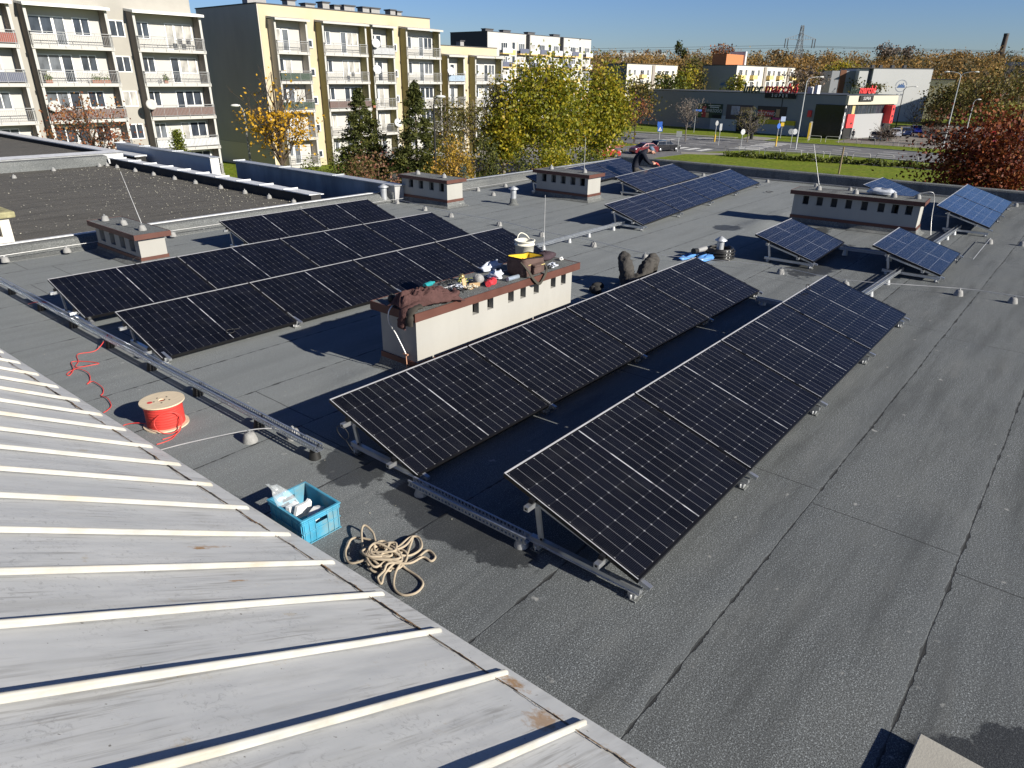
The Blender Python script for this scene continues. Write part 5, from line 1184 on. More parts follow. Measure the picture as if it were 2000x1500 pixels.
def emblem(b, c, ex, n, R, word, mring, mblue):
    """ring emblem with little blue skyline, on the plane through c with right vector ex and outward normal n"""
    ez = Vector((0, 0, 1)); mb = MB(); k = 40
    M = Matrix((( ex.x, ez.x, n.x, c.x), (ex.y, ez.y, n.y, c.y), (ex.z, ez.z, n.z, c.z), (0, 0, 0, 1)))
    for i in range(k):
        if i % 20 in (0,): continue
        a0, a1 = 2*math.pi*i/k, 2*math.pi*(i+.8)/k; P = []
        for a, r in ((a0, R*.88), (a0, R), (a1, R), (a1, R*.88)): P.append(M @ Vector((r*math.cos(a), r*math.sin(a), .02)))
        mb.add(P, [(0, 1, 2, 3)])
    mb.build('emblem_ring', mring, b); mb = MB()
    for x0, x1, h in ((-.55, -.42, .1), (-.42, -.3, .32), (-.28, -.1, .2), (-.08, .08, .38), (.08, .2, .2), (.22, .36, .5), (.38, .6, .16)):
        P = [(x0, -.12), (x1, -.12), (x1, h-.1), ((x0+x1)/2, h), (x0, h-.1)]; mb.add([M @ Vector((p[0]*R, p[1]*R, .02)) for p in P], [tuple(range(5))])
    P = [(-.65, -.3), (.65, -.3), (.7, -.14), (-.7, -.14)]; mb.add([M @ Vector((p[0]*R, p[1]*R, .02)) for p in P], [(0, 1, 2, 3)])
    mb.build('emblem_picture', mblue, b)
    if word: text_mesh(word, R*.5, .01, M @ Matrix.Translation((0, -R*1.45, .03)), mring, 'lettering', b)
M_EBL = pm('emblem blue', (.06, .13, .30), .8); M_ERG = pm('emblem grey', (.30, .33, .38), .8)
def white_block(label, xs, xe, yf, dep, z1, sections, side, zs, emb=None, zb=None):
    b = thing('apartment_building', label, 'building', ((xs+xe)/2, yf+4, ZG)); mw = pm('chalk white render', (.58, .55, .48), .9, 0, .04, .3)
    mb = MB(); mb.box(xs+.1, xe, yf, yf+dep, ZG, z1); mb.build('wall', mw, b)
    mb = MB(); mb.box(xs, xs+.098, yf+.02, yf+dep+.02, ZG, z1+.02); mb.build('gable', side, b)
    mb = MB(); mb.box(xs-.1, xe+.1, yf-.1, yf+dep+.1, z1+.022, z1+.2); mb.build('roof', M_CHD, b)
    my = pm('yellow balcony panel', (.70, .52, .20), .9)
    for x0, kind in sections:
        if kind == 'strip': mb = MB(); mb.box(xs+x0, xs+x0+1.6, yf-.3, yf-.003, ZG, z1-.1); mb.build('stair_strip', pm('taupe strip', (.28, .25, .22), .9), b)
        for z in zs:
            if kind == 'bal':
                mb = MB(); mb.box(xs+x0, xs+x0+3, yf-1.0, yf-.05, z, z+1.0); mb.build('balcony_panel', my, b); mb = MB(); mb.box(xs+x0+.1, xs+x0+2.9, yf-.04, yf-.003, z+1.0, z+2.4); mb.build('balcony_recess', M_LGR, b); window(b, xs+x0+.4, yf-.045, z+.9, 2.2, 1.4, 2, curtain=0)
            elif kind == 'win': window(b, xs+x0, yf-.003, z+.8, 1.3, 1.6, 2, curtain=rnd.choice((0, 0, 1)))
    return b
M_BLG = pm('blue grey gable render', (.26, .27, .29), .9, 0, .05, .3)
zs4 = [3.2, .4, -2.4, -5.2]
b5 = white_block('white four-storey block with yellow balconies and a round emblem on its grey gable', 187.9, 230, 81.9, 9.6, 6.4,
    [(1, 'bal'), (5.5, 'win'), (9, 'bal'), (14, 'win'), (18, 'strip'), (20.5, 'bal'), (25, 'win'), (28, 'bal'), (33, 'win'), (36, 'strip'), (38.5, 'bal')], M_BLG, zs4)
emblem(b5, Vector((187.86, 85.2, 2.0)), Vector((0, -1, 0)), Vector((-1, 0, 0)), 1.25, None, M_ERG, M_EBL)
mb = MB(); mb.box(187.83, 187.88, 90.6, 91.3, ZG, 4.6); mb.build('gable_strip', pm('darker gable strip', (.2, .21, .23), .9), b5)
mb = MB(); mb.box(192, 203, 87, 91, 6.6, 9.3); mb.box(203.05, 204, 86.5, 91, 6.6, 10.2, 1); mb.build('roof_cabin', [pm('orange brick cabin', (.45, .17, .07), .9, 0, .1, 2), M_LGR], b5)
white_block('white block with yellow balconies half hidden by trees left of the store', 196.2, 228, 120, 7, 7.0, [(1, 'win'), (4, 'win'), (7.5, 'bal'), (12, 'win'), (15, 'strip'), (18, 'bal'), (23, 'bal'), (28, 'win')], pm('slate gable', (.17, .175, .19), .9), zs4)
def gable_block():
    c = far(1755, 170, 215); n = Vector((-.80, -.60, 0)).normalized(); ex = Vector((-n.y, n.x, 0)); ex = ex if ex.dot(RT) > 0 else -ex
    b = thing('apartment_building', 'large light grey windowless gable with a blue round emblem right of the store', 'building', (c.x, c.y, ZG))
    L = far(1721, 137, 215); wid = 8.6
    def P(s, d, z): p = c+ex*s-n*d; return (p.x, p.y, z)
    z1 = 6.05
    def slab(s0, s1, d0, d1, z0, zt, mat, nm): mb = MB(); mb.hexa([P(s0, d0, z0), P(s1, d0, z0), P(s1, d1, z0), P(s0, d1, z0), P(s0, d0, zt), P(s1, d0, zt), P(s1, d1, zt), P(s0, d1, zt)]); mb.build(nm, mat, b)
    mgr = pm('light grey gable render', (.50, .51, .505), .9, 0, .03, .3)
    slab(-wid+1.6, wid-1.0, 0, 14, ZG, z1, mgr, 'wall'); slab(-wid-1.6, -wid+.7, .6, 14, ZG, z1-.1, mgr, 'wall'); slab(-wid+.7, -wid+1.6, 1.2, 14, ZG, z1-.2, pm('grey recess', (.2, .2, .21), .9), 'recess')
    slab(-wid-7.5, -wid-1.62, 3.0, 10, ZG, z1-.6, M_BLG, 'side_wing'); slab(-wid-5.4, -wid-3.9, 2.9, 2.99, ZG, z1-.4, pm('brown strip', (.16, .07, .04), .9), 'strip')
    slab(-wid-1.7, wid-.9, -.1, 14.1, z1+.003, z1+.15, M_CHD, 'roof')
    for s in (-6, -4, -1, 2): slab(s, s+.7, 4, 5, z1+.15, z1+.9, M_CHD, 'chimney')
    emblem(b, Vector(P(.6, -.02, 2.1)), ex, n, 1.45, '15-19', M_ERG, M_EBL)
gable_block()
def far_blocks():
    for (u0, u1, v0, d, lab, m, h) in ((1201, 1302, 103, 600, 'distant long white block with a row of dark roof cabins above the autumn wood', (.60, .60, .58), 9), (1735, 1765, 98, 640, 'tiny distant white block just above the autumn wood', (.62, .62, .60), 9)):
        a, c = far(u0, v0, d), far(u1, v0+2, d); b = thing('apartment_building', lab, 'building', (a.x, a.y, 0)); t = (c-a); t.z = 0; ln = t.length; t.normalize(); n = Vector((-t.y, t.x, 0)); n = -n if n.dot(RT.cross(UPV)*-1) > 0 and False else n
        mb = MB(); f = Vector((ray(1200, 150).x, ray(1200, 150).y, 0)).normalized(); n = f
        Q = lambda s, dd, z: tuple(Vector((a.x, a.y, z))+t*s+n*dd)
        mb.hexa([Q(0, 0, 2), Q(ln, 0, 2), Q(ln, 10, 2), Q(0, 10, 2), Q(0, 0, a.z), Q(ln, 0, a.z), Q(ln, 10, a.z), Q(0, 10, a.z)]); mb.build('wall', pm('far white '+lab[:9], m, .9), b)
        mb = MB(); k = max(2, int(ln/9))
        for i in range(k): s = (i+.5)*ln/k; mb.hexa([Q(s-1.2, 3, a.z), Q(s+1.2, 3, a.z), Q(s+1.2, 6, a.z), Q(s-1.2, 6, a.z), Q(s-1.2, 3, a.z+2), Q(s+1.2, 3, a.z+2), Q(s+1.2, 6, a.z+2), Q(s-1.2, 6, a.z+2)])
        mb.build('roof_cabin', M_CHD, b); mb = MB()
        for i in range(k*3):
            for z in (a.z-2.2, a.z-5): s = (i+.5)*ln/(k*3); mb.add([Q(s-.7, -.1, z-.9), Q(s+.7, -.1, z-.9), Q(s+.7, -.1, z+.9), Q(s-.7, -.1, z+.9)], [(0, 1, 2, 3)])
        mb.build('window_band', M_GL[1], b)
far_blocks()
def orange_block():
    b = thing('office_building', 'ochre and orange building with dark window bands at the right edge', 'building', (210, 20, ZG)); c = far(1966, 125, 205)
    X, Y = c.x, c.y; mo = pm('ochre facade', (.42, .27, .12), .9); mz = pm('orange facade', (.50, .16, .05), .9)
    mb = MB(); mb.box(X, X+14, Y-22, Y, ZG, c.z-.4); mb.build('wall', mo, b); mb = MB(); mb.box(X-.8, X-.01, Y-22, Y-4.2, ZG, c.z-3.2); mb.build('orange_bay', mz, b)
    for z in (4.4, 1.6, -1.2): mb = MB(); mb.box(X-.06, X-.003, Y-4, Y-.3, z, z+1.5); mb.build('window_band', M_GL[0], b)
    mb = MB(); mb.box(X-.3, X+14.2, Y-22.2, Y+.2, c.z-.398, c.z+.4); mb.build('roof', M_BLG, b)
orange_block()
b = thing('apartment_building', 'low olive cream building half hidden by trees right of the emblem gable', 'building', (230, 45, ZG)); c = far(1812, 152, 235); c2 = far(1868, 150, 235)
mb = MB(); n = Vector((c.x, c.y, 0)).normalized(); q = [c, c2, c2+n*10, c+n*10]; mb.hexa([(p.x, p.y, ZG) for p in q]+[(p.x, p.y, 3.6) for p in q]); mb.build('wall', pm('olive cream render', (.40, .38, .27), .9), b)
q = [c-n*.3, c2-n*.3, c2+n*10, c+n*10]; mb = MB(); mb.hexa([(p.x, p.y, 3.603) for p in q]+[(p.x, p.y, 3.9) for p in q]); mb.build('roof', M_CHD, b)

# ------------------------------------------------------------------ supermarket
def store():
    b = thing('supermarket', 'single-storey grey supermarket with black glazed corner, red panels and rooftop lettering', 'supermarket', (150, 60, ZG))
    A = Vector((136.3, 38.9, 0)); Bn = Vector((148.8, 89.2, 0)); ty = (Bn-A).normalized(); tx = Vector((ty.y, -ty.x, 0)); L = 52.5; D = 16.8; H1 = .7
    mg = pm('grey wall cassettes', (.21, .225, .25), .7, .0, .04, .3); mc = pm('cream fascia', (.47, .44, .35), .8, 0, .03)
    def P(s, d, z): p = A+ty*s+tx*d; return (p.x, p.y, z)
    def bx(nm, mat, s0, s1, d0, d1, z0, z1, par=None): mb = MB(); mb.hexa([P(s0, d0, z0), P(s0, d1, z0), P(s1, d1, z0), P(s1, d0, z0), P(s0, d0, z1), P(s0, d1, z1), P(s1, d1, z1), P(s1, d0, z1)]); return mb.build(nm, mat, par or b)
    bx('wall', mg, 0, L, .0, D, ZG, H1)
    bx('roof_edge', pm('dark roof edge', (.06, .065, .07), .6), -.1, L+.1, -.1, D+.1, H1+.003, H1+.14)
    bx('dark_joint', M_CHD, 12.35, 12.55, -.03, -.003, ZG+2.3, H1)
    bx('glass_corner', pm('black glazing', (.010, .011, .013), .15), -.12, 5.4, -.12, -.003, ZG, H1-1.5)
    bx('loading_bay', M_DARK, 17.5, 22, -.05, -.003, ZG, ZG+2.9); bx('loading_frame', pm('pale grey panel', (.42, .43, .44), .8), 22.05, 28.6, -.06, -.003, ZG, ZG+2.75)
    bx('yellow_band', pm('yellow sign band', (.55, .45, .02), .7), 9.0, 16.8, -.4, -.003, ZG+1.75, ZG+2.55); bx('pale_plinth', pm('pale grey panel', (.42, .43, .44), .8), 9.0, 16.8, -.35, -.003, ZG, ZG+1.74)
    # three advertising boards with lettering
    M0 = lambda s, z, d=-.09: Matrix(((-ty.x, 0, -tx.x, P(s, d, z)[0]), (-ty.y, 0, -tx.y, P(s, d, z)[1]), (0, 1, 0, z), (0, 0, 0, 1)))
    mwh = pm('sign white', (.70, .70, .68), .6); mrd = pm('sign red', (.45, .03, .04), .6); mgr = pm('sign green', (.10, .16, .04), .6); mpk = pm('sign magenta', (.40, .03, .16), .6); mor = pm('sign tan', (.45, .28, .15), .6, 0, .4, .8)
    for s0, s1, bg, extra in ((25.9, 32.2, (.012, .035, .018), 0), (18.6, 24.9, (.06, .045, .055), 1), (11.2, 17.6, (.03, .022, .022), 2)):
        bd = bx('advertising_board', pm('board %d' % extra, bg, .6), s0, s1, -.08, -.003, -4.25, -1.5)
        w_ = s1-s0; zc_ = -2.85
        if extra == 0:
            text_mesh('ŚWIEŻOŚCI', .82, .01, M0(s0+w_*.36, zc_+.0), mwh, 'lettering', bd, .12); bx('text_line', mwh, s0+.9, s0+3.2, -.095, -.082, zc_+.62, zc_+.78, bd); bx('text_line', mwh, s0+.6, s0+3.6, -.095, -.082, zc_+.95, zc_+1.06, bd)
            bx('picture', mrd, s1-2.2, s1-1.2, -.095, -.082, zc_-1.3, zc_+.8, bd); bx('picture', mgr, s1-1.1, s1-.1, -.095, -.082, zc_-1.2, zc_+1.2, bd); bx('picture', mor, s1-3.0, s1-2.25, -.095, -.082, zc_-1.35, zc_-.4, bd); bx('picture', M_DARK, s0+.2, s0+2.4, -.095, -.082, zc_-1.3, zc_-.7, bd)
        if extra == 1:
            bx('picture', pm('sign lilac', (.40, .38, .46), .6, 0, .5, 1), s1-3.2, s1-1.2, -.095, -.082, zc_-.5, zc_+1.1, bd); bx('picture', mor, s0+.4, s1-3.4, -.095, -.082, zc_-.1, zc_+1.0, bd)
        if extra == 2:
            bx('picture', mrd, s0+2.6, s1-.2, -.095, -.082, zc_-.45, zc_+.6, bd); text_mesh('PIECZYWO', .82, .01, M0(s0+w_*.68, zc_-.0, -.1), mwh, 'lettering', bd, .1); bx('picture', mor, s0+3.2, s1-.4, -.095, -.082, zc_-1.3, zc_-.55, bd); bx('picture', mpk, s0+.3, s0+2.8, -.095, -.082, zc_-1.35, zc_-.6, bd); bx('picture', mor, s0+1.4, s0+2.2, -.095, -.082, zc_-.5, zc_+.9, bd)
    # rooftop lettering on the shaded long side
    mdk = pm('dark green lettering', (.03, .05, .035), .5); mlr = pm('red lettering', (.38, .02, .025), .5)
    text_mesh('Inter', 2.2, .12, M0(19.2, H1+.85, -.3), mdk, 'rooftop_lettering', b, .18, 1.0, .04); text_mesh('marché', 2.3, .12, M0(13.0, H1+.9, -.3), mlr, 'rooftop_lettering', b, .18, 1.0, .04)
    bx('sign_panel', M_DARK, 9.7, 16.2, -.35, -.1, H1-.75, H1+.14); text_mesh('SUPER', .75, .02, M0(13.0, H1-.32, -.37), mwh, 'lettering', b, 0, 1.9)
    # sunlit short side facing the car park
    M1 = lambda d, z, s=-.16: Matrix(((tx.x, 0, -ty.x, P(s, d, z)[0]), (tx.y, 0, -ty.y, P(s, d, z)[1]), (0, 1, 0, z), (0, 0, 0, 1)))
    bx('fascia', mc, -.5, -.003, .0, 16.8, H1-1.45, H1); bx('clerestory', M_GL[0], -.06, -.003, .2, 16.6, H1-3.0, H1-1.46)
    bx('clerestory', pm('yellow blind', (.45, .37, .16), .6), -.07, -.061, 2.5, 3.4, H1-3.0, H1-1.47)
    for d in (.8, 1.6, 4.2, 5.6, 7.2, 8.8, 10.4, 12): bx('mullion', M_CHD, -.1, -.065, d, d+.12, H1-3.0, H1-1.46)
    bx('lower_wall', pm('light grey cassettes', (.30, .305, .31), .7, 0, .03), -.3, -.07, 3.3, 13.2, ZG, H1-3.02)
    mre = pm('bright red panel', (.70, .045, .045), .6)
    bx('red_panel', mre, -.36, -.06, 1.05, 3.26, ZG+1.85, H1-3.02); bx('entrance', M_DARK, -.25, -.06, .6, 2.9, ZG, ZG+1.84); bx('red_sign', mre, -1.6, -.07, 13.25, 14.3, ZG+2.4, H1-1.6); bx('dark_bay', M_DARK, -.12, -.07, 14.4, 16.8, ZG, H1-1.6); bx('door', M_GL[0], -.3, -.07, 13.3, 14.2, ZG, ZG+2.3)
    for z, w2 in ((H1-2.5, .5), (H1-3.7, .45), (H1-4.6, .4)): bx('sign_mark', M_DARK, -1.64, -1.603, 13.8-w2/2, 13.8+w2/2, z, z+.45)
    bx('sign_mark', M_DARK, -.4, -.363, 2.2, 2.7, ZG+2.4, ZG+2.75)
    for z in (-1.3, -2.5, -3.6, -4.7, -5.6): bx('white_mark', mwh, -.16, -.125, .12, .36, z, z+.5)
    text_mesh('Inter', 1.7, .1, M1(1.6, H1+.8, -.4), mdk, 'rooftop_lettering', b, .18); text_mesh('marché', 1.8, .1, M1(5.6, H1+.95, -.4), mre, 'rooftop_lettering', b, .18, 1, .03); bx('sign_panel', M_DARK, -.75, -.52, 3.2, 7.6, H1-.9, H1+.02); text_mesh('SUPER', .7, .02, M1(5.4, H1-.45, -.78), mwh, 'lettering', b, 0, 1.3)
    bx('red_sign', mre, 6.0, 6.7, -.3, -.003, -3.0, -1.9)
    bx('roof_unit', M_LGR, 9, 9.6, 3, 4, H1+.14, H1+1.3); bx('roof_unit', M_LGR, 7.6, 8.2, 3, 4, H1+.14, H1+1.6)
store()
# ------------------------------------------------------------------ vegetation
def leafmat(name, stops, rough=.6, trans=.25):
    m, t, b = newmat(name); a = nd(t, 'ShaderNodeAttribute'); a.attribute_name = 'tint'
    c = ramp(t, a.outputs['Fac'], stops); t.links.new(c, b.inputs[0]); b.inputs['Roughness'].default_value = rough; b.inputs['Specular IOR Level'].default_value = .3
    if trans:
        tr = nd(t, 'ShaderNodeBsdfTranslucent'); t.links.new(c, tr.inputs[0]); mx = nd(t, 'ShaderNodeMixShader'); mx.inputs[0].default_value = trans
        t.links.new(b.outputs[0], mx.inputs[1]); t.links.new(tr.outputs[0], mx.inputs[2]); t.links.new(mx.outputs[0], t.nodes['Material Output'].inputs[0])
    return m
def leafmesh(name, P, size, tint, mat, parent, seed=0, flat=.0, aspect=.7, updir=None):
    g = np.random.default_rng(seed); N = len(P); size = np.broadcast_to(size, (N,))
    d1 = g.normal(size=(N, 3)); d1[:, 2] *= (1-flat); d1 /= np.linalg.norm(d1, axis=1)[:, None]
    d2 = g.normal(size=(N, 3)); d2[:, 2] *= (1-flat); d2 -= (d2*d1).sum(1)[:, None]*d1; d2 /= np.linalg.norm(d2, axis=1)[:, None]
    a = d1*size[:, None]*.5; b = d2*size[:, None]*.5*aspect
    V = np.stack([P-a, P-a*.1+b, P+a, P-a*.1-b], 1).reshape(-1, 3)
    me = bpy.data.meshes.new(name); me.vertices.add(4*N); me.vertices.foreach_set('co', V.ravel().astype(np.float32))
    me.loops.add(4*N); me.loops.foreach_set('vertex_index', np.arange(4*N, dtype=np.int32)); me.polygons.add(N)
    me.polygons.foreach_set('loop_start', np.arange(0, 4*N, 4, dtype=np.int32)); me.polygons.foreach_set('loop_total', np.full(N, 4, dtype=np.int32))
    at_ = me.attributes.new('tint', 'FLOAT', 'FACE'); at_.data.foreach_set('value', np.clip(tint, 0, 1).astype(np.float32))
    me.materials.append(mat); me.update(); me.validate()
    return link(name, me, parent)
M_BARK = pm('brown bark', (.065, .048, .036), .95, 0, .3, 6, .4, 30, .2); M_BARKG = pm('grey bark', (.17, .15, .13), .95, 0, .3, 6, .4, 30, .2); M_BIRCH = pm('pale bark', (.45, .42, .36), .9, 0, .25, 5)
def blob_points(g, n, c, r, gap=.35, nb=14):
    """points gathered in leaf clumps near the shell of an ellipsoid; leaves gaps between clumps"""
    c = np.array(c); r = np.array(r); k = nb; d = g.normal(size=(k, 3)); d /= np.linalg.norm(d, axis=1)[:, None]
    rad = g.uniform(.45, 1.0, size=k)**.7; cc = c + d*r*rad[:, None]*.86
    w_ = g.uniform(.5, 1.5, k); idx = g.choice(k, n, p=w_/w_.sum()); s = g.uniform(.16, .34, k)
    P = cc[idx] + g.normal(size=(n, 3))*r*s[idx][:, None]*np.array([1, 1, .8])
    return P, cc, g.uniform(0, 1, k)[idx]
def tree(name, label, base, top, cen, rad, n, leaf, mat, bark, seed, group=None, trunk_r=.16, nb=40, twigs=60, tint=None, cat='tree', fork=.35, lean=(0, 0), twig_r=.012, extra=(), keep_low=None, twig_len=.9, upw=.35):
    g = np.random.default_rng(seed); r = random.Random(seed); base = Vector(base); cen = Vector(cen)
    root = thing(name, label, cat, base, group)
    P, cc, ct = blob_points(g, max(n, 4), cen, rad, nb=nb)
    if keep_low is not None:
        m = (P[:, 2] > keep_low[0]) & (P[:, 2] < keep_low[1]) | (g.random(len(P)) < keep_low[2]); P = P[m]; ct = ct[m]
    mb = MB(); f0 = base.lerp(Vector((cen.x, cen.y, cen.z-rad[2]*.75)), 1.0); hub = Vector((cen.x+lean[0], cen.y+lean[1], cen.z-rad[2]*fork))
    pts = [base-Vector((0, 0, .2)), base.lerp(hub, .5)+Vector((r.uniform(-.15, .15), r.uniform(-.15, .15), 0)), hub, hub.lerp(Vector((cen.x, cen.y, cen.z+rad[2]*.9)), .6), Vector((cen.x, cen.y, cen.z+rad[2]*.9))]
    pts = smooth_pts(pts, 4); k = len(pts); mb.tube(pts, [trunk_r*(1-i/k)**.8+.012 for i in range(k)], 8)
    lim = []
    for i in range(min(len(cc), 26)):
        e = Vector(cc[i]); s = pts[min(k-2, max(3, int(k*(.3+.5*max(0, (e.z-(cen.z-rad[2]))/(2*rad[2]))))))]
        mid = s.lerp(e, .5)+Vector((0, 0, -.06*(e-s).length)); q = smooth_pts([s, mid, e], 4); mb.tube(q, [trunk_r*.34*(1-j/len(q))+.012 for j in range(len(q))], 5); lim.append(q)
    for i in range(twigs):
        q = r.choice(lim); s = q[r.randrange(len(q)//3, len(q))]; d = Vector((r.gauss(0, 1), r.gauss(0, 1), r.gauss(upw, .7))).normalized(); d = (d+(s-hub).normalized()*.8).normalized()
        ln = r.uniform(.3, 1)*twig_len*max(rad)*.5; e = s+d*ln; m2 = s.lerp(e, .5)+Vector((r.gauss(0, .06), r.gauss(0, .06), .04))*ln; mb.tube([s, m2, e], [twig_r*1.3, twig_r, twig_r*.5], 3)
        for _ in range(2): s2 = s.lerp(e, r.uniform(.3, .8)); e2 = s2+(d+Vector((r.gauss(0, .6), r.gauss(0, .6), r.gauss(.1, .5)))).normalized()*ln*.5; mb.tube([s2, e2], [twig_r*.8, twig_r*.4], 3)
    mb.build('trunk', bark, root)
    t_ = .55*ct+.45*g.random(len(P))
    if tint is not None: t_ = tint(P, t_, g)
    leafmesh('crown', P, leaf*g.uniform(.7, 1.3, len(P)), t_, mat, root, seed)
    return root
def shrub(name, label, cen, rad, n, leaf, mat, seed, cat='shrub', group=None, stems=14, bark=None, tint=None, nb=26):
    g = np.random.default_rng(seed); r = random.Random(seed); cen = Vector(cen); base = Vector((cen.x, cen.y, ZG if cen.z-rad[2] < ZG+.6 or True else cen.z-rad[2]))
    root = thing(name, label, cat, base, group); P, cc, ct = blob_points(g, n, cen, rad, nb=nb); mb = MB()
    for i in range(stems):
        e = Vector(cc[i % len(cc)])+Vector((r.gauss(0, .1), r.gauss(0, .1), .1)); b0 = base+Vector((r.gauss(0, .2*rad[0]), r.gauss(0, .2*rad[1]), 0)); mb.tube(smooth_pts([b0, b0.lerp(e, .5)+Vector((0, 0, .2)), e], 3), [.035-.004*j for j in range(7)], 4)
    mb.build('stem', bark or M_BARK, root); t_ = .5*ct+.5*g.random(len(P))
    if tint is not None: t_ = tint(P, t_, g)
    leafmesh('foliage', P, leaf*g.uniform(.7, 1.3, n), t_, mat, root, seed); return root
L_YG = leafmat('yellow green leaves', [(0, (.075, .095, .014)), (.35, (.17, .19, .02)), (.6, (.31, .28, .024)), (.85, (.46, .35, .024)), (1, (.34, .17, .03))], .5, .4)
L_GOLD = leafmat('golden leaves', [(0, (.25, .16, .012)), (.5, (.55, .30, .018)), (1, (.62, .40, .05))])
L_RED = leafmat('dark red leaves', [(0, (.05, .010, .006)), (.45, (.12, .022, .010)), (.72, (.24, .062, .016)), (.9, (.30, .13, .05)), (1, (.10, .085, .03))])
L_BRN = leafmat('red brown leaves', [(0, (.16, .045, .025)), (.5, (.25, .085, .035)), (1, (.33, .2, .06))])
L_CON = leafmat('dark conifer needles', [(0, (.018, .026, .007)), (.6, (.055, .065, .013)), (1, (.12, .12, .024))], .7, .15)
L_OLV = leafmat('olive thinning leaves', [(0, (.04, .055, .01)), (.5, (.11, .10, .02)), (1, (.22, .15, .045))])
L_PINK = leafmat('pinkish shrub leaves', [(0, (.07, .07, .02)), (.4, (.17, .095, .045)), (.7, (.24, .085, .07)), (1, (.30, .17, .12))])
L_GRN = leafmat('green hedge leaves', [(0, (.03, .045, .008)), (1, (.13, .15, .02))])
L_BLU = leafmat('blue green needles', [(0, (.03, .05, .045)), (1, (.12, .17, .15))], .7, .1)
L_AUT = leafmat('autumn wood leaves', [(0, (.06, .06, .03)), (.25, (.13, .10, .05)), (.5, (.22, .135, .05)), (.75, (.29, .16, .045)), (1, (.33, .22, .07))], .8, .3)
L_GRY = leafmat('last grey brown leaves', [(0, (.10, .085, .075)), (1, (.22, .16, .12))], .8, .1)
def G(u, v, d): p = far(u, v, d); return p
def spot(u, d): p = far(u, 300, d); return Vector((p.x, p.y, ZG))
def zat(u, v, d): return far(u, v, d).z
# big yellow-green maples
for u, d, vt, vb, rx, lab, sd, n in ((1062, 74, 112, 318, 5.0, 'large yellow-green maple filling the gap between the cream block and the street', 3, 15000), (1172, 78, 132, 318, 2.9, 'narrower golden-green maple at the street edge, right of the larger one', 4, 7000), (985, 70, 205, 325, 2.1, 'half-green small maple left of the large yellow-green one', 5, 3600)):
    zt, zb = zat(u, vt, d), zat(u, vb, d); s = spot(u, d); tree('maple_tree', lab, s, zt, (s.x, s.y, (zt+zb)/2), (rx, rx, (zt-zb)/2*1.0), n, .31, L_YG, M_BARKG, sd, 'street maples', .2, 110, 90, fork=.6)
# half-bare maple with golden lower crown
s = spot(548, 60); zt = zat(548, 140, 60)
tree('maple_tree', 'half-bare maple with golden leaves low in its crown before the dark gable', s, zt, (s.x, s.y, .1), (2.5, 2.5, 3.4), 2900, .24, L_GOLD, M_BARK, 11, None, .17, 40, 150, keep_low=(-3.2, .4, .09), twig_r=.016, upw=.9, fork=.95)
# reddish nearly bare tree at the left
s = spot(183, 50)
tree('rowan_tree', 'reddish thinning tree with bare twigs before the white balconies at left', s, 2, (s.x, s.y, -.1), (2.3, 2.3, 2.3), 1500, .15, L_BRN, M_BARK, 21, None, .12, 34, 190, twig_r=.012, fork=.9, upw=.6)
# conifers
def spruce(label, u, d, vt, half_w, seed, mat=L_CON, cat='tree', name='spruce_tree', zb=None, leaf=.30, n=15000, tier=15):
    s = spot(u, d); zt = zat(u, vt, d); zb = ZG+.3 if zb is None else zb; root = thing(name, label, cat, s, None); g = np.random.default_rng(seed); H = zt-zb; mb = MB(); mb.tube([s, Vector((s.x, s.y, zt))], [.16, .02], 7)
    Ps = []; ts = []; nbv = tier*16
    prof = lambda f: half_w*min(1.0, 1.55*(1-f)**.95+.02)*(.80+.20*min(1, f*5))
    for i in range(nbv):
        f = g.random()**1.25*.985 if i > 12 else .86+.01*i; R = prof(f)*g.uniform(.62, 1.08); a = g.uniform(0, 6.283); e = np.array([math.cos(a), math.sin(a)]); z = zb+f*H; m = int(n/nbv*(.55+.9*(1-f)))
        q = .45+.55*g.random(m)**.6; wv = .16+.10*half_w*(1-f)
        x = s.x+e[0]*R*q+g.normal(size=m)*wv*.8; y = s.y+e[1]*R*q+g.normal(size=m)*wv*.8; zz = z-.22*R*q+.30*R*np.maximum(0, q-.75)+g.normal(size=m)*wv*.55
        tone = g.uniform(.1, .9); Ps.append(np.stack([x, y, np.maximum(zz, ZG+.05)], 1)); ts.append(np.clip(.6*tone+.5*(q-.5)+g.normal(size=m)*.12+.1, 0, 1))
        if i % 4 == 0: mb.tube([Vector((s.x, s.y, z)), Vector((s.x+e[0]*R*.8, s.y+e[1]*R*.8, z-.15*R))], [.03, .01], 4)
    mb.build('trunk', M_BARK, root); P = np.concatenate(Ps); leafmesh('crown', P, leaf*g.uniform(.6, 1.25, len(P)), np.concatenate(ts), mat, root, seed, .25, .42)
spruce('dark spruce standing left of the other one in front of the cream block', 708, 68, 172, 2.45, 31)
spruce('dark narrower spruce nearest the cream lower wing', 814, 66, 158, 2.2, 32)
spruce('small bright green conical thuja in front of the white apartment block', 352, 52, 254, 1.0, 33, leafmat('thuja green', [(0, (.035, .055, .006)), (1, (.17, .19, .02))], .7, .1), name='thuja', leaf=.17, n=9000, tier=26)
spruce('little blue spruce at the foot of the yellow shrubs', 905, 47, 322, .7, 34, L_BLU, 'shrub', 'blue_spruce', ZG, .14, 1500, 9)
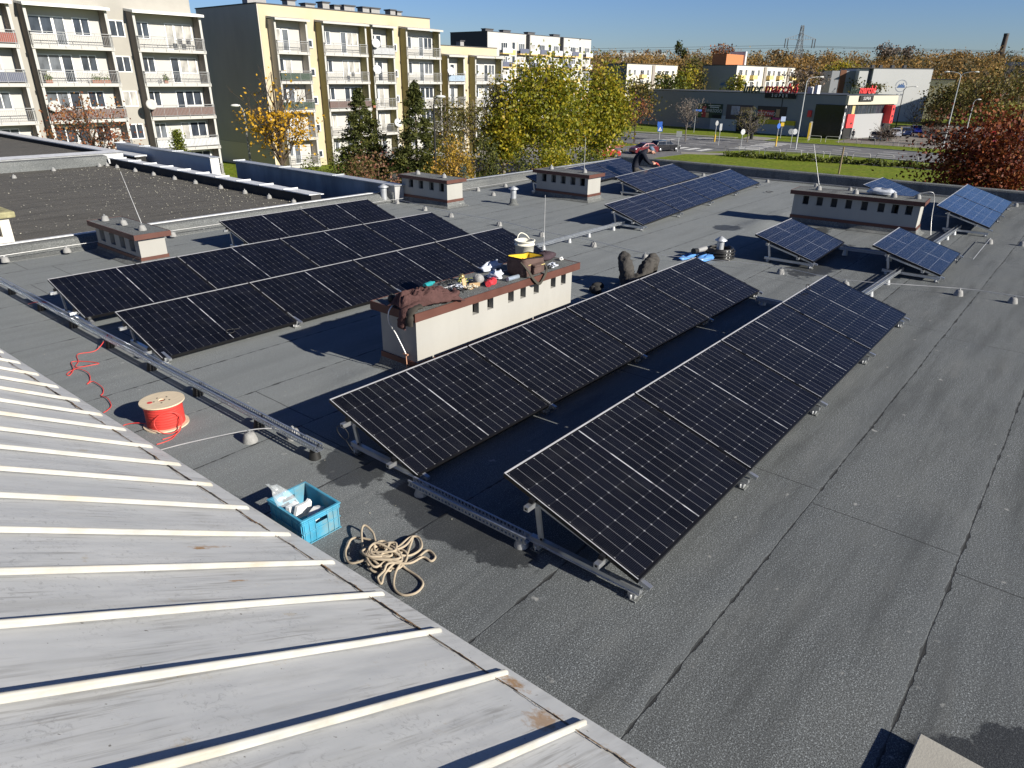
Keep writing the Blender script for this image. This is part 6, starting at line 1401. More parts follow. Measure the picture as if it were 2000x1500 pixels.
# olive, thinning trees before the lower wing
for u, d, vt, rx, sd, lab in ((872, 68, 176, 1.9, 41, 'olive thinning tree just right of the spruces'), (925, 70, 188, 2.2, 42, 'brownish willow-like tree before the lower cream wing'), (965, 73, 165, 1.6, 43, 'slim half-bare tree against the left side of the large maple')):
    s = spot(u, d); zt = zat(u, vt, d); zb = ZG+2.2; tree('thin_tree', lab, s, zt, (s.x, s.y, (zt+zb)/2), (rx, rx, (zt-zb)/2), 2100, .2, L_OLV, M_BARKG, sd, 'thinning trees by the cream block', .1, 34, 110, fork=.7, upw=1.0, twig_r=.014)
# shrubs below
def bush(lab, u, d, vt, rx, ry, mat, sd, n=2600, leaf=.15, nm='shrub', tint=None, zb=None):
    s = spot(u, d); zt = zat(u, vt, d); zb = ZG+.1 if zb is None else zb; shrub(nm, lab, (s.x, s.y, (zt+zb)/2), (rx, ry, (zt-zb)/2), n, leaf, mat, sd, tint=tint)
bush('wide pinkish brown shrub in front of the dark spruces', 728, 44, 292, 2.9, 1.7, L_PINK, 51, 6500, .16)
bush('pale green clump at the left end of the pinkish shrub', 655, 48, 303, .9, .8, L_GRN, 52, 1400)
bush('grassy green tuft behind the zinc-capped parapet', 597, 50, 312, 1.1, .8, L_GRN, 53, 1200)
bush('dark trimmed hedge along the zinc-capped parapet', 610, 42, 326, 2.4, .7, L_GRN, 54, 2600, .11, 'hedge')
bush('yellow leaved shrub below the thinning trees', 885, 52, 270, 1.7, 1.2, leafmat('yellow brown leaves', [(0, (.16, .11, .02)), (.5, (.36, .24, .03)), (1, (.42, .22, .06))]), 55, 3000, .17)
bush('golden low bush at the foot of the large maple', 1085, 62, 285, 2.8, 1.6, L_YG, 56, 3600, .2)
bush('dark green yew at the foot of the large maple', 1020, 55, 292, .8, .8, L_CON, 57, 1700, .16)
bush('dark green low bush under the street maples', 1150, 66, 285, 1.6, 1.2, L_GRN, 58, 1600, .18)
bush('clump of dark green shrubs behind the yellow leaved shrub', 948, 62, 262, 1.6, 1.2, L_CON, 59, 1500, .2)
# dark red maple at the right
s = spot(1975, 52)
tree('red_maple', 'dark red maple crown rising above the parapet at the right edge', s, 0, (s.x, s.y, zat(1940, 345, 52)), (4.2, 4.2, 4.3), 13000, .21, L_RED, M_BARK, 61, None, .2, 60, 60, fork=.3)
s = spot(1945, 50)
tree('red_maple', 'smaller dark red maple at the left flank of the larger one', s, 0, (s.x, s.y, zat(1880, 360, 50)), (2.0, 2.0, 2.6), 4600, .19, L_RED, M_BARK, 62, None, .14, 40, 40, fork=.3)
# trees around the store
def small(name, lab, u, d, vt, vb, rx, mat, sd, n, leaf, bark=M_BARK, tw=90, r=.1, up=.7, grp=None, base_v=None, zbase=None):
    p = far(u, 300, d); zb = hill(p.x, p.y); s = Vector((p.x, p.y, zb)); zt, z0 = zat(u, vt, d), zat(u, vb, d); tree(name, lab, s, zt, (p.x, p.y, (zt+z0)/2), (rx, rx, (zt-z0)/2), n, leaf, mat, bark, sd, grp, r, 26, tw, fork=.8, upw=up, twig_r=.02)
small('rowan_tree', 'reddish bare tree at the left end of the supermarket wall', 1237, 118, 182, 250, 3.0, L_BRN, 71, 700, .28)
small('bare_tree', 'round grey bare tree in front of the supermarket wall', 1336, 124, 186, 245, 2.7, L_GRY, 72, 420, .2, M_BARKG, 170)
small('rowan_tree', 'small half-bare tree before the middle advertising board', 1456, 127, 207, 262, 2.6, L_OLV, 73, 520, .22, M_BARKG, 120)
small('bare_tree', 'dark gnarled shrub tree in the car park', 1826, 138, 240, 282, 3.0, L_GRY, 74, 160, .18, M_BARK, 150, .22, .2)
small('bare_tree', 'dark bare shrub beside the tan car', 1722, 142, 244, 276, 2.6, L_GRY, 75, 300, .2, M_BARK, 150, .12, .3)
small('bare_tree', 'bare thin tree in front of the emblem gable', 1770, 188, 190, 248, 3.6, L_GRY, 76, 120, .2, M_BARKG, 130)
small('willow_tree', 'tall brown-green willow mass right of the emblem gable', 1925, 172, 132, 240, 8.5, L_OLV, 77, 4200, .5, M_BARKG, 120, .3)
small('willow_tree', 'olive tree before the low olive cream building', 1850, 186, 165, 245, 7.0, L_OLV, 78, 3200, .5, M_BARK, 90, .3)
small('orange_tree', 'orange tree at the right edge of the emblem gable', 1822, 196, 182, 240, 3.6, L_AUT, 79, 1300, .5, M_BARK, 50)
small('pale_willow', 'pale yellow-green bush tree right of the car park', 1942, 158, 198, 250, 4.6, leafmat('pale olive leaves', [(0, (.10, .10, .02)), (1, (.30, .27, .06))]), 80, 2200, .4, M_BARK, 60)
small('orange_shrub', 'low orange shrub at the edge of the car park', 1806, 170, 232, 250, 2.6, L_AUT, 81, 900, .3, M_BARK, 30)
small('bare_tree', 'dark bare bush at the right edge behind parked cars', 1990, 160, 205, 255, 3.6, L_GRY, 82, 900, .3, M_BARK, 130)
# trees between and behind the white blocks
for i, (nm, u, d, vt, vb, rx, mat, n, lab) in enumerate((
    ('brown_tree', 1232, 160, 150, 240, 4.2, L_OLV, 1500, 'brown thinning tree rising behind the golden-green maple'), ('oak_tree', 1290, 182, 142, 205, 4.0, L_GRN, 1300, 'green tree in front of the yellow-balconied block left of the store'),
    ('poplar_tree', 1322, 190, 120, 200, 3.0, L_YG, 1100, 'yellow-green tree at the right end of the block left of the store'), ('brown_tree', 1338, 205, 112, 200, 3.6, L_OLV, 1500, 'large brown tree left of the emblem block'),
    ('birch_tree', 1422, 182, 145, 190, 2.4, L_YG, 600, 'pale sparse tree at the lit corner of the emblem block'), ('bare_tree', 1548, 182, 132, 185, 5.0, L_GRY, 500, 'bare tree before the white block above the store lettering'),
    ('yellow_tree', 1612, 230, 120, 190, 6.0, L_YG, 2200, 'bright yellow tree beside the white block above the store'), ('dark_tree', 1592, 222, 128, 180, 3.0, L_CON, 900, 'dark green tree left of the bright yellow one'),
    ('brown_tree', 1665, 215, 150, 190, 5.0, L_OLV, 1300, 'olive brown tree behind the store corner lettering'))):
    small(nm, lab, u, d, vt, vb, rx, mat, 100+i, n, .55, M_BARK, 60, .2)
# ------------------------------------------------------------------ autumn wood on the hill (one mass) with single trees standing out
def wood():
    g = np.random.default_rng(77); P = []; T = []; S = []; mb = MB()
    for i in range(560):
        u = g.uniform(1120, 2080); d = 265+330*g.random()**.9; p = far(u, 150, d); zb = hill(p.x, p.y); h = g.uniform(9, 15); rr = g.uniform(3.0, 5.2); m = int(150+80*g.random()); base_t = np.clip(g.normal(.58, .24), 0, 1)
        if g.random() < .10: base_t = .05
        q = g.normal(size=(m, 3)); q /= np.linalg.norm(q, axis=1)[:, None]; q *= (g.uniform(.5, 1, m)**.5)[:, None]*(1+.35*g.normal(size=m)*.5)[:, None]
        P.append(np.array([p.x, p.y, zb+h*.58])+q*np.array([rr, rr, h*.44])); T.append(np.clip(base_t+g.normal(size=m)*.13, 0, 1)); S.append(g.uniform(.5, 1.15, m))
        mb.tube([Vector((p.x, p.y, zb)), Vector((p.x, p.y, zb+h*.8))], [.25, .08], 4)
    P = np.concatenate(P); root = thing('autumn_wood', 'wide mass of orange and brown autumn trees covering the hill behind the store', 'wood', (330, 120, 0)); root['kind'] = 'stuff'
    leafmesh('crowns', P, np.concatenate(S)*1.15, np.concatenate(T), L_AUT, root, 7); mb.build('trunks', M_BARK, root)
wood()
def horizon_trees():
    for i, (u, d, vt, rx, h2, nm, lab, mat) in enumerate(((1306, 480, 80, 2.4, 30, 'poplar_tree', 'tall dark poplar spire above the autumn wood', L_CON), (1316, 480, 96, 1.8, 20, 'spruce_tree', 'small dark spruce spire right of the poplar', L_CON), (1388, 420, 84, 6.5, 30, 'bare_tree', 'tall greyish bare tree crown above the autumn wood', L_BRN), (1490, 430, 92, 6, 26, 'bare_tree', 'yellow brown crown left of the pylon above the wood', L_AUT), (1690, 430, 82, 5, 30, 'bare_tree', 'wispy bare treetop above the wood in the middle', L_GRY), (1730, 430, 92, 5, 26, 'bare_tree', 'second wispy bare treetop right of the first above the wood', L_GRY), (1830, 480, 98, 9, 24, 'oak_tree', 'rounded green-orange crown above the wood at right', L_AUT))):
        p = far(u, 150, d); zt = zat(u, vt, d); zc_ = zt-h2*.25*.5-2; small(nm, lab, u, d, vt, vt+(h2*1.0), rx, mat, 140+i, 420, 1.0, M_BARK, 80 if mat in (L_GRY, L_BRN) else 10, .3)
horizon_trees()
L_BAL = leafmat('balcony leaves', [(0, (.05, .09, .01)), (1, (.20, .25, .03))])
clutter()
# ------------------------------------------------------------------ street furniture
M_POST = pm('grey post', (.42, .43, .44), .5, .3, .06); M_YEL = pm('yellow sleeve', (.62, .40, .03), .5); M_BLUES = pm('blue sign', (.02, .10, .42), .5); M_SBACK = pm('sign back', (.45, .46, .47), .4, .5, .08); M_WOOD = pm('weathered wood', (.22, .17, .11), .9, 0, .2, 5, .3, 40, .2, (6, 6, 1))
def lamp(label, base, h, arm, two=False, mat=M_CONC, grp=None):
    base = Vector(base); root = thing('street_lamp', label, 'street lamp', base, grp); mb = MB(); top = base+Vector((0, 0, h)); arm = Vector(arm)
    mb.tube([base, base.lerp(top, .5), top], [.12, .09, .06], 10); mb.build('pole', mat, root)
    for s in ((1, -1) if two else (1,)):
        mb = MB(); a = arm*s; mb.tube(smooth_pts([top-Vector((0, 0, .3)), top+a*.15+Vector((0, 0, .25)), top+a*.7+Vector((0, 0, .5)), top+a+Vector((0, 0, .52))], 4), .04, 7); mb.build('arm', mat, root)
        mb = MB(); c = top+a*1.25+Vector((0, 0, .52)); r_ = math.atan2(a.y, a.x); mb.sphere(c, .38, .16, .11, 12, 6, 0, Matrix.Rotation(r_, 3, 'Z')); mb.build('lamp_head', pm('lamp head', (.62, .62, .60), .4), root)
p = far(487, 300, 62); lamp('street lamp with curved arm before the dark grey gable', (p.x, p.y, ZG), zat(487, 212, 62)-ZG-.3, (-.35, .25, 0))
lamp('tall pale street lamp by the road in front of the supermarket', (110.3, 37.3, ZG), 9.4, (1.1, -1.2, 0), mat=M_POST)
lamp('tall double-armed lamp at the car park right of the emblem gable', (133.5, 22.0, ZG), 10.4, (.5, -1.5, 0), True, M_POST)
p = far(1751, 241, 185); lamp('dark curved lamp post before the emblem gable', (p.x, p.y, ZG), 8.0, (.9, -1.6, 0), mat=M_DARK)
p = far(1886, 260, 150); lamp('thin pale lamp post behind the car park bushes', (p.x, p.y, ZG), 6.3, (.3, -.5, 0), mat=M_POST)
p = far(850, 300, 56); lamp('dark lamp post between the spruces and the thinning trees', (p.x, p.y, ZG), zat(850, 192, 56)-ZG-.4, (.3, -.3, 0), mat=M_DARK)
def sign(label, base, h, boards, sleeve=None, name='road_sign'):
    """boards: (kind, z-centre, w, h, front material) facing the camera or edge-on"""
    base = Vector(base); root = thing(name, label, 'road sign', base); mb = MB(); mb.tube([base, base+Vector((0, 0, h))], .045, 8); mb.build('post', M_POST, root)
    if sleeve: mb = MB(); mb.tube([base, base+Vector((0, 0, sleeve))], .11, 10); mb.build('sleeve', M_YEL, root)
    v = Vector((base.x, base.y, 0)).normalized()
    for kind, z, w_, hh, mat, ang, side in boards:
        n = -(Matrix.Rotation(ang, 3, 'Z') @ v); ex = Vector((-n.y, n.x, 0)); c = base+Vector((0, 0, z))+n*.06+ex*side; mb = MB()
        if kind == 'o': mb.lathe([(w_/2, 0), (w_/2, .02)], c, 24, 0, False, n)
        else:
            q = [c-ex*w_/2, c+ex*w_/2, c+ex*w_/2+n*.02, c-ex*w_/2+n*.02]; q = q if (q[1]-q[0]).cross(q[2]-q[1]).z > 0 else q[::-1]; mb.hexa([(a.x, a.y, c.z-hh/2) for a in q]+[(a.x, a.y, c.z+hh/2) for a in q])
        mb.build('board', mat, root)
        if kind == 'x':   # pedestrian crossing triangle with figure
            mb = MB(); e = c+n*.024; mb.add([e-ex*w_*.36+Vector((0, 0, -hh*.33)), e+ex*w_*.36+Vector((0, 0, -hh*.33)), e+Vector((0, 0, hh*.36))], [(0, 1, 2)]); mb.build('triangle', M_WF, root)
            mb = MB(); e = c+n*.028; mb.add([e+Vector((0, 0, .12)), e-ex*.12+Vector((0, 0, -.2)), e-ex*.05+Vector((0, 0, -.2)), e+Vector((0, 0, -.05)), e+ex*.07+Vector((0, 0, -.2)), e+ex*.13+Vector((0, 0, -.2))], [(0, 1, 2, 3, 4, 5)]); mb.build('figure', M_DARK, root)
sign('blue crossing and shared-path signs on one post by the side street', (106.85, 58.3, ZG), 3.0, [('x', 2.0, .8, .8, M_BLUES, .2, 0), ('q', 2.75, .8, .7, M_BLUES, .2, -.1)])
sign('square sign seen from behind, with dark bracket, by the parked red car', (93.4, 47.9, ZG), 2.75, [('q', 2.4, .75, .75, M_SBACK, 0, 0)])
sign('round sign on a yellow-sleeved post at the crossing island', (113.9, 51.9, ZG), 3.3, [('o', 2.9, .8, .8, M_SBACK, .95, 0)], 1.15)
sign('pair of narrow signs on a slim post beside the yellow-sleeved one', (108.0, 48.5, ZG), 3.1, [('q', 2.7, .7, 1.0, M_SBACK, 1.05, 0)])
sign('blue street name plates on a post in front of the supermarket wall', (131.1, 64.2, ZG), 4.2, [('q', 4.0, 1.1, .32, M_BLUES, .3, .5), ('q', 4.0, .9, .34, pm('pale blue plate', (.35, .42, .6), .5), -.7, -.4)])
sign('round sign turned edgewise before the small half-bare tree', (104.8, 43.5, ZG), 2.75, [('o', 2.4, .8, .8, M_SBACK, .7, 0)])
sign('blue round and orange signs on the second yellow-sleeved post', (113.2, 41.4, ZG), 3.9, [('o', 3.0, .8, .8, M_BLUES, .9, -.05)], 1.5)
sign('blue and orange plates on a post behind the yellow-sleeved one', (130.4, 47.1, ZG), 3.6, [('q', 3.2, .8, .8, pm('pale blue plate', (.35, .42, .6), .5), .3, 0), ('q', 2.3, .6, .6, M_YEL, .3, 0)])
sign('two round signs back to back near the tall pale lamp', (111.4, 38.5, ZG), 2.75, [('o', 2.4, .8, .8, M_SBACK, .15, -.25), ('o', 2.4, .8, .8, M_SBACK, .5, .3)])
p = far(1579, 275, 137); root = thing('charging_post', 'white post with yellow side before the black glazed corner', 'post', (p.x, p.y, ZG)); mb = MB(); mb.cbox((p.x, p.y, ZG+1.5), .35, .35, 3.0, .4); mb.build('body', M_BW, root); mb = MB(); mb.cbox((p.x-.3, p.y+.08, ZG+1.5), .2, .3, 2.6, .4); mb.build('yellow_side', M_YEL, root)
p = at(1467, 272, ZG); root = thing('litter_bin', 'small dark litter bin beside the path to the loading bay', 'litter bin', (p.x, p.y, ZG)); mb = MB(); mb.lathe([(.28, 0), (.3, .9), (.33, .95), (.3, 1.0)], (0, 0, 0), 14); mb.build('body', M_DARK, root, True)
mb = MB(); a = Vector((83.98, 23.25, ZG)); mb.tube([a-Vector((0, 0, .3)), a+Vector((0, 0, 1.4)), a+Vector((.02, 0, 2.85))], [.1, .095, .09], 9); tag(mb.build('wooden_post', M_WOOD), 'lone weathered wooden post standing in the lawn', 'post')
def barrier_proto(label, grp):
    r = thing('street_barrier', label, 'barrier', (0, 0, ZG), grp); mb = MB(); mb.tube(smooth_pts([(0, -1.0, 0), (0, -1.0, .75), (0, -.93, .9), (0, -.8, .95), (0, .8, .95), (0, .93, .9), (0, 1.0, .75), (0, 1.0, 0)], 4), .035, 7); mb.build('hoop', M_BW, r, True); mb = MB(); mb.tube([(0, -1, .5), (0, 1, .5)], .022, 6); mb.build('cross_rail', M_BW, r, True); return r
bp_ = None; GN, GF = 'white hoop barriers along the near road edge', 'white hoop barriers along the car park side of the road'
ln = [(97.4, 41.6), (98.4, 32), (100.1, 25.3), (100.4, 18), (100.2, 11), (100, 6)]; lf = [(127.1, 40.1), (128.1, 35.2), (128.5, 27.4), (126.8, 22), (126, 16)]
def along(L, step):
    out = []; i = 0; t = 0.0
    segs = [(Vector(a), Vector(b)) for a, b in zip(L[:-1], L[1:])]
    for a, b in segs:
        ln_ = (b-a).length
        while t < ln_: out.append((a+(b-a)*(t/ln_), math.atan2(b.y-a.y, b.x-a.x)-math.pi/2)); t += step
        t -= ln_
    return out
for L, grp, side in ((ln, GN, 'near road edge'), (lf, GF, 'car park side of the road')):
    pts_ = along(L, 2.75)
    for i, (p, a) in enumerate(pts_):
        lab = f'white metal hoop barrier in the row along the {side}'
        if bp_ is None: bp_ = barrier_proto(lab, grp); o = bp_; o.location = (p.x, p.y, ZG); o.rotation_euler = (0, 0, a)
        else: o = dup(bp_, (p.x, p.y, ZG), (0, 0, a), lab); o['group'] = grp
def hedge_strip():
    g = np.random.default_rng(9); n = 5200; t = g.random(n); y = 41+t*(-42); x = np.interp(-y, [-41, -25, -17, 1], [93.6, 96.4, 97.4, 98])+g.normal(size=n)*.7; z = ZG+.05+.5*g.random(n)*(1+.4*np.sin(y*1.7))
    root = thing('ground_cover', 'dark green strip of low ground cover between the lawn path and the road', 'ground cover', (96, 20, ZG)); root['kind'] = 'stuff'
    leafmesh('foliage', np.stack([x, y, z], 1), .34*g.uniform(.6, 1.3, n), g.random(n), L_GRN, root, 9)
    g = np.random.default_rng(10); n = 2600; root = thing('fallen_leaves', 'golden fallen leaves carpeting the verge under the street maples', 'leaves', (88, 70, ZG)); root['kind'] = 'stuff'
    c1 = np.array([94, 68]); P = np.stack([c1[0]+g.normal(size=n)*3.2, c1[1]+g.normal(size=n)*4.5, np.full(n, ZG+.06)+g.random(n)*.12], 1); P[:900, 0] = 50+g.normal(size=900)*6; P[:900, 1] = 50+g.normal(size=900)*4
    leafmesh('leaves', P, .3, g.random(n), L_GOLD, root, 10, .8)
hedge_strip()

# ------------------------------------------------------------------ cars
M_TYRE = pm('tyre', (.015, .015, .016), .85); M_RIM = pm('rim', (.40, .41, .43), .35, .7); M_CARGL = glassm('car glass', (.02, .023, .028), .05)
def carpaint(name, col): return pm(name, col, .28, .1, .03, 2, 0, 40, .5, None, None, 0, .8)
def car(label, loc, ang, col, L=4.2, H=1.47, W=1.72, kind='hatch', grp=None):
    root = thing('parked_car', label, 'car', loc, grp, (0, 0, ang)); paint = carpaint('car paint %.2f %.2f %.2f' % col, col)
    h = L/2
    low = [(-h, .35), (-h+.04, .62), (-h+.10, .80), (-h+.9, .93), (h-.35, .95), (h-.06, .88), (h, .55), (h-.02, .30)]
    prof = {'hatch': [(-h+1.0, .93), (-h+1.75, H-.04), (-h+2.3, H), (h-.95, H-.03), (h-.35, .98)], 'estate': [(-h+1.0, .93), (-h+1.75, H-.04), (-h+2.3, H), (h-.55, H-.05), (h-.18, .98)], 'van': [(-h+.45, 1.0), (-h+1.05, H-.05), (-h+1.5, H), (h-.1, H), (h-.04, 1.0)]}[kind]
    mb = MB()
    def loft(pr, ws, mat):   # mirrored side profile with width per point
        k = len(pr); vs = [(x, -w_, z) for (x, z), w_ in zip(pr, ws)]+[(x, w_, z) for (x, z), w_ in zip(pr, ws)]
        mb.add(vs, [tuple(range(k-1, -1, -1)), tuple(range(k, 2*k))]+[(i, (i+1) % k, k+(i+1) % k, k+i) for i in range(k)], mat, False)
    loft(low+[(h-.1, .22), (-h+.1, .22)], [W/2*f for f in (.86, .9, .9, .97, .97, .92, .9, .9, .88, .86)], 0)
    roofw = W/2*.80
    loft([(prof[0][0], .90)]+prof+[(prof[-1][0], .90)], [W/2*.96, W/2*.95]+[roofw]*(len(prof)-2)+[W/2*.93, W/2*.94], 0)
    bevel(mb.build('body', paint, root, True), .05, 3)
    # glazing bands slightly proud of the cabin sides and ends
    mb = MB(); a, b_, c_, d_, e_ = prof
    def side(s):
        z0, z1 = .99, H-.12; f = lambda z: W/2*.95+(roofw-W/2*.95)*(z-.93)/(H-.93)+.012
        for x0, x1, x2, x3 in ((a[0]+.22, (a[0]+d_[0])/2+.1, (a[0]+d_[0])/2+.1, b_[0]+.12), ((a[0]+d_[0])/2+.2, e_[0]-.16, d_[0]-.02, (a[0]+d_[0])/2+.2)):
            q = [(x0, s*f(z0), z0), (x1, s*f(z0), z0), (x2, s*f(z1), z1), (x3, s*f(z1), z1)]; mb.add(q if s < 0 else q[::-1], [(0, 1, 2, 3)])
    side(-1); side(1)
    for p, q, s in ((a, b_, -1), (e_, d_, 1)):
        P = [(p[0]+(q[0]-p[0])*.1+s*.015, -W/2*.82, p[1]+.08), (p[0]+(q[0]-p[0])*.1+s*.015, W/2*.82, p[1]+.08), (p[0]+(q[0]-p[0])*.9+s*.015, roofw*.9, q[1]-.04), (p[0]+(q[0]-p[0])*.9+s*.015, -roofw*.9, q[1]-.04)]; mb.add(P if s < 0 else P[::-1], [(3, 2, 1, 0)])
    mb.build('window', M_CARGL, root, True)
    for x in (-h+.78, h-.80):
        for s in (-1, 1):
            mb = MB(); mb.lathe([(.2, -.1), (.31, -.1), (.31, .1), (.2, .1)], (x, s*(W/2-.10), .31), 20, 0, True, (0, 1, 0)); wv = mb.build('wheel', M_TYRE, root, True)
            mb = MB(); mb.lathe([(.205, -.0), (.19, .108), (.05, .1), (.001, .1)], (x, s*(W/2-.10), .31), 16, 0, True, (0, s, 0)); o = mb.build('rim', M_RIM, wv, True)
    for s in (-1, 1):
        mb = MB(); mb.cbox((-h+.12, s*W*.36, .72), .14, .32, .14, s*.3); mb.build('headlight', M_LGR, root, True)
        mb = MB(); mb.cbox((h-.10, s*W*.38, .80), .12, .2, .2); mb.build('tail_light', pm('tail light', (.45, .02, .02), .3), root, True)
    return root
p = at(1262, 301, ZG); car('dark red hatchback parked on the side street behind the bending man', (p.x+.3, p.y+.6, ZG), 2.75+math.pi, (.13, .012, .02), 3.9, 1.42)
p = at(1297, 296, ZG); car('black estate car parked beyond the dark red hatchback', (p.x+.6, p.y+.3, ZG), 2.75, (.014, .015, .02), 4.4, 1.5, 1.76, 'estate')
p = at(1182, 307, ZG); car('bright red car mostly hidden by bushes at the street corner', (p.x, p.y, ZG), 2.6, (.42, .03, .03), 3.8, 1.42)
p = at(1708, 274, ZG); car('taupe hatchback parked nearest the store in the car park', (p.x, p.y, ZG), .35, (.13, .115, .10), 4.1)
p = at(1748, 267, ZG); car('white car parked behind the taupe hatchback', (p.x, p.y, ZG), .35, (.55, .56, .58), 4.1)
p = at(1762, 266, ZG); car('dark blue car in the car park right of the white one', (p.x+2, p.y, ZG), .4, (.03, .04, .10), 4.3)
p = at(1776, 262, ZG); car('bright blue car farthest right in the row by the store', (p.x+5, p.y, ZG), .4, (.03, .03, .35), 4.2)
p = far(1937, 258, 166); car('bright red van standing behind the dark red maple', (p.x, p.y, ZG), .3, (.55, .02, .03), 5.0, 2.3, 1.95, 'van')
p = far(1926, 268, 150); car('pinkish red small car in front of the red van', (p.x, p.y, ZG), .6, (.50, .04, .09), 3.6, 1.4)
p = far(1962, 259, 158); car('dark green car right of the red van', (p.x, p.y, ZG), .4, (.02, .035, .03), 4.2)
p = far(1988, 262, 152); car('navy blue car at the right edge of the car park', (p.x, p.y, ZG), .5, (.03, .05, .12), 4.4)
p = far(1915, 270, 142); car('silver car peeking over the dark red maple', (p.x, p.y, ZG), .5, (.40, .42, .45), 4.0)
p = far(1888, 256, 172); car('dark car at the back of the car park left of the red van', (p.x, p.y, ZG), .4, (.02, .022, .025), 4.2)

# ------------------------------------------------------------------ pylon, lines, smokestack
def pylon():
    p = far(1555, 130, 420); zb = hill(p.x, p.y); zt = zat(1553, 50, 420); root = thing('electricity_pylon', 'lattice electricity pylon rising above the autumn wood', 'pylon', (p.x, p.y, zb)); mb = MB(); H = zt-zb
    ex = RT0.normalized(); ey = Vector((-ex.y, ex.x, 0)); wd = lambda f: 2.6*(1-f)**1.3+.55
    lv = [i/9 for i in range(10)]; C = lambda f, k: Vector((p.x, p.y, zb+f*H))+ex*(wd(f)*(1 if k in (1, 2) else -1))+ey*(wd(f)*(1 if k > 1 else -1))
    for f0, f1 in zip(lv[:-1], lv[1:]):
        for k in range(4): mb.bar(C(f0, k), C(f1, k), .22, .22); mb.bar(C(f0, k), C(f1, (k+1) % 4), .11, .11); mb.bar(C(f0, (k+1) % 4), C(f1, k), .11, .11); mb.bar(C(f1, k), C(f1, (k+1) % 4), .11, .11)
    mb.build('lattice', pm('pylon steel', (.20, .21, .22), .6, .4), root)
    for z, half in ((zat(1553, 76, 420), 7.6),):
        for s in (-1, 1):
            mb = MB(); a = Vector((p.x, p.y, z)); b_ = a+ex*half*s; mb.bar(a+Vector((0, 0, -.6)), b_, .2, .2); mb.bar(a+Vector((0, 0, 2.4)), b_, .18, .18)
            for i in range(1, 6): q = a.lerp(b_, i/6); mb.bar(q+Vector((0, 0, -.6*(1-i/6))), q+Vector((0, 0, 2.4*(1-i/6))), .1, .1)
            mb.build('cross_arm', pm('pylon steel', (.20, .21, .22), .6, .4), root)
            for off in (0, -1.3): mb = MB(); e = b_+ex*off*s; mb.tube([e, e-Vector((0, 0, 4.2))], .22, 6); mb.build('insulator', M_CHD, root)
    zc1 = zat(1553, 90, 420)
    for off, zz, lab in ((-7.6, zat(1553, 89, 420), 'upper left'), (7.6, zat(1553, 92, 420), 'upper right')):
        mb = MB(); a = Vector((p.x, p.y, zz))+ex*off
        pts = []
        for t in np.linspace(-1, 1, 25):
            q = a+(ex*.62+ey*-.78)*(t*230) if False else a+ex*(t*320)+Vector((FWD.x, FWD.y, 0)).normalized()*(-60*t); q.z = zz+2.5*(t*t)*1.0-4.5*(1-abs(2*abs(t)-1))*.8; pts.append(q)
        mb.tube(pts, .07, 5); tag(mb.build('power_line', M_CHD), f'thin {lab} power line strung through the pylon across the wood', 'power line')
pylon()
p = far(1955, 108, 600); zb = hill(p.x, p.y); q = far(1961, 66, 600); root = thing('smokestack', 'slender dark smokestack on the horizon at the right', 'chimney', (p.x, p.y, zb)); mb = MB(); b0 = Vector((p.x, p.y, zb)); mb.tube([b0, b0+Vector((0, 0, (q.z-zb)*.5)), b0+Vector((0, 0, q.z-zb))], [2.2, 1.75, 1.4], 14); mb.build('shaft', pm('dark brick', (.07, .055, .05), .9), root); mb = MB(); mb.lathe([(1.55, 0), (1.55, 1.2)], b0+Vector((0, 0, q.z-zb-1.0)), 14); mb.build('rim', M_CHD, root)

# ------------------------------------------------------------------ people
def skin(name, verts, edges, mats, parent, sub=2, root=0):
    me = bpy.data.meshes.new(name); me.from_pydata([v[0] for v in verts], edges, []); o = bpy.data.objects.new(name, me); COL.objects.link(o)
    m = o.modifiers.new('skin', 'SKIN'); m.use_smooth_shade = True
    for i, v in enumerate(verts):
        r = v[1]; r = (r, r) if not isinstance(r, tuple) else r; me.skin_vertices[0].data[i].radius = r; me.skin_vertices[0].data[i].use_root = (i == root)
    s = o.modifiers.new('sub', 'SUBSURF'); s.levels = s.render_levels = sub
    dg = bpy.context.evaluated_depsgraph_get(); m2 = bpy.data.meshes.new_from_object(o.evaluated_get(dg)); bpy.data.objects.remove(o); m2.name = name
    for p in m2.polygons: p.use_smooth = True
    m2.materials.clear()
    return link(name, m2, parent, False, mats)
M_SKIN = pm('skin', (.50, .27, .19), .55, 0, .06, 10); M_NAVYC = pm('navy work cloth', (.016, .018, .028), .85, 0, .2, 12, .5, 40, .2); M_GREYC = pm('grey work trousers', (.062, .058, .054), .9, 0, .18, 12, .5, 40, .2); M_DGREYC = pm('dark grey knee patches', (.028, .027, .026), .9, 0, .2, 14); M_SHOE = pm('work shoe', (.045, .042, .04), .7, 0, .2, 12); M_CAP = pm('grey blue cap', (.10, .16, .22), .85); M_HAIR = pm('short brown hair', (.06, .035, .02), .9)
def chain(base, pts, rads, off): return [(p, r) for p, r in zip(pts, rads)], [(off+i-1, off+i) for i in range(1, len(pts))]
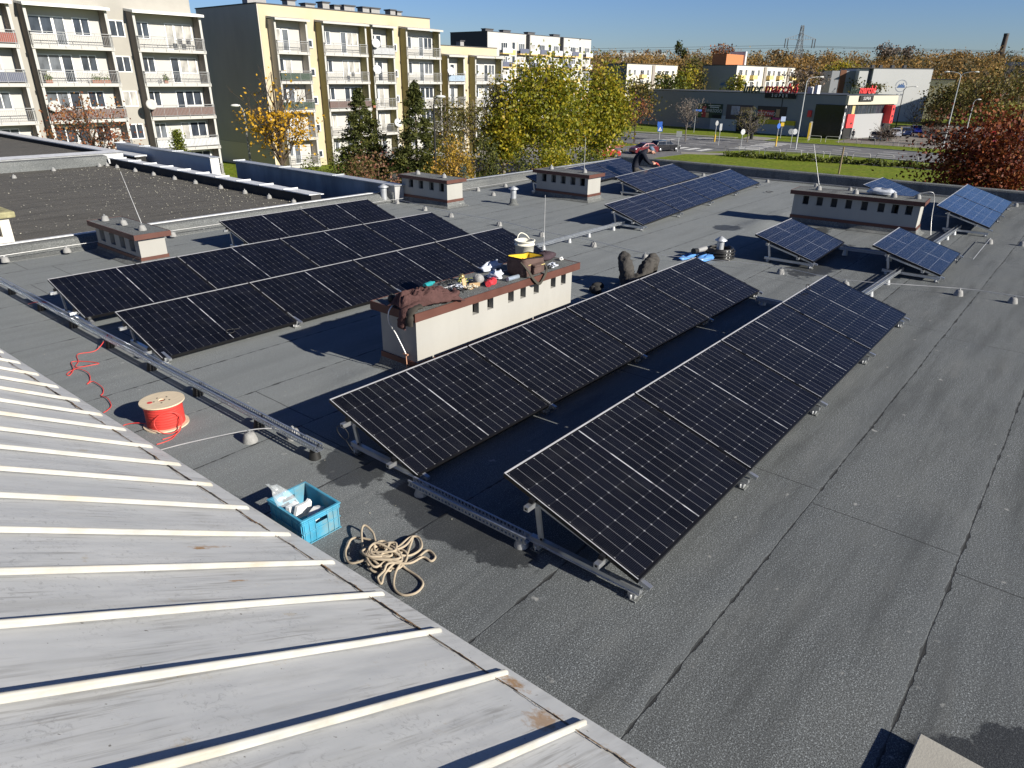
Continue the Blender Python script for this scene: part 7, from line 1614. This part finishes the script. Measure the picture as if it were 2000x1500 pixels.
def fingers(hand, d, n, up, mat, parent, nm='hand'):
    """palm with five separate bent fingers; d along the fingers, n across the palm, up out of its back"""
    V = [(hand, .032), (hand+d*.045, (.040)), (hand+d*.085, .036)]; Eg = [(0, 1), (1, 2)]
    for k, ln in enumerate((.068, .078, .072, .055)):
        a = hand+d*.085+n*(.022*(k-1.5)); b_ = len(V); V += [(a+d*.012, .0105), (a+d*ln*.5-up*.006, .0095), (a+d*ln*.85-up*.028, .0085)]; Eg += [(2, b_), (b_, b_+1), (b_+1, b_+2)]
    b_ = len(V); V += [(hand+d*.03+n*.042, .013), (hand+d*.065+n*.056-up*.012, .011), (hand+d*.092+n*.05-up*.026, .009)]; Eg += [(1, b_), (b_, b_+1), (b_+1, b_+2)]
    return skin(nm, V, Eg, [mat], parent, 1)
def bender():
    # kneels between two panel rows, back bent, looking down at the panel he is clamping
    X, Y = 20.0, 11.72
    f = Vector((.62, -.78, 0)).normalized(); s = Vector((-f.y, f.x, 0)); B = Vector((X, Y, 0)); Z = Vector((0, 0, 1))
    P = lambda a, b_, z: B+f*a+s*b_+Z*z
    root = thing('person', 'person in navy work clothes, blue cap and red gloves bending over a panel', 'person', (X, Y, 0))
    V = [(P(0, 0, .36), (.17, .15)), (P(.05, 0, .54), (.165, .145)), (P(.13, 0, .72), (.185, .155)), (P(.26, 0, .86), (.19, .14)), (P(.35, 0, .915), (.075, .08)),
         (P(.42, 0, .925), (.062, .062)), (P(.50, 0, .93), (.085, .10)), (P(.57, 0, .885), (.078, .095)), (P(.60, 0, .825), (.05, .06))]
    Eg = [(i, i+1) for i in range(8)]
    for sd in (1, -1):
        o = len(V); V += [(P(.25, .18*sd, .84), .08), (P(.34, .24*sd, .68), .066), (P(.46, .22*sd, .56), .054), (P(.58, .15*sd, .545), .043), (P(.66, .12*sd, .55), .036)]; Eg += [(3, o)]+[(o+i, o+i+1) for i in range(4)]
        o = len(V); V += [(P(.06, .12*sd, .32), .11), (P(.34, .16*sd, .20), .09), (P(.44, .16*sd, .09), .07), (P(.18, .16*sd, .085), .062), (P(-.08, .16*sd, .085), .05), (P(-.12, .16*sd, .04), .042)]; Eg += [(0, o)]+[(o+i, o+i+1) for i in range(5)]
    body = skin('body', V, Eg, [M_NAVYC, M_SKIN, M_GREYC], root, 2)
    for p in body.data.polygons:
        c = p.center - B; a = c.dot(f)
        if a > .40 and c.z > .72 and abs(c.dot(s)) < .13: p.material_index = 1
        elif a > .585 and c.z < .68: p.material_index = 1
        elif c.z < .42 and a < .55: p.material_index = 2
    mb = MB(); hc = P(.515, 0, .967); R = Matrix.Rotation(math.atan2(f.y, f.x), 3, 'Z') @ Matrix.Rotation(.6, 3, 'Y'); mb.sphere(hc, .105, .088, .075, 14, 8, 0, R); mb.cbox(P(.615, 0, .92), .09, .13, .012, math.atan2(f.y, f.x), 0, 0, .75); mb.build('cap', M_CAP, root)
    mb = MB()
    for sd in (1, -1): mb.sphere(P(.525, .092*sd, .895), .022, .012, .032, 8, 6)
    mb.sphere(P(.645, 0, .855), .018, .016, .022, 8, 6); mb.build('ear_and_nose', M_SKIN, root)
    mb = MB()
    for sd in (1, -1): mb.sphere(P(.632, .034*sd, .88), .011, .012, .008, 8, 5)
    mb.sphere(P(.618, 0, .81), .01, .026, .007, 8, 5); mb.build('eyes_and_mouth', M_DARK, root)
    mg = pm('red work glove', (.55, .09, .07), .75)
    for sd in (1, -1): fingers(P(.665, .12*sd, .55), (f*.9-Z*.4).normalized(), s*-sd, (Z*.9+f*.4).normalized(), mg, root, 'gloved_hand')
    mb = MB()
    for sd in (1, -1): mb.sphere(P(-.18, .16*sd, .05), .12, .05, .05, 10, 6, 0, Matrix.Rotation(math.atan2(f.y, f.x), 3, 'Z'))
    mb.build('shoe', M_SHOE, root)
bender()
def lying():
    # lies on his back, head and arms under the panel row, knees up towards the open roof
    B = Vector((9.0, 5.10, 0)); Z = Vector((0, 0, 1)); f = Vector((.874, .485, 0)).normalized(); s = Vector((f.y, -f.x, 0)); P = lambda a, b_, z: B+f*a+s*b_+Z*z
    root = thing('person', 'person in grey work trousers lying with both knees up behind the panels', 'person', (8.95, 5.0, 0))
    V = [(P(.02, 0, .17), (.19, .16)), (P(-.2, 0, .14), (.165, .11)), (P(-.4, 0, .14), (.185, .11)), (P(-.52, 0, .14), (.17, .10)), (P(-.62, 0, .12), (.06, .06)), (P(-.72, 0, .11), (.08, .09)), (P(-.82, 0, .11), (.075, .085))]
    Eg = [(i, i+1) for i in range(6)]
    for sd, kx, kz, fx, sp in ((-1, .27, .53, .50, .19), (1, .33, .50, .56, .25)):
        o = len(V); V += [(P(.04, .10*sd, .17), .125), (P(.15, .15*sd, .36), .108), (P(kx-.02, sp*sd, kz-.03), (.085, .088)), (P(kx+.06, sp*sd, kz-.05), .078), (P(kx+.15, sp*sd, .28), .072), (P(fx, sp*sd, .10), .05), (P(fx+.02, sp*sd, .05), .045)]; Eg += [(0, o)]+[(o+i, o+i+1) for i in range(6)]
        o = len(V); V += [(P(-.5, .18*sd, .13), .065), (P(-.42, .30*sd, .08), .052), (P(-.28, .26*sd, .07), .042), (P(-.20, .25*sd, .06), .034)]; Eg += [(3, o)]+[(o+i, o+i+1) for i in range(3)]
    body = skin('body', V, Eg, [M_GREYC, M_SKIN, M_DGREYC, M_NAVYC], root, 3)
    for v_ in body.data.vertices:   # cloth folds and baggy trouser legs
        c = v_.co-B
        if c.dot(f) > -.1: q = Vector((v_.co.x*9, v_.co.y*9, v_.co.z*16)); v_.co += v_.normal*(.030*(1-abs(mnoise.noise(q))*2)-.006+.010*mnoise.noise(q*2.7))
    for p in body.data.polygons:
        c = p.center-B; a = c.dot(f)
        if a < -.58: p.material_index = 1 if a < -.6 and abs(c.dot(s)) < .12 else 3
        elif a < -.12: p.material_index = 3
        elif c.z > .36 and p.normal.dot(f) > .0: p.material_index = 2
    for sd, fx, sp in ((-1, .50, .20), (1, .55, .24)):
        mb = MB(); mb.sphere(P(fx+.08, sp*sd, .045), .135, .05, .05, 12, 7, 0, Matrix.Rotation(math.atan2(f.y, f.x), 3, 'Z')); mb.build('shoe', M_SHOE, root)
        fingers(P(-.19, .25*sd, .06), f, s*sd*-1, Z, M_SKIN, root)
    mb = MB(); mb.sphere(P(-.80, 0, .10), .085, .09, .085, 12, 8, 0, Matrix.Rotation(math.atan2(f.y, f.x), 3, 'Z')); mb.build('hair', M_HAIR, root)
    mb = MB(); mb.sphere(P(-.76, 0, .205), .016, .014, .02, 8, 6); mb.build('nose', M_SKIN, root); mb = MB(); mb.sphere(P(-.785, .033, .195), .01, .011, .007, 8, 5); mb.sphere(P(-.785, -.033, .195), .01, .011, .007, 8, 5); mb.sphere(P(-.715, 0, .19), .008, .024, .006, 8, 5); mb.build('eyes_and_mouth', M_DARK, root)
    P0 = at(1163, 566, .03); root2 = thing('work_shoe_cover', 'dark work glove and cloth lying in the shade left of the raised knees', 'cloth', P0)
    mb = MB(); r = random.Random(4)
    for k in range(4): mb.sphere(P0+Vector((r.uniform(-.12, .2), r.uniform(-.08, .1), .02)), .10, .06, .05, 10, 6, 0, Matrix.Rotation(r.uniform(0, 3), 3, 'Z'), .2)
    mb.build('cloth', M_DGREYC, root2)
lying()
def walker():
    p = Vector((136.2, 36.6, ZG)); Z = Vector((0, 0, 1)); s = Vector((.3, -.95, 0)); f = Vector((.95, .3, 0)); P = lambda a, b_, z: p+f*a+s*b_+Z*z
    root = thing('person', 'small distant person in dark clothes at the supermarket entrance', 'person', p)
    V = [(P(0, 0, .95), (.16, .13)), (P(0, 0, 1.2), (.17, .12)), (P(0, 0, 1.42), (.19, .12)), (P(0, 0, 1.54), .06), (P(.02, 0, 1.66), (.085, .1)), (P(.02, 0, 1.75), (.08, .09))]; Eg = [(i, i+1) for i in range(5)]
    for sd in (1, -1):
        o = len(V); V += [(P(0, .2*sd, 1.40), .065), (P(.02, .25*sd, 1.12), .055), (P(.1, .22*sd, .88), .045), (P(.12, .22*sd, .78), .035)]; Eg += [(2, o)]+[(o+i, o+i+1) for i in range(3)]
        o = len(V); V += [(P(0, .1*sd, .86), .1), (P(.08*sd, .1*sd, .48), .075), (P(.04*sd, .1*sd, .1), .055), (P(.04*sd+.12, .1*sd, .05), .05)]; Eg += [(0, o)]+[(o+i, o+i+1) for i in range(3)]
    body = skin('body', V, Eg, [M_NAVYC, M_SKIN], root, 1)
    for q in body.data.polygons:
        if q.center.z-ZG > 1.56: q.material_index = 1
    mb = MB(); mb.sphere(P(-.01, 0, 1.74), .1, .095, .09, 10, 6); mb.build('hair', M_HAIR, root)
walker()
